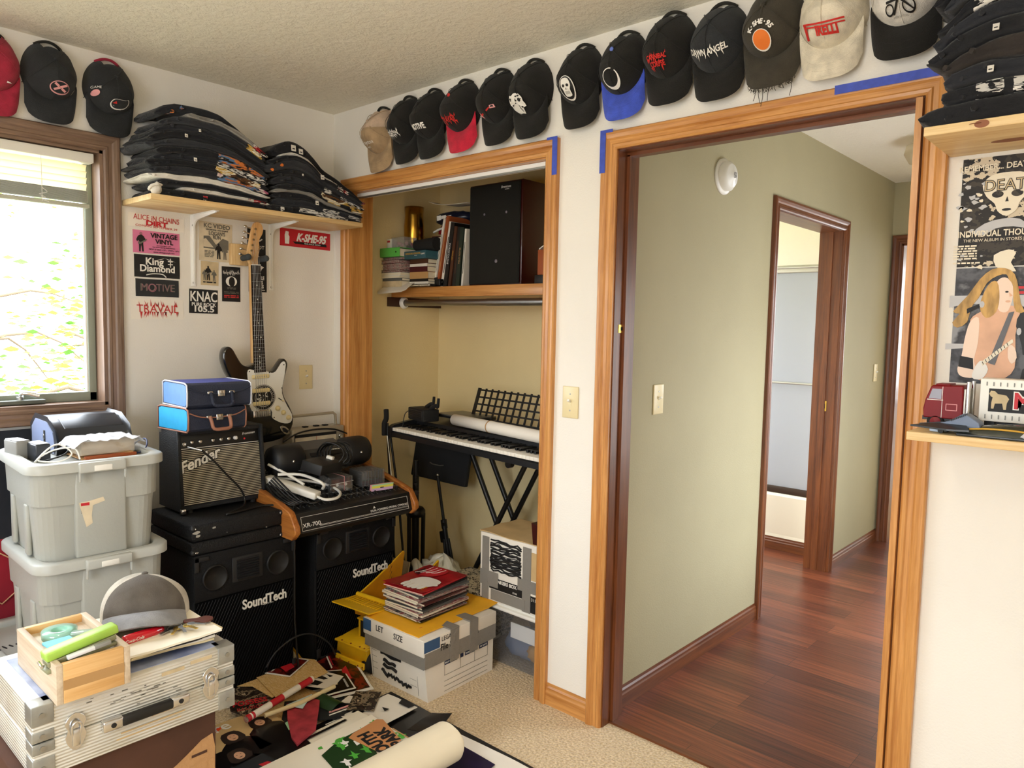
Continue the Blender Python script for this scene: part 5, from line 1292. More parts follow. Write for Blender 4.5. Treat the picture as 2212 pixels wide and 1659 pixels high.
# flat stacks at the left end of the shelf
def flat_book(name, lab, cat, x0, x1, y0, y1, z, th, cover, group, spine=None, tm='ink', rz=0, paper=False):
 t = thing(name, lab, cat, ((x0 + x1) / 2, (y0 + y1) / 2, z), rz, group)
 w_, d_ = (x1 - x0) / 2, (y1 - y0) / 2; c = min(.002, th * .22)
 b = B(); b.box((-w_, -d_, 0), (w_, d_, c), cover); b.box((-w_, -d_, th - c), (w_, d_, th), cover)
 if not paper: b.box((-w_, -d_, c), (w_, -d_ + .002, th - c), cover)
 b.build('cover', t)
 B().box((-w_ + .003, -d_ + (.003 if not paper else .0005), c), (w_ - .001, d_ - .003, th - c), 'mag_edge' if paper and 'white' not in lab else 'page').build('pages', t)
 if spine:
  b = B(); b.at(TR(0, -d_ - .0006, th / 2), FACE_NY); b.text(spine, th * .55, tm, sx=.9); b.build('spine_title', t)
 return t
patches('mag_edge', ['#2a2424', '#8d857c', '#8a3a44', '#b8b0a4', '#4a4048', '#c8b8b0'], 60, (.3, .3, 6), .5)
z = 1.6255; gA = 'flat stack at the left end of the closet shelf'
A_ = [(.030, 'paper_tan', 'thick yellowed ledger, bottom of the left closet-shelf stack', 'notebook'), (.014, 'book_grey', 'grey album above the ledger in the left closet-shelf stack', 'book'), (.012, 'book_white', 'white brochure with red print in the left closet-shelf stack', 'magazine'),
  (.016, 'book_white', 'white magazine below the black one, left closet-shelf stack', 'magazine'), (.012, 'book_black', 'black magazine in the middle of the left closet-shelf stack', 'magazine'), (.016, 'mag_edge', 'wine-edged magazine, fifth from top of left closet-shelf stack', 'magazine'),
  (.016, 'mag_edge', 'speckled magazine, fourth from top of left closet-shelf stack', 'magazine'), (.018, 'book_maroon', 'maroon magazine, third from top of left closet-shelf stack', 'magazine'), (.014, 'book_grey', 'grey comic right under the green binder', 'magazine')]
for k, (th, c_, lab, cat) in enumerate(A_):
 o = rnd.uniform(-.006, .006); flat_book('magazine' if cat == 'magazine' else cat, lab, cat, .004, .158 + o - .004 * (k > 4), .295 + o, .50, z, th, c_, gA, paper=cat == 'magazine'); z += th + .0004
zA = z
# spiral notebook sticking out to the right beneath
t = thing('spiral_notebook', 'black spiral notebook sticking out of the closet-shelf stacks', 'notebook', (.255, .36, 1.6258), group=gA)
B().box((-.085, -.03, 0), (.085, .14, .012), 'book_black', .001).box((-.083, -.031, .003), (.084, -.0295, .009), 'page').build('cover', t)
b = B()
for k in range(14): b.at(TR(-.075 + k * .0115, -.031, .006), RY(90)); b.lathe([(.006, -.001), (.0072, -.001), (.0072, .001), (.006, .001), (.006, -.001)], 'chrome', 10)
b.at(); b.build('binding', t)
z = 1.6385; gB = 'book stack beside the leaning books'
for k, (th, c_, lab) in enumerate(((.012, 'book_white', 'white booklet, bottom of the stack beside the leaning books'), (.014, 'book_black', 'black hardback low in the stack beside the leaning books'), (.034, 'book_tan', 'thick tan hardback in the stack beside the leaning books'),
         (.026, 'book_maroon', 'maroon hardback under the thin cream one, beside the leaning books'), (.014, 'book_white', 'thin cream book second from top, beside the leaning books'), (.022, 'book_brown', 'brown hardback under the teal game box'))):
 flat_book('book', lab, 'book', .178, .318 + rnd.uniform(-.008, .004), .335, .50, z, th, c_, gB); z += th + .0004
zB = z
t = thing('ring_binder', 'bright green ring binder lying on the left closet-shelf stack', 'binder', (.082, .39, zA), 2)
b = B(); b.box((-.076, -.11, 0), (.076, .11, .0025), 'binder_green'); b.box((-.076, -.11, .0435), (.076, .11, .046), 'binder_green'); b.box((-.076, -.112, 0), (.076, -.109, .046), 'binder_green', .001); b.build('cover', t)
B().box((-.073, -.106, .003), (.073, .105, .040), 'page').build('pages', t)
b = B(); b.at(TR(.048, -.1124, .024), FACE_NY); b.poly(ell(0, 0, .005, .005, 14), 'ink'); b.build('finger_hole', t)
t = thing('game_box', 'teal fantasy game box with yellow lettering on the shelf books', 'game box', (.250, .400, zB), -3)
b = B(); b.box((-.086, -.09, 0), (.086, .09, .038), 'book_teal', .001); b.box((-.087, -.091, .012), (.087, .091, .039), 'book_teal', .001); b.build('lid', t)
b = B(); b.at(TR(-.014, -.0916, .026), FACE_NY); b.text('DUNGEONS & DRAGONS', .0135, 'gold_ink', sx=.78); b.at(TR(.066, -.0916, .022), FACE_NY); b.text('GAME', .011, 'ink_white'); b.at(TR(.01, -.0916, .0165), FACE_NY); b.text('basic set', .006, 'ink_white'); b.build('box_title', t)
# objects on top
glassy('clear_plastic', gloss=.12, haze=.22, hazecol=(.8, .82, .84)); mat('brass_pot', '#b58a34', rough=.22, metal=1.0)
t = thing('plastic_box', 'small clear plastic box of odds and ends on the green binder', 'box', (.090, .37, zA + .0465))
b = B(); b.box((-.05, -.04, 0), (.05, .04, .003), 'clear_plastic')
for lo, hi in (((-.05, -.04, 0), (.05, -.038, .055)), ((-.05, .038, 0), (.05, .04, .055)), ((-.05, -.04, 0), (-.048, .04, .055)), ((.048, -.04, 0), (.05, .04, .055))): b.box(lo, hi, 'clear_plastic')
b.build('body', t); B().box((-.053, -.043, .054), (.053, .043, .059), 'clear_plastic', .002).build('lid', t)
b = B()
for k in range(16): b.sphere((rnd.uniform(-.038, .038), rnd.uniform(-.028, .028), rnd.uniform(.012, .030)), rnd.uniform(.006, .011), rnd.choice(['thread_pink', 'print_red', 'paper_white', 'grey_light', 'paper_tan']), 8)
b.build('odds_and_ends', t, kind='stuff')
o = B().box((-.016, -.02, 0), (.016, .02, .052), 'white', .001).box((-.012, -.0206, .034), (.010, -.02, .044), 'print_red').build('carton', label='tiny white carton with red print at the far left of the green binder', cat='carton'); o.location = (.020, .345, zA + .0465)
t = thing('brass_pot', 'shiny brass pot at the back of the closet shelf', 'pot', (.080, .445, zA + .0465))
t.scale = (.60, .60, .60)
b = B(); b.lathe([(0, 0), (.075, 0), (.088, .05), (.09, .21), (.082, .30), (.086, .375), (.082, .375), (.078, .30), (.085, .2), (.08, .02), (0, .02)], 'brass_pot', 32); b.build('body', t)
t = thing('binoculars', 'black binoculars lying on the teal game box', 'binoculars', (.275, .385, zB + .041), 6)
b = B()
for s_ in (-1, 1):
 b.cyl((-.07, s_ * .028, .030), (-.02, s_ * .026, .030), .026, 'black_soft', 18, .030); b.cyl((-.02, s_ * .026, .030), (.075, s_ * .030, .032), .030, 'black_soft', 18, .034)
b.build('barrels', t); B().box((-.02, -.02, .03), (.03, .02, .052), 'black_soft', .004).cyl((-.03, 0, .050), (.0, 0, .050), .009, 'black_soft', 12).build('bridge', t)
t = thing('folded_bag', 'dark blue shiny bag with a white strap, on the closet-shelf pile', 'bag', (.30, .56, 1.955))
mat('nylon_blue', '#141a30', rough=.3); mat('nylon_red', '#a01c24', rough=.35)
def blob(name, parent, fn, m, nu=28, nv=14):
 b = B(); b.grid(lambda u, v: fn(u, v), nu, nv, m); return b.build(name, parent)
def pillow(cx, cy, cz, rx, ry, rz_, seed, p=2.6, wr=.14):
 def f(u, v):
  a = 2 * PI * u; t_ = PI * (v - .5)
  c, s_ = math.cos(a), math.sin(a); ct, st = math.cos(t_), math.sin(t_)
  e = 2 / p
  pw = lambda q: math.copysign(abs(q) ** e, q)
  k = 1 + wr * nz(c * 2.3 + seed, s_ * 2.3, st * 2.3) + wr * .5 * nz(c * 6, s_ * 6 + seed, st * 6)
  return (cx + rx * pw(ct) * pw(c) * k, cy + ry * pw(ct) * pw(s_) * k, cz + rz_ * pw(st) * k)
 return f
blob('body', t, pillow(.0, 0, .03, .13, .09, .034, 2), 'nylon_blue')
b = B(); b.at(TR(-.035, -.092, .028), FACE_NY, RZ(5)); b.box((-.03, -.012, 0), (.0, .012, .004), 'white', .001); b.box((.002, -.008, 0), (.036, .008, .003), 'white', .001); b.box((.036, -.003, 0), (.075, .001, .002), 'white'); b.build('buckle', t)
t = thing('folded_jacket', 'red and white folded jacket beneath the blue bag', 'jacket', (.30, .57, 1.895))
blob('body', t, pillow(0, 0, .03, .12, .09, .030, 5), 'nylon_red'); b = B(); b.tube([(-.11, -.085, .02), (-.03, -.094, .035), (.06, -.092, .022), (.11, -.08, .03)], .006, 'white', n=6, sub=4); b.build('trim', t)
t = thing('paper_stack', 'uneven stack of loose papers under the red jacket', 'papers', (.29, .56, 1.6255))
b = B(); z = 0
while z < .265:
 th = rnd.uniform(.006, .016); a = rnd.uniform(-.012, .012); b.box((-.11 + a, -.08 + a, z), (.11 + a, .10, z + th - .001), rnd.choice(['page', 'paper_white', 'page', 'paper_tan', 'book_white', 'book_maroon'])); z += th
b.build('sheets', t, kind='stuff')
o = B(); o.sheet(lambda u, v: (-.13 + .28 * u, -.09 + .18 * v, .012 + .030 * (1 - u) ** 4 + .02 * math.sin(3 * u) * v), 10, 6, 'paper_white', th=.002)
o = o.build('envelope', label='curled white envelope on top of the blue bag in the closet', cat='envelope'); o.location = (.33, .53, 2.025)
t = thing('toy_cannon', 'small black toy field cannon with spoked wheels at the shelf edge', 'toy cannon', (.300, .385, 1.6255), 0)
for s_ in (-1, 1):
 b = B(); b.at(TR(-.03, s_ * .014 - .002, .024), RX(90)); b.lathe([(.018, -.002), (.023, -.002), (.023, .002), (.018, .002), (.018, -.002)], 'black', 22); b.lathe([(0, -.004), (.005, -.004), (.005, .004), (0, .004)], 'black', 10)
 for k in range(12): a = PI * k / 6; b.cyl((.004 * math.cos(a), .004 * math.sin(a), 0), (.019 * math.cos(a), .019 * math.sin(a), 0), .0011, 'grey', 5)
 b.build('wheel', t)
b = B(); b.tube([(-.055, 0, .034), (.02, 0, .040), (.034, 0, .042)], lambda s_: .0085 - .002 * s_, 'black', n=12); b.lathe([(0, 0), (.006, 0)], 'black', 6); b.build('barrel', t)
B().box((-.03, -.006, .018), (.075, .006, .028), 'black', .002).box((.03, -.018, .004), (.07, .018, .038), 'black', .003).build('carriage', t)
t = thing('white_brochure', 'white brochure curling down over the left closet shelf edge', 'brochure', (.06, .30, 1.60))
b = B()
for k in range(6):
 b.sheet(lambda u, v, k=k: (-.055 + .20 * u * (1 - .04 * k) + .03 * v * u, .10 - .125 * v - .012 * math.sin(v * PI * .5) + .001 * k, .026 + .0035 * (5 - k) * (1 - .5 * v) - .075 * max(0, v - .45) ** 1.3 * (1.1 - .25 * u) + .012 * u * u * (1 - v)), 10, 12, 'paper_white', th=.001)
b.build('pages', t)
o = B().box((-.012, -.04, 0), (.06, .05, .11), 'book_rust', .002).build('red_box', label='orange-red box past the speaker on the closet shelf', cat='box'); o.location = (.995, .43, 1.665);
t = thing('small_crate', 'dark low crate under the orange-red box', 'box', (1.005, .43, 1.6255)); B().box((-.03, -.05, 0), (.08, .06, .0385), 'book_black', .002).build('body', t)
o = B(); o.sheet(lambda u, v: (-.02 + .08 * u, -.03 + .07 * v, .004 + .02 * math.sin(2.5 * u)), 8, 4, 'paper_white', th=.004); o = o.build('paper_roll', label='curled white paper on the orange-red box in the closet', cat='paper'); o.location = (1.0, .43, 1.776)
# ---------------------------------------------------------------- keyboard on its stand
mat('key_white', '#eee9dc', rough=.25); mat('key_black', '#0e0e0e', rough=.25); mat('kb_black', '#17181a', rough=.4); mat('kb_silver', '#55534c', rough=.35)
KY = -6.0
t = thing('electronic_keyboard', 'black electronic keyboard across the closet on an X stand', 'keyboard', (.165, .215, .868), KY)
b = B(); M0 = Matrix(((0, 0, 1, 0), (1, 0, 0, 0), (0, 1, 0, 0), (0, 0, 0, 1)))   # profile in (depth, height), swept along x
b.at(M0); b.prism([(0, .0), (.32, .0), (.32, .085), (.29, .092), (.155, .072), (.150, .030), (.012, .026), (0, .022)], .03, 1.13, 'kb_black'); b.prism([(-.004, -.004), (.33, -.004), (.33, .095), (.29, .102), (.15, .080), (.02, .060), (-.004, .048)], .0, .03, 'kb_black'); b.prism([(-.004, -.004), (.33, -.004), (.33, .095), (.29, .102), (.15, .080), (.02, .060), (-.004, .048)], 1.13, 1.155, 'kb_black')
b.build('body', t)
b = B(); b.box((.45, .175, .078), (1.1, .28, .0925), 'kb_silver', .002)
for k in range(26): b.box((.75 + (k % 9) * .03, .19 + (k // 9) * .025, .0925), (.765 + (k % 9) * .03, .20 + (k // 9) * .025, .096), 'book_tan' if k % 5 else 'print_red')
b.build('control_panel', t)
kw = 1.10 / 48; nkey = 48
for k in range(nkey):
 b = B(); x = .031 + k * kw; b.box((x + .0006, .004, .030), (x + kw - .0006, .15, .046), 'key_white', .001); b.build('white_key', t)
for k in range(nkey - 1):
 if k % 7 in (1, 4): continue
 b = B(); x = .031 + (k + 1) * kw; b.box((x - .0065, .054, .046), (x + .0065, .15, .058), 'key_black', .0015); b.build('black_key', t)
ms = B(); ms.at(TR(.30, .30, .092), RX(-18))
W_, H_ = .62, .165
ms.box((0, -.003, 0), (W_, .003, .012), 'kb_black'); ms.box((0, -.022, -.004), (W_, .0, .004), 'kb_black', .001)
rows, colsn = 4, 13
for r_ in range(rows + 1): ms.box((0, -.003, .010 + r_ * (H_ - .02) / rows), (W_, .003, .018 + r_ * (H_ - .02) / rows), 'kb_black')
for c_ in range(colsn + 1):
 x = (W_ - .009) * c_ / colsn; ms.box((x if c_ else -.012, -.003, 0), (x + .009, .003, H_ + .004), 'kb_black')
ms.build('music_rest', t)
st = thing('keyboard_stand', 'black X-shaped keyboard stand', 'stand', (.745, .470, 0))
for s_ in (-1, 1):
 for y in (-.06, .06):
  b = B(); b.at(TR(0, y + s_ * .012, 0)); b.tube([(-s_ * .215, 0, .855), (s_ * .256, 0, .012)], .0125, 'black', n=10); b.build('leg', st)
B().tube([(0, -.075, .47), (0, .075, .47)], .010, 'steel', n=10).build('pivot', st)
for s_ in (-1, 1):
 b = B(); b.box((-s_ * .215 - .014, -.20, .848), (-s_ * .215 + .014, .10, .8635), 'black', .003); b.build('support_bar', st)
b = B(); b.tube([(.215, -.225, .83), (.215, -.20, .83)], .017, 'black', n=16); b.cyl((.215, -.20, .83), (.215, -.17, .85), .008, 'black'); b.build('lock_knob', st)
t = thing('paper_roll', 'long white paper roll with a tan band lying on the keyboard', 'paper roll', (.165, .215, .868), KY)
b = B(); b.at(TR(.335, .165, .108), RZ(-4), RY(90)); b.lathe([(.020, 0), (.027, 0), (.0275, .3), (.027, .75), (.020, .75), (.020, 0)], 'paper_white', 24); b.build('sheet', t)
b = B(); b.at(TR(.335, .165, .108), RZ(-4), RY(90)); b.lathe([(.0282, .29), (.0290, .29), (.0290, .297), (.0282, .297), (.0282, .29)], 'book_tan', 24); b.build('rubber_band', t)
t = thing('video_light', 'black camera light with two handles on the keyboard left end', 'camera light', (.300, .33, .953), -14)
b = B(); b.box((-.085, -.045, .0), (.085, .045, .062), 'black_soft', .006); b.box((-.075, -.048, .008), (.075, -.044, .054), 'kb_black', .003)
for k in range(5): b.box((-.070, -.050, .012 + k * .009), (.070, -.0475, .015 + k * .009), 'black_soft')
b.build('housing', t)
for x, y in ((.03, .03), (.115, .01)):
 b = B(); b.tube([(x - .055, y, .062), (x - .02, y, .078), (x, y, .084), (x + .018, y, .080), (x + .026, y, .122)], lambda s_: .011 - .004 * s_, 'black_soft', n=10, sub=4); b.build('handle', t)
b = B(); b.tube([(-.05, -.046, .05), (-.055, -.075, .03), (-.06, -.085, -.03), (-.072, -.088, -.09)], .0022, 'black', n=6, sub=5); b.tube([(-.072, -.088, -.088), (-.074, -.088, -.104)], .0028, 'chrome', n=8); b.build('plug_lead', t)
t = thing('laptop', 'closed dark laptop behind the paper roll on the keyboard', 'laptop', (.47, .45, .972), -8); B().box((-.13, -.08, 0), (.15, .09, .010), 'kb_black', .003).box((-.13, -.08, .0102), (.15, .09, .018), 'kb_silver', .003).build('shell', t)
# ---------------------------------------------------------------- stands and boards below the keyboard
t = thing('flat_case', 'big flat black case leaning at the back left of the closet', 'case', (.20, .52, .60), 9, rot=(R(-8), R(4), R(12)))
b = B(); b.box((-.17, -.014, 0), (.19, .014, .335), 'black_soft', .006); b.build('shell', t); B().tube([(-.05, -.02, .09), (-.03, -.026, .085), (.02, -.026, .085), (.04, -.02, .09)], .003, 'kb_silver', n=6).build('handle', t)
t = thing('speaker_stand', 'black tripod speaker stand folded up in the closet', 'tripod stand', (.165, .40, 0))
B().cyl((0, 0, .36), (0, 0, .64), .017, 'black', 16).cyl((0, 0, .08), (0, 0, .44), .020, 'black', 16).cyl((0, 0, .60), (0, 0, .72), .012, 'black', 14).build('pole', t)
b = B(); b.lathe([(.02, .418), (.048, .422), (.052, .436), (.052, .452), (.040, .468), (.02, .472)], 'black', 20); b.build('hub', t)
for k in range(3):
 a = R(30 + 120 * k); b = B(); b.tube([(.044 * math.cos(a), .044 * math.sin(a), .44), (.040 * math.cos(a), .040 * math.sin(a), .02)], .011, 'black', n=8); b.tube([(.040 * math.cos(a), .040 * math.sin(a), .02), (.042 * math.cos(a), .042 * math.sin(a), .0)], .014, 'black_soft', n=8); b.build('leg', t)
b = B(); b.cyl((.015, -.012, .56), (.04, -.03, .56), .006, 'black'); b.cyl((.04, -.03, .56), (.052, -.039, .56), .014, 'black', 10); b.cyl((.014, -.012, .60), (.03, -.026, .60), .008, 'black'); b.build('clamp_knob', t)
t = thing('microphone_stand', 'slim black microphone stand leaning right of the tripod', 'microphone stand', (.40, .47, 0), rot=(R(3), R(-9), 0))
B().tube([(0, 0, .02), (0, 0, .40)], .013, 'black', n=10).tube([(0, 0, .38), (0, 0, .66)], .008, 'black', n=10).build('pole', t)
B().cyl((0, 0, .385), (0, 0, .43), .016, 'black', 12).cyl((0, -.01, .41), (.03, -.02, .41), .008, 'black', 8).box((-.035, -.012, .31), (.0, .012, .37), 'black', .004).build('clutch', t)
for k in range(3):
 a = R(20 + 120 * k); b = B(); b.tube([(.012 * math.cos(a), .012 * math.sin(a), .33), (.03 * math.cos(a), .03 * math.sin(a), .03)], .008, 'black', n=8); b.build('leg', t)
b = B(); b.sphere((0, 0, .665), .008, 'chrome', 10); b.build('tip', t)
t = thing('guitar_stand', 'folded black stand leaning inside the left closet jamb', 'stand', (.185, .215, 0), rot=(0, R(-3), 0))
b = B(); b.tube([(.055, 0, .01), (.02, .01, .55), (.0, .015, .93)], .007, 'black', n=8, sub=3); b.build('rod', t)
b = B(); b.tube([(.10, .03, .01), (.06, .03, .5), (.01, .02, .90)], .006, 'black', n=8, sub=3); b.build('rod', t)
b = B(); b.tube([(-.008, .0, .87), (.0, -.004, .93), (.012, 0, .955), (.0, .01, 1.0)], .013, 'black_soft', n=10, sub=3); b.build('yoke', t)
b = B(); b.tube([(.026, -.008, .87), (.045, -.010, .74), (.062, -.01, .60)], .0026, 'white', n=6, sub=3); o = b.build('white_cable', t, label='thin white cable')
# plastic bag, dark clutter and newspapers at the closet floor
mat('bag_plastic', '#cfcab6', rough=.3, spec=.6);
t = thing('plastic_bag', 'crumpled pale plastic grocery bag on the closet floor', 'plastic bag', (.52, .275, 0))
blob('body', t, lambda u, v: pillow(0, 0, .17, .13, .085, .13, 3, 2.0, .38)(u, v), 'bag_plastic', 40, 22)
b = B(); b.tube([(-.10, -.05, .22), (-.13, -.07, .27), (-.10, -.09, .24), (-.13, -.1, .17)], lambda s_: .022 - .012 * s_, 'bag_plastic', n=8, sub=4); b.build('handle', t)
t = thing('dark_duffel', 'black lumpy duffel bag under the plastic bag', 'bag', (.36, .18, 0)); blob('body', t, pillow(0, 0, .115, .13, .12, .115, 8, 2.6, .2), 'black_soft')
t = thing('cardboard_divider', 'grey-brown cardboard sheet leaning beside the black duffel', 'cardboard', (.32, .055, 0), rot=(R(-14), 0, R(6))); B().box((-.10, -.003, 0), (.12, .003, .30), 'paper_tan').build('sheet', t)
patches('newsprint', ['#d8d0bc', '#cfc6b0', '#d8d0bc', '#3a3632', '#dcd4c0', '#c9c0aa'], 40, (1, 1, 1), .85)
t = thing('newspaper_pile', 'stack of folded newspapers between the plastic bag and the taped box', 'newspapers', (.76, .235, 0), 5)
b = B(); z = 0
for k in range(16):
 a = rnd.uniform(-.012, .012); b.box((-.12 + a, -.12, z), (.13 + a, .13 + a, z + .0165), 'newsprint', .004); z += .0168
b.build('sheets', t, kind='stuff')
# clear storage tub with white lid, taped box on top
glassy('tub_plastic', tint=(.86, .88, .92), gloss=.10, rough=.15, haze=.14, hazecol=(.6, .62, .68))
t = thing('clear_tub', 'clear plastic tub with a white lid and clutter inside', 'storage tub', (1.145, .235, 0))
def tub_loop(w0, d0, z): return [(-w0, -d0, z), (w0, -d0, z), (w0, d0, z), (-w0, d0, z)]
b = B(); vs = tub_loop(.165, .115, .004) + tub_loop(.185, .135, .245)
b.add(vs, [(0, 3, 2, 1), (0, 1, 5, 4), (1, 2, 6, 5), (2, 3, 7, 6), (3, 0, 4, 7)], 'tub_plastic'); b.build('tub_body', t)
b = B(); b.box((-.195, -.145, .243), (.195, .135, .258), 'white_plastic', .006, 3); b.box((-.175, -.128, .255), (.175, .12, .2725), 'white_plastic', .006, 3); b.build('lid', t)
tc_ = [('folded_cloth', 'blue-grey cloth inside the clear tub', pillow(-.02, 0, .07, .11, .085, .055, 3), 'toy_blue_grey', 'cloth'), ('work_glove', 'yellow and brown work glove showing through the clear tub', pillow(.085, -.085, .085, .045, .022, .035, 5, 2.2, .3), 'book_tan', 'glove'), ('paper_card', 'white card behind the wall of the clear tub', None, 'white', 'card')]
for n_, lab, fn, m_, cat in tc_:
 if fn: o = blob(n_, None, fn, m_)
 else: o = B().box((-.04, -.112, .13), (.10, -.108, .195), 'white').build(n_)
 o.location = (1.145, .235, 0); tag(o, lab, cat)
def tape_strip(b, pts, w_, m): pass
mat('box_white', '#e8e2d6', rough=.7, var=.05, vscale=6); mat('box_kraft', '#c8aa78', rough=.8, var=.08, vscale=10); mat('duct_tape', '#85817a', rough=.42, bump=.25, bscale=60, spec=.6); mat('marker', '#0c0b0b', rough=.6); mat('label_blue', '#2f5580', rough=.6); mat('label_navy', '#1c2748', rough=.6)
t = thing('taped_box', 'white archive box crossed with grey duct tape, on the clear tub', 'cardboard box', (1.115, .222, .2735), 0)
b = B(); b.box((-.168, -.127, 0), (.168, .127, .285), 'box_white', .004); b.build('body', t)
b = B(); b.sheet(lambda u, v: (-.172 + .346 * u, -.130 + .260 * v, .2865 + .006 * nz(u * 3, v * 3) + .004), 10, 10, 'box_kraft', th=.003); b.build('flap', t)
b = B(); F = TR(0, -.1275, 0) @ FACE_NY; b.at(F)
for x0, x1 in ((-.155, -.115), (.075, .120)): b.box((x0, .0, 0), (x1, .27, .0012), 'duct_tape')
b.box((-.165, .06, .0012), (-.06, .125, .0024), 'duct_tape'); b.box((.05, .085, .0012), (.155, .135, .0024), 'duct_tape'); b.box((-.10, .005, .0012), (.09, .05, .0024), 'duct_tape'); b.build('duct_tape', t)
b = B(); b.at(F); rr = random.Random(2)
b.box((-.112, .052, 0), (.075, .100, .0006), 'marker'); b.box((.12, .005, 0), (.155, .075, .0006), 'marker')
for k in range(17):
 y = .135 + k * .0078; pts = [(-.105 + .17 * q / 8 + rr.uniform(-.004, .004), y + rr.uniform(-.006, .006), .0006) for q in range(9)]; b.tube(pts, rr.choice([.002, .004, .0058]), 'marker', n=4)
b.at(F, TR(-.022, .088, .0010)); b.text('BANKERS BOX', .020, 'ink_white', bold=.0006); b.at(F, TR(.137, .060, .0010)); b.text('311', .018, 'ink_white'); b.at(F, TR(.035, .062, .001)); b.text('STOR', .010, 'ink_white')
b.build('printing', t)
B().box((.122, -.1295, .14), (.156, -.1275, .255), 'box_kraft').build('patch', t)
o = B().prism([(0, 0), (.10, 0), (.10, .07), (-.010, .085)], 0, .05, 'cherry').build('wood_block', label='reddish wooden block on the taped box, by the closet jamb', cat='wood block'); o.location = (1.245, .14, .5655); o.rotation_euler = (R(90), 0, 0)
MATS['cherry']
t = thing('metal_plate', 'white perforated metal bracket standing on the taped box', 'bracket', (1.225, .22, .5655), -6)
b = B(); b.box((-.045, -.002, 0), (.08, .002, .085), 'white_paint', .001); b.box((-.03, .0, 0), (.08, .06, .003), 'white_paint')
for x in (-.02, .02, .06): b.at(TR(x, -.0022, .06 - abs(x) * .2), FACE_NY); b.poly(ell(0, 0, .009, .011, 14), 'grey')
b.at(); b.build('plate', t)
# ---------------------------------------------------------------- two black stage speakers with what is stacked on them
mat('cab_black', '#0a0b0d', rough=.7, spec=.3, bump=.35, bscale=260); mat('cab_trim', '#16181b', rough=.5); mat('mesh_black', '#050506', rough=.9, spec=.1); mat('port_black', '#060607', rough=.6)
def stage_speaker(y0, y1, label, front=.53):
 W_ = y1 - y0; t = thing('stage_speaker', label, 'speaker', (front, (y0 + y1) / 2, 0), group='pair of stage speakers')
 b = B(); b.box((-.42, -W_ / 2, 0), (-.012, W_ / 2, .584), 'cab_black', .006); b.box((-.014, -W_ / 2, .41), (.0, W_ / 2, .584), 'cab_black', .003); b.build('cabinet', t)
 for s_ in (-1, 1):
  for z0 in (.02, .578):
   b = B(); b.at(FACE_PX); d = -1 if z0 > .3 else 1; y = s_ * (W_ / 2 - .0); b.box((min(y, y - s_ * .055), min(z0, z0 + d * .018), 0), (max(y, y - s_ * .055), max(z0, z0 + d * .018), .006), 'cab_trim', .002); b.box((min(y, y - s_ * .018), min(z0, z0 + d * .055), 0), (max(y, y - s_ * .018), max(z0, z0 + d * .055), .006), 'cab_trim', .002); b.build('corner_guard', t)
 for s_ in (-1, 1):
  b = B(); b.at(FACE_PX, TR(s_ * .128, .49, 0)); b.lathe([(.0, .001), (.040, .001), (.042, .006), (.046, .007), (.049, .003), (.049, 0)][::-1], 'port_black', 28); b.build('port', t)
 b = B(); b.at(FACE_PX, TR(.0, .50, 0)); b.box((-.062, -.048, 0), (.062, .048, .004), 'cab_trim', .003)
 for k in range(9): b.at(FACE_PX, TR(0, .464 + k * .009, .004), RX(35)); b.box((-.045, -.0035, 0), (.045, .0035, .006), 'cab_trim')
 b.build('horn', t)
 b = B(); b.box((-.012, -W_ / 2 + .008, .012), (-.008, W_ / 2 - .008, .405), 'mesh_black')
 n = 30
 for k in range(-24, n):     # expanded metal lattice
  for sg in (1, -1):
   y = -W_ / 2 + .012 + (k + .5) * (W_ - .024) / n; L = .39; a = .5
   y1_ = y + sg * a * L; z0, z1 = .014, .402
   lo, hi = -W_ / 2 + .010, W_ / 2 - .010
   if sg < 0: y, y1_ = -y, -y1_
   pa, pb = (y, z0), (y1_, z1)
   if pa[0] > pb[0]: pa, pb = pb, pa
   m_ = (pb[1] - pa[1]) / (pb[0] - pa[0])
   if pa[0] < lo: pa = (lo, pa[1] + m_ * (lo - pa[0]))
   if pb[0] > hi: pb = (hi, pb[1] + m_ * (hi - pb[0]))
   if pa[0] >= pb[0]: continue
   b.tube([(-.006, *pa), (-.006, *pb)], .0009, 'cab_trim', n=4, caps=False)
 b.build('grille', t)
 b = B(); b.at(FACE_PX, TR(W_ / 2 - .132, .352, -.004)); b.text('SoundTech', .052, 'ink_white', sx=.80, bold=.0012, depth=.003); b.at(FACE_PX, TR(W_ / 2 - .118, .333, -.004)); b.text('MADE IN U.S.A.', .007, 'ink_white'); b.build('logo', t)
stage_speaker(-.957, -.545, 'black stage speaker under the scuffed black case, nearer the window')
stage_speaker(-.447, -.035, 'black stage speaker under the mixing console, nearer the closet')
mat('case_vinyl', '#0e0f11', rough=.6, spec=.35, bump=.5, bscale=200); mat('scuff', '#a9a49a', rough=.7)
t = thing('equipment_case', 'scuffed black vinyl case lying on the left stage speaker', 'case', (.36, -.782, .5855))
b = B(); b.box((-.19, -.182, 0), (.172, .182, .048), 'case_vinyl', .008, 3); b.build('base', t); b = B(); b.box((-.19, -.182, .049), (.172, .182, .112), 'case_vinyl', .012, 3); lidb = b
rr = random.Random(5)
for y in (-.176, .176):
 for z in (.012, .100): b = B(); b.sphere((.166, y, z), .011, 'cab_trim', 10); b.sphere((.174, y * .96, z), .0035, 'chrome', 8); b.build('corner_cap', t)
b = lidb; b.at(TR(.1725, 0, 0) @ FACE_PX)
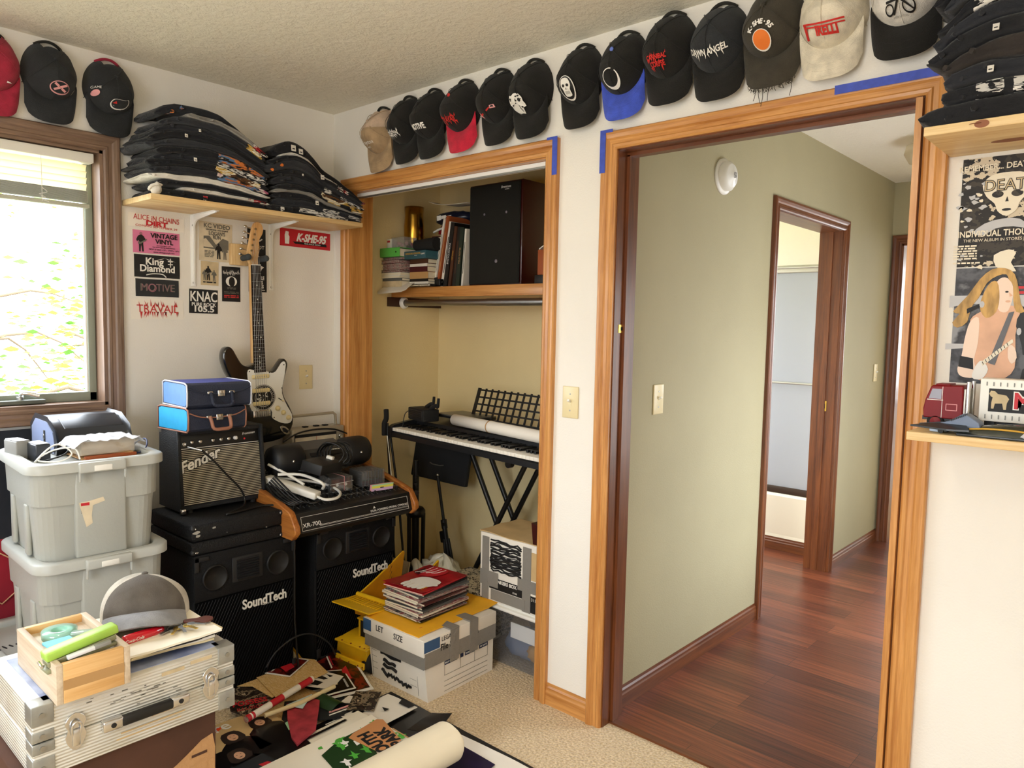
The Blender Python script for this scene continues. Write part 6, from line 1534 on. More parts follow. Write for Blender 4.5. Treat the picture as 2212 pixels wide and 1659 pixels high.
for x, y, r_ in ((-.165, .085, .014), (-.160, .074, .011), (-.10, .093, .009), (-.05, .066, .003), (.11, .055, .004), (-.165, .012, .008)):
 b.add([(x + r_ * rr.uniform(.6, 1.2) * math.cos(a), y + r_ * .5 * rr.uniform(.5, 1.2) * math.sin(a), .0004) for a in [2 * PI * k / 9 for k in range(9)]], [tuple(range(9))], 'scuff')
b.build('lid', t)
# guitar amplifier
mat('tolex', '#1b1e22', rough=.5, bump=.6, bscale=300)
def grille_mat():
 m = mat('amp_grille', '#b9ae98', rough=.85); n = m.node_tree.nodes; l = m.node_tree.links; b = n['Principled BSDF']
 tc_ = n.new('ShaderNodeTexCoord'); sp_ = n.new('ShaderNodeSeparateXYZ'); l.new(tc_.outputs['Object'], sp_.inputs[0])
 mu = n.new('ShaderNodeMath'); mu.operation = 'MULTIPLY'; mu.inputs[1].default_value = 2 * PI / .0068; l.new(sp_.outputs['Z'], mu.inputs[0])
 si = n.new('ShaderNodeMath'); si.operation = 'SINE'; l.new(mu.outputs[0], si.inputs[0])
 rp = n.new('ShaderNodeValToRGB'); rp.color_ramp.elements[0].position = .25; rp.color_ramp.elements[1].position = .55; rp.color_ramp.elements[0].color = (*hexc('#2a2520'), 1); rp.color_ramp.elements[1].color = (*hexc('#c9bea6'), 1)
 l.new(si.outputs[0], rp.inputs[0]); l.new(rp.outputs[0], b.inputs['Base Color'])
grille_mat()
t = thing('guitar_amplifier', 'small guitar amplifier with striped grille on the black case', 'amplifier', (.37, -.752, .6985))
b = B(); M0 = Matrix(((1, 0, 0, 0), (0, 0, -1, 0), (0, 1, 0, 0), (0, 0, 0, 1)))
prof = [(-.20, .010), (.0, .010), (-.030, .318), (-.19, .318)]
b.at(M0); slab(b, prof, -.176, -.162, 'tolex', .004); slab(b, prof, .162, .176, 'tolex', .004); b.at()
b.box((-.19, -.168, .012), (-.02, .168, .034), 'tolex', .003); b.box((-.185, -.168, .300), (-.034, .168, .317), 'tolex', .003); b.box((-.195, -.165, .03), (-.185, .165, .31), 'tolex'); b.build('cabinet', t)
tilt = TR(-.012, 0, .01) @ RY(-5.6)
b = B(); b.at(tilt); b.box((-.02, -.162, .022), (.0, .162, .235), 'amp_grille', .003); b.build('grille', t)
b = B(); b.at(tilt); b.box((-.03, -.162, .237), (-.004, .162, .293), 'black', .002); b.box((-.0045, -.160, .2372), (-.003, .160, .2395), 'ink_white'); b.build('control_panel', t)
for k, y in enumerate((-.118, -.085, -.035, -.002, .030, .060)):
 b = B(); b.at(tilt @ TR(-.004, y, .262) @ FACE_PX); b.lathe([(.0075, 0), (.0075, .010), (.006, .012), (0, .012)], 'chrome' if k not in (5,) else 'ink_white', 14); b.build('knob', t)
b = B(); b.at(tilt @ TR(-.0035, -.145, .257) @ FACE_PX); b.lathe([(.008, 0), (.008, .004), (.004, .004), (.004, .001), (0, .001)], 'chrome', 14)
for y, sz, tx in ((.118, .014, 'Frontman'),): b.at(tilt @ TR(-.0035, y, .276) @ FACE_PX, RZ(4)); b.text(tx, sz, 'ink_white', shear=.3)
b.at(tilt @ TR(-.0035, .100, .255) @ FACE_PX); b.poly(ell(0, 0, .004, .004, 10), 'print_red', .0005); b.build('panel_marks', t)
b = B(); b.at(tilt @ TR(.0, -.093, .188) @ FACE_PX, RZ(18)); b.text('Fender', .058, 'ink', shear=.35, bold=.004, depth=.002); b.at(tilt @ TR(.002, -.093, .188) @ FACE_PX, RZ(18)); b.text('Fender', .058, 'ink_white', shear=.35, bold=.0014, depth=.002); b.build('nameplate', t)
for y in (-.168, .168):
 b = B(); b.box((-.012, y - .009, .004), (.004, y + .009, .024), 'chrome', .002); b.build('corner_cap', t)
 b = B(); b.box((-.19, y - .009, .300), (-.165, y + .009, .320), 'steel', .002); b.build('corner_cap', t)
for y in (-.13, .13):
 b = B(); b.cyl((-.03, y, 0), (-.03, y, .014), .010, 'black_soft', 12); b.cyl((-.16, y, 0), (-.16, y, .014), .010, 'black_soft', 12); b.build('foot', t)
b = B(); zz = .6985
b.tube([(.362, -.897, .958), (.378, -.880, .952), (.394, -.858, .944)], .0045, 'chrome', n=10)
b.tube([(.394, -.858, .944), (.402, -.82, .905), (.405, -.77, .845), (.405, -.715, .782), (.400, -.692, .740), (.42, -.705, .712), (.45, -.76, .7045), (.475, -.805, .703), (.468, -.74, .703), (.45, -.66, .704), (.47, -.60, .703), (.52, -.575, .690), (.555, -.572, .64), (.562, -.568, .50), (.558, -.565, .25), (.57, -.555, .03)], .0042, 'black', n=8, sub=5)
tag(b.build('guitar_cable'), 'black braided cable plugged into the amplifier and hanging between the speakers', 'cable')
# two blue cassette cases on the amplifier
mat('case_top_lit', '#4b56a6', rough=.6, bump=.4, bscale=250); mat('case_navy', '#232b40', rough=.6, bump=.4, bscale=250); mat('panel_blue', '#5e8ac4', rough=.55, var=.08, vscale=20); mat('panel_turquoise', '#1d9ccf', rough=.55, var=.1, vscale=20); mat('piping_white', '#d8dbe4', rough=.5); mat('piping_tan', '#a3705a', rough=.5)  # purple top set lighter than the navy, window light put into its colour
def cassette_case(loc, rz, w_, d_, h_, label, top, panel, pipe, hm, tilt=0.0):
 t = thing('cassette_case', label, 'case', loc, rot=(0, R(tilt), R(rz)), group='blue carrying cases on the amplifier')
 M0 = Matrix(((1, 0, 0, 0), (0, 0, 1, 0), (0, 1, 0, 0), (0, 0, 0, 1)))
 prof = [(-d_, 0), (-d_, h_ * .93), (-d_ * .9, h_), (-d_ * .1, h_), (-.004, h_ * .93), (0, h_ * .60), (-.003, h_ * .1), (-.012, 0)]
 b = B(); b.at(M0); n = len(prof); vs = [(x, z, s_) for s_ in (-w_ / 2, w_ / 2) for x, z in prof]
 b.add(vs, [(i, n + i, n + (i + 1) % n, (i + 1) % n) for i in range(n) if i != 2], 'case_navy'); b.add([vs[i] for i in (2, 3, n + 3, n + 2)], [(0, 2, 3, 1)] if 0 else [(0, 3, 2, 1)], top); b.add(vs[:n], [tuple(range(n))], 'case_navy'); b.add(vs[n:], [tuple(reversed(range(n)))], 'case_navy')
 b.build('shell', t)
 for s_ in (-1, 1):
  y = s_ * (w_ / 2 + .001); q = [(x * .93 - d_ * .035, h_ * .06 + z * .88) for x, z in prof]
  b = B(); b.add([(x, y, z) for x, z in q], [tuple(range(n)) if s_ > 0 else tuple(reversed(range(n)))], panel); b.build('end_panel', t)
  b = B(); b.tube([(x, s_ * w_ / 2, z) for x, z in prof], .0032, pipe, n=6, closed=True); b.build('piping', t)
 b = B(); b.tube([(.001, -w_ / 2 + .004, h_ * .80), (.005, -w_ * .3, h_ * .62), (.006, 0, h_ * .56), (.005, w_ * .3, h_ * .62), (.001, w_ / 2 - .004, h_ * .80)], .0025, pipe if pipe != 'piping_white' else 'case_navy', n=6, sub=4); b.build('flap_edge', t)
 b = B(); b.box((.004, -.014, h_ * .44), (.012, .014, h_ * .70), 'chrome', .002); b.box((.012, -.008, h_ * .46), (.015, .008, h_ * .58), 'steel', .001); b.build('clasp', t)
 for s_ in (-1, 1):
  b = B(); b.box((.003, s_ * .042 - .011, h_ * .55), (.010, s_ * .042 + .011, h_ * .66), 'chrome', .002); b.build('handle_mount', t)
 b = B(); b.tube([(.010, -.040, h_ * .60), (.020, -.039, h_ * .40), (.028, -.034, h_ * .12), (.030, 0, h_ * .08), (.028, .034, h_ * .12), (.020, .039, h_ * .40), (.010, .040, h_ * .60)], .0068, hm, n=8, sub=3); b.build('handle', t)
 return t
cassette_case((.400, -.795, 1.0175), 5, .240, .22, .090, 'lower blue case with turquoise ends and tan piping on the amplifier', 'case_navy', 'panel_turquoise', 'piping_tan', 'piping_tan')
cassette_case((.412, -.792, 1.1085), -3, .248, .24, .092, 'upper blue case with pale blue ends and purple top lightened as window-lit', 'case_top_lit', 'panel_blue', 'piping_white', 'case_navy')
# mixing console on the right speaker
wood('cheek_X', '#8a4a1c', '#c4803c', 'X'); mat('mixer_black', '#0e0f0f', rough=.45)
t = thing('mixing_console', 'black mixing console with wooden end cheeks on the right stage speaker', 'mixer', (0, -.290, .5855))
M0 = Matrix(((1, 0, 0, 0), (0, 0, 1, 0), (0, 1, 0, 0), (0, 0, 0, 1)))
ch = [(.15, .0), (.598, .0), (.628, .030), (.624, .055), (.585, .108), (.50, .132), (.155, .205), (.145, .195)]
for s_ in (-1, 1):
 b = B(); b.at(M0); slab(b, ch, s_ * .302 - .013, s_ * .302 + .013, 'cheek_X', .004); b.build('end_cheek', t)
b = B(); b.at(M0); b.prism([(.16, 0), (.585, 0), (.610, .022), (.588, .098), (.565, .100), (.165, .190)][::-1], -.288, .288, 'mixer_black'); b.build('chassis', t)
FL = TR(.6105, 0, .022) @ RY(-16.1)
b = B(); b.at(FL @ TR(.0006, 0, .036) @ FACE_PX)
for lo, hi in (((-.27, -.028), (.27, -.0268)), ((-.27, .0268), (.27, .028)), ((-.27, -.028), (-.2688, .028)), ((.2688, -.028), (.27, .028)), ((-.19, -.016), (.268, -.0150)), ((-.19, -.0195), (.268, -.0185))): b.box((*lo, 0), (*hi, .0006), 'ink_white')
b.at(FL @ TR(.001, -.222, .028) @ FACE_PX); b.text('XR-700.', .024, 'ink_white', sx=1.1); b.at(FL @ TR(.001, .165, .030) @ FACE_PX); b.text('DUAL POWERED MIXING CONSOLE', .0125, 'ink_white'); b.at(FL @ TR(.001, .085, .044) @ FACE_PX); b.poly([(-.006, -.004), (.007, -.004), (.0, .006)], 'ink_white', .0003); b.build('front_lettering', t)
TOP = TR(.565, 0, .1005) @ RY(12.7)
b = B(); b.at(TOP)
for k in range(-11, 12): b.box((-.39, k * .0245 - .0004, .0), (-.02, k * .0245 + .0004, .0006), 'grey')
for r_ in range(8): b.box((-.38 + r_ * .045, -.28, 0), (-.3792 + r_ * .045, .28, .0006), 'grey')
b.build('panel_lines', t)
for r_ in range(4):
 for k in range(18):
  if (r_, k) in ((0, 3),): continue
  y = -.262 + k * .0308
  if r_ > 1 and not (k < 12): continue
  b = B(); b.at(TOP @ TR(-.035 - r_ * .045, y, .0)); b.cyl((0, 0, 0), (0, 0, .013), .0062, 'black', 10, .0054); b.cyl((0, 0, .013), (0, 0, .0136), .0046, 'steel', 8); b.build('knob', t)
def on_top(x, y, off=0.0): return .5855 + .1005 + (.565 - x) * math.tan(R(12.7)) + off
# things lying on the console
mat('boom_black', '#141517', rough=.55); mat('boom_grey', '#3a3936', rough=.45)
t = thing('boombox', 'black boombox with rounded speaker ends at the back of the console', 'stereo', (.29, -.270, .775))
for s_ in (-1, 1):
 b = B(); b.at(TR(0, s_ * .175, .068) @ RX(90)); b.lathe([(0, -.07), (.055, -.07), (.066, -.058), (.068, -.02), (.068, .04), (.060, .066), (.03, .074), (0, .075)] if s_ < 0 else [(0, -.075), (.03, -.074), (.060, -.066), (.068, -.04), (.068, .02), (.066, .058), (.055, .07), (0, .07)], 'boom_black', 28); b.build('speaker_pod', t)
 b = B(); b.sphere((.068, s_ * .175, .070), .007, 'chrome', 10); b.build('dust_cap', t)
b = B(); b.at(M0); b.prism([(-.075, .005), (.055, .005), (.060, .055), (.025, .105), (-.06, .128), (-.075, .118)][::-1], -.11, .11, 'boom_grey'); b.at(); b.build('centre', t)
b = B(); b.at(TR(.045, 0, .085) @ RY(-38) @ FACE_PX); b.box((-.08, -.012, 0), (.08, .006, .003), 'ink'); b.box((-.09, -.034, 0), (.09, -.022, .002), 'boom_black')
for k in range(5): b.box((.03 + k * .010, .010, 0), (.036 + k * .010, .014, .003), 'ink_white')
b.build('cassette_door', t)
t = thing('radio_cassette_player', 'silver portable radio with a carrying handle against the wall', 'radio', (.075, -.150, .785))
mat('radio_silver', '#a89f8a', rough=.4, metal=.3)
b = B(); b.box((-.045, -.155, 0), (.045, .130, .155), 'radio_silver', .006); b.build('case', t)
b = B(); b.at(TR(.0455, 0, 0) @ FACE_PX); b.box((-.145, .082, 0), (.082, .130, .002), 'ink'); b.box((-.142, .085, .002), (.080, .116, .003), 'paper_aged'); b.box((-.03, .085, .003), (-.0285, .116, .0035), 'print_red'); b.box((-.145, .052, 0), (.12, .060, .002), 'ink'); b.box((-.13, .01, 0), (.10, .045, .002), 'grey')
bars(b, -.14, .07, .106, 2, 'ink_grey', .002, .008, 4); b.build('dial', t)
b = B(); b.at(TR(.0455, .106, .105) @ FACE_PX); b.lathe([(.013, 0), (.013, .008), (.010, .010), (.006, .0085), (0, .0085)], 'chrome', 18); b.build('tuning_knob', t)
b = B(); b.tube([(0, -.145, .15), (0, -.145, .200), (0, -.135, .212), (0, .095, .214), (0, .108, .204), (0, .112, .15)], .007, 'radio_silver', n=8); b.build('handle', t)
b = B()
for y in (-.06, .0, .05): b.box((-.01, y - .012, .155), (.01, y + .012, .161), 'ink', .001)
b.build('buttons', t)
t = thing('power_adapter', 'flat black power brick with its cord coiled, tilted on the boombox', 'power adapter', (.470, -.375, .835), rot=(R(-4), R(12), R(26)))
b = B(); b.box((-.048, -.095, -.022), (.048, .085, .022), 'boom_black', .003)
for p in ((-.04, -.087), (.04, -.087)): b.cyl((*p, .022), (*p, .0228), .003, 'ink', 8)
for p in ((-.02, .0), (.02, .03)): b.add([(p[0] - .012, p[1], .0225), (p[0] + .004, p[1] - .005, .0225), (p[0] + .012, p[1], .0225), (p[0] + .004, p[1] + .005, .0225)], [(0, 1, 2, 3)], 'ink')
b.build('brick', t)
b = B()
for k in range(5):
 c = Vector((-.01 + .004 * k, .060 + .020 * k, .026)); pts = []
 for q in range(17): a = 2 * PI * q / 16; pts.append(c + Vector((.060 * math.cos(a) + .006 * math.sin(3 * a + k), .010 * math.sin(a * 2 + k), .052 * math.sin(a) + .012)))
 b.tube(pts[:-1], .0042, 'black', n=6, closed=True)
b.build('cord', t); B().box((-.02, .05, .012), (.01, .07, .034), 'white', .002).build('tag', t)
glassy('cassette_clear', gloss=.16, haze=.12, tint=(.8, .8, .8)); mat('cassette_dark', '#1b1a1a', rough=.5)
def cassettes(x, y, rz, n, label, group, flat=False):
 for k in range(n):
  t = thing('cassette_tape', label, 'cassette', (0, 0, 0), group=group)
  M1 = TR(x, y, on_top(x + .02, y, .004)) @ RZ(rz) @ TR(-k * .0172 if not flat else 0, k * .0172 if flat else 0, 0) @ (RZ(90) if flat else Matrix.Identity(4))
  t.matrix_world = M1
  b = B(); b.box((-.0078, -.054, 0), (.0078, .054, .068), 'cassette_clear', .0015, 1); b.build('case', t)
  b = B(); b.box((-.0045, -.049, .004), (.0045, .049, .064), 'cassette_dark', .001, 1); b.box((.0046, -.045, .030), (.0052, .045, .060), 'book_maroon' if k % 2 == 0 else 'book_grey')
  for s_ in (-1, 1): b.at(TR(.0053, s_ * .021, .034) @ FACE_PX); b.poly(ell(0, 0, .007, .007, 12), 'ink_white', .0003)
  b.at(); b.build('cassette', t)
cassettes(.470, -.285, -4, 6, 'clear cassette box in the banded front row on the console', 'cassettes banded together, front row')
cassettes(.430, -.172, -4, 7, 'clear cassette box in the right-hand banded row on the console', 'cassettes banded together, right row', True)
b = B(); b.at(TR(.470, -.285, on_top(.49, 0, .004)) @ RZ(-4)); b.tube([(.0090, .012, .0), (.0090, .012, .069), (-.094, .012, .069), (-.094, .012, .0)], .0014, 'thread_pink', n=5, closed=True); b.tube([(.0095, -.056, .040), (.0095, .056, .046), (-.095, .056, .046), (-.095, -.056, .040)], .0010, 'ink_white', n=5, closed=True)
tag(b.build('rubber_band'), 'pink rubber band around the front row of cassettes', 'rubber band')
o = B(); o.at(TR(.535, -.115, on_top(.545, 0, .012)) @ RZ(-6) @ RY(12)); o.box((-.012, -.055, 0), (.004, .055, .026), 'thread_pink', .001); o.box((.004, -.055, 0), (.0046, .055, .013), mat('note_lilac', '#d6b4d8', rough=.7)); o.box((.004, -.055, .013), (.0046, .055, .024), mat('note_yellow', '#e6e058', rough=.7)); o.box((.004, -.055, .024), (.0046, .055, .030), mat('note_green', '#a8d8b4', rough=.7)); o.box((.0046, -.012, .012), (.005, .006, .016), 'ink')
tag(o.build('sticky_flags'), 'striped pastel pack of sticky flags at the right of the console', 'notepad')
t = thing('power_strip', 'white power strip with a thick white cord on the console', 'power strip', (0, 0, 0))
b = B(); b.at(TR(.43, -.49, on_top(.43, 0, .034)) @ RZ(28) @ RY(13)); b.box((-.13, -.026, -.014), (.115, .026, .016), 'white_plastic', .006); b.at(); b.build('housing', t)
zc = lambda x, o=.026: on_top(x, 0, o)
b = B(); b.tube([(.52, -.445, zc(.52, .03)), (.560, -.425, zc(.56)), (.565, -.37, zc(.565)), (.52, -.325, zc(.52)), (.44, -.33, zc(.44)), (.37, -.39, zc(.37)), (.32, -.46, zc(.32)), (.29, -.53, zc(.29))], .0058, 'white_plastic', n=8, sub=5); b.tube([(.36, -.52, .80), (.42, -.455, .80), (.50, -.425, .785), (.52, -.405, .765), (.50, -.395, .745)], .0065, 'white_plastic', n=8, sub=4); b.tube([(.30, -.53, .835), (.38, -.49, .80), (.46, -.46, .765)], .006, 'white_plastic', n=8, sub=4); b.build('cord', t)
b = B(); b.tube([(.40, -.565, .72), (.47, -.54, .715), (.53, -.50, .705), (.56, -.46, .708), (.52, -.42, .718), (.45, -.45, .73), (.42, -.52, .735)], .005, 'black', n=6, sub=4); b.tube([(.25, -.56, .79), (.30, -.45, .80), (.40, -.35, .79), (.44, -.33, .775)], .005, 'black', n=6, sub=4); tag(b.build('black_cable'), 'tangled black cable beside the white power strip', 'cable')
b = B(); b.tube([(.20, -.40, .905), (.16, -.30, .93), (.13, -.18, .935), (.125, -.08, .925), (.14, -.02, .90)], .004, 'black', n=6, sub=4); tag(b.build('thin_cable'), 'thin black cable draped in front of the silver radio', 'cable')
b = B()
for k in range(6): b.tube([(.36 + .02 * k, -.575 - .004 * k, .76 + .012 * k), (.44 + .015 * k, -.585 + .01 * k, .735), (.50 + .01 * k, -.575 + .012 * k, .715), (.53, -.55 + .014 * k, .705), (.46, -.52 + .01 * k, .725)], .0042, 'black', n=6, sub=4)
tag(b.build('cable_bundle'), 'bundle of black cables over the left wooden cheek of the console', 'cable')
b = B(); b.tube([(.575, -.70, .10), (.578, -.66, .15), (.58, -.58, .185), (.582, -.50, .175), (.59, -.43, .12), (.60, -.40, .06)], .0035, 'cab_trim', n=6, sub=5); tag(b.build('floor_cable'), 'thin dark cable arching before the stage speakers above the paper heap', 'cable')
# ---------------------------------------------------------------- window corner: wall flag and stacked totes
patches('flag_cloth', ['#171b22', '#20242c', '#2a2d36'], 3, (1, 1, .4), .95, smooth=True)
mat('flag_red', '#a01e30', rough=.95, col2='#7c1a2a', vscale=2.5); mat('flag_dark', '#2a151a', rough=.95, var=.3, vscale=9, stretch=(1, 1, 4)); mat('flag_line', '#e0b088', rough=.9)
t = thing('wall_flag', 'dark and red printed cloth hanging below the window', 'wall flag', (.024, -1.62, .02))
b = B(); wave = lambda y, z: .004 + .004 * math.sin(y * 14) + .003 * nz(y * 5, z * 5)
b.sheet(lambda u, v: (wave(-.47 + .94 * u, v), -.47 + .94 * u, .62 + .39 * v), 24, 8, 'flag_cloth'); b.build('upper_band', t)
b = B(); b.sheet(lambda u, v: (wave(-.47 + .94 * u, v), -.47 + .94 * u, .28 + .34 * v), 24, 8, 'flag_red')
for y0 in (-.02, .19, .40):
 h_ = [(y0 - .045, .36), (y0, .325), (y0 + .045, .36), (y0 + .045, .475), (y0, .51), (y0 - .045, .475)]; b.tube([(.013, y, z + .06) for y, z in h_], .003, 'flag_line', n=4, closed=True)
b.build('red_band', t)
b = B(); b.sheet(lambda u, v: (wave(-.47 + .94 * u, v) + .002, -.47 + .94 * u, 0 + (.28 + .05 * nz(u * 9, 3)) * v), 24, 8, 'flag_dark'); b.build('lower_band', t)
mat('tote_grey', '#a9aba4', rough=.45, bump=.08, bscale=120); mat('tote_lid', '#b6b8b2', rough=.42)
def rrect(hx, hy, r_, n=5):
 out = []
 for cx, cy, a0 in ((hx - r_, hy - r_, 0), (-hx + r_, hy - r_, 90), (-hx + r_, -hy + r_, 180), (hx - r_, -hy + r_, 270)):
  for k in range(n + 1): a = R(a0 + 90 * k / n); out.append((cx + r_ * math.cos(a), cy + r_ * math.sin(a)))
 return out
def tote(loc, rz, label, h_=.295, sticker=False, scribble=False):
 t = thing('storage_tote', label, 'storage tote', loc, rz, 'grey storage totes stacked below the window')
 def rib(u, v, z, k):   # recess at the middle of each long side
  return (u, v, z)
 b = B(); rings = []
 for z, sx_, r_ in ((0, .86, .05), (.004, .875, .055), (h_ * .58, .935, .06), (h_ * .585, .965, .06), (h_ * .93, .985, .06), (h_ * .935, .97, .055)):
  ring = []
  for (x, y) in rrect(.215 * sx_, .190 * sx_, r_, 6):
   ring.append((x, y, z))
  rings.append(ring)
 n = len(rings[0]); vs = [p for r_ in rings for p in r_]
 b.add(vs, [(k * n + i, k * n + (i + 1) % n, (k + 1) * n + (i + 1) % n, (k + 1) * n + i) for k in range(len(rings) - 1) for i in range(n)], 'tote_grey', False); b.add(vs[:n], [tuple(reversed(range(n)))], 'tote_grey')
 for s_ in (-1, 1):   # raised handle column on the short sides and ribs
  b.box((s_ * .200 - .016, -.075, .012), (s_ * .200 + .012, .075, h_ * .90), 'tote_grey', .008)
  for x in (-.09, .09): b.box((x - .02, s_ * .176 - .008, .02), (x + .02, s_ * .176 + .006, h_ * .57), 'tote_grey', .006)
 b.build('body', t)
 b = B(); o1, o2 = rrect(.228, .202, .065, 6), rrect(.190, .165, .05, 6)
 prof = [(o1, h_ - .030), (o1, h_ - .004), (rrect(.224, .198, .062, 6), h_), (rrect(.196, .171, .052, 6), h_), (o2, h_ - .004), (o2, h_ - .020)]
 vs = [(x, y, z) for r_, z in prof for x, y in r_]
 b.add(vs, [(k * n + i, k * n + (i + 1) % n, (k + 1) * n + (i + 1) % n, (k + 1) * n + i) for k in range(len(prof) - 1) for i in range(n)], 'tote_lid', True); b.add(vs[-n:], [tuple(range(n))], 'tote_lid')
 rr_ = [(x, y, h_ - .030) for x, y in o1] + [(x, y, h_ - .030) for x, y in rrect(.203, .180, .055, 6)]
 b.add(rr_, [(i, n + i, n + (i + 1) % n, (i + 1) % n) for i in range(n)], 'tote_lid'); b.build('lid', t)
 for s_ in (-1, 1):
  b = B(); b.box((s_ * .228 - .008, -.068, h_ - .034), (s_ * .228 + .014, .068, h_ - .002), 'tote_lid', .005); b.box((s_ * .228 - .0, -.068, h_ - .062), (s_ * .228 + .010, -.062, h_ - .03), 'tote_lid', .002); b.box((s_ * .228, .062, h_ - .062), (s_ * .228 + .010, .068, h_ - .03), 'tote_lid', .002); b.box((s_ * .228 + .0, -.026, h_ - .030), (s_ * .228 + .0155, .026, h_ - .012), 'white_plastic', .002); b.build('latch', t)
 if sticker:
  b = B(); b.at(TR(.2125, -.045, .155) @ FACE_PX); b.add([(x, y, .0006) for x, y in ((-.02, .035), (.015, .038), (.05, .045), (.055, .032), (.02, .022), (.016, -.01), (.018, -.035), (.0, -.045), (-.008, -.012))], [tuple(reversed(range(9)))], 'paper_aged'); b.box((-.014, .024, .0006), (.010, .033, .0012), 'print_red')
  bars(b, -.014, .010, .014, 3, 'ink_grey', .003, .006); b.build('torn_sticker', t)
 if scribble:
  b = B(); b.at(TR(.05, -.175, h_ + .0005));
  for k in range(7): b.tube([(-.02 + .004 * k, -.02 + .018 * k, .0), (.02 - .003 * k, -.014 + .018 * k, .0)], .0022, 'ink', n=4)
  b.build('marker_scribble', t)
 return t
tote((.30, -1.345, .0), 1, 'bottom grey tote with marker scribble on its lid', h_=.365, scribble=True)
tote((.405, -1.272, .3655), -1, 'middle grey tote of the three stacked below the window', h_=.32)
tote((.395, -1.274, .671), -3, 'top grey tote with a torn sticker, loaded with gadgets', h_=.32, sticker=True)
zt_ = .672 + .300
mat('printer_dark', '#2c3036', rough=.3); mat('printer_blue', '#8a97b8', rough=.4); mat('foil', '#e4e6ea', rough=.25, spec=.8); mat('bubble', '#c9b79a', rough=.5)
t = thing('projector', 'dark rounded gadget with a pale blue side, at the back of the top tote', 'projector', (.20, -1.225, zt_))
b = B(); M0y = Matrix(((1, 0, 0, 0), (0, 0, 1, 0), (0, 1, 0, 0), (0, 0, 0, 1)))
pf = [(-.13, 0), (.13, 0), (.138, .04), (.120, .080), (.05, .112), (-.08, .115), (-.13, .08)]
b.at(M0y); slab(b, pf[::-1], -.105, .135, 'printer_dark', .012); b.build('shell', t)
b = B(); b.at(M0y); b.prism([(x * .9, .004 + z * .9) for x, z in pf][::-1], -.1075, -.104, 'printer_blue'); b.at(); b.box((.02, -.110, .03), (.034, -.106, .075), 'ink', .001); b.box((.023, -.112, .045), (.031, -.109, .062), 'chrome', .001); b.build('side_panel', t)
b = B(); b.at(TR(.07, .02, .0985) @ RY(24)); b.box((-.045, -.09, .0), (.045, .10, .006), 'printer_dark', .003); b.build('hatch', t)
t = thing('padded_mailer', 'box in shiny plastic wrap over a brown envelope on the top tote', 'package', (.43, -1.215, zt_))
b = B(); b.box((-.055, -.085, .012), (.045, .085, .062), 'bubble', .004); b.build('box', t)
b = B(); b.grid(lambda u, v: (-.075 + .15 * v + .004 * nz(u * 9, v * 9), -.115 + .225 * u, .064 + .010 * nz(u * 8, v * 8, 2) - .02 * max(0, abs(u - .5) - .40) * 10), 20, 12, 'foil'); b.grid(lambda u, v: (.052 + .006 * nz(u * 8, v * 5), -.10 + .20 * u, .066 - .05 * v), 16, 6, 'clear_plastic'); b.build('wrap', t)
b = B(); b.sheet(lambda u, v: (-.09 + .16 * v, -.09 + .16 * u, .004 + .010 * u * u), 8, 6, 'book_tan', th=.003); b.box((.055, -.08, .002), (.075, .08, .014), 'book_rust', .003); b.build('envelope', t)
for k, (x, y, rz, lab) in enumerate(((.31, -1.435, 8, 'grey power brick at the left rim of the top tote'), (.38, -1.395, 3, 'black and grey power brick in front, tangled in white cord'))):
 t = thing('power_brick', lab, 'power adapter', (x, y, zt_), rz)
 b = B(); b.box((-.045, -.022, 0), (.045, .022, .062 - .006 * k), 'grey' if k == 0 else 'printer_dark', .004); b.box((-.042, -.019, .0621 - .006 * k), (.042, .019, .064 - .006 * k), 'grey_light', .001); b.build('case', t)
b = B(); b.tube([(.42, -1.40, .985), (.47, -1.43, .98), (.49, -1.40, 1.02), (.47, -1.36, 1.03), (.49, -1.33, 1.0), (.50, -1.37, .98), (.46, -1.42, .985), (.45, -1.37, 1.01), (.48, -1.32, 1.015), (.50, -1.31, .98)], .0028, 'white', n=6, sub=5); b.tube([(.47, -1.41, .98), (.49, -1.35, 1.0), (.45, -1.33, 1.02), (.44, -1.38, 1.0)], .0028, 'black', n=6, sub=4); tag(b.build('looped_cable'), 'loose white and black cord looped on the top tote', 'cord')
b = B(); b.tube([(.43, -1.12, .985), (.40, -1.10, 1.0), (.42, -1.075, 1.015), (.46, -1.085, 1.0), (.48, -1.11, .98), (.47, -1.16, .975)], .0028, mat('cord_navy', '#28305a', rough=.5), n=6, sub=5); tag(b.build('navy_cable'), 'dark blue cord looping over the right rim of the top tote', 'cord')
# ---------------------------------------------------------------- aluminium flight case on a cardboard box, with papers and small things
def alu_mat():
 m = mat('ribbed_aluminium', '#e2e0d8', rough=.42, metal=.3, col2='#cdc9bc', vscale=9); n = m.node_tree.nodes; l = m.node_tree.links; b = n['Principled BSDF']
 tc_ = n.new('ShaderNodeTexCoord'); sp_ = n.new('ShaderNodeSeparateXYZ'); l.new(tc_.outputs['Object'], sp_.inputs[0])
 mu = n.new('ShaderNodeMath'); mu.operation = 'MULTIPLY'; mu.inputs[1].default_value = 2 * PI / .0075; l.new(sp_.outputs['Z'], mu.inputs[0])
 si = n.new('ShaderNodeMath'); si.operation = 'SINE'; l.new(mu.outputs[0], si.inputs[0]); bp = n.new('ShaderNodeBump'); bp.inputs['Strength'].default_value = .5; bp.inputs['Distance'].default_value = .002
 l.new(si.outputs[0], bp.inputs['Height']); l.new(bp.outputs[0], b.inputs['Normal'])
alu_mat(); mat('alu_plain', '#a8aaa6', rough=.4, metal=.7, var=.15, vscale=20); mat('alu_blue', '#5c6a98', rough=.45, col2='#b9c4de', vscale=7, detail=8)
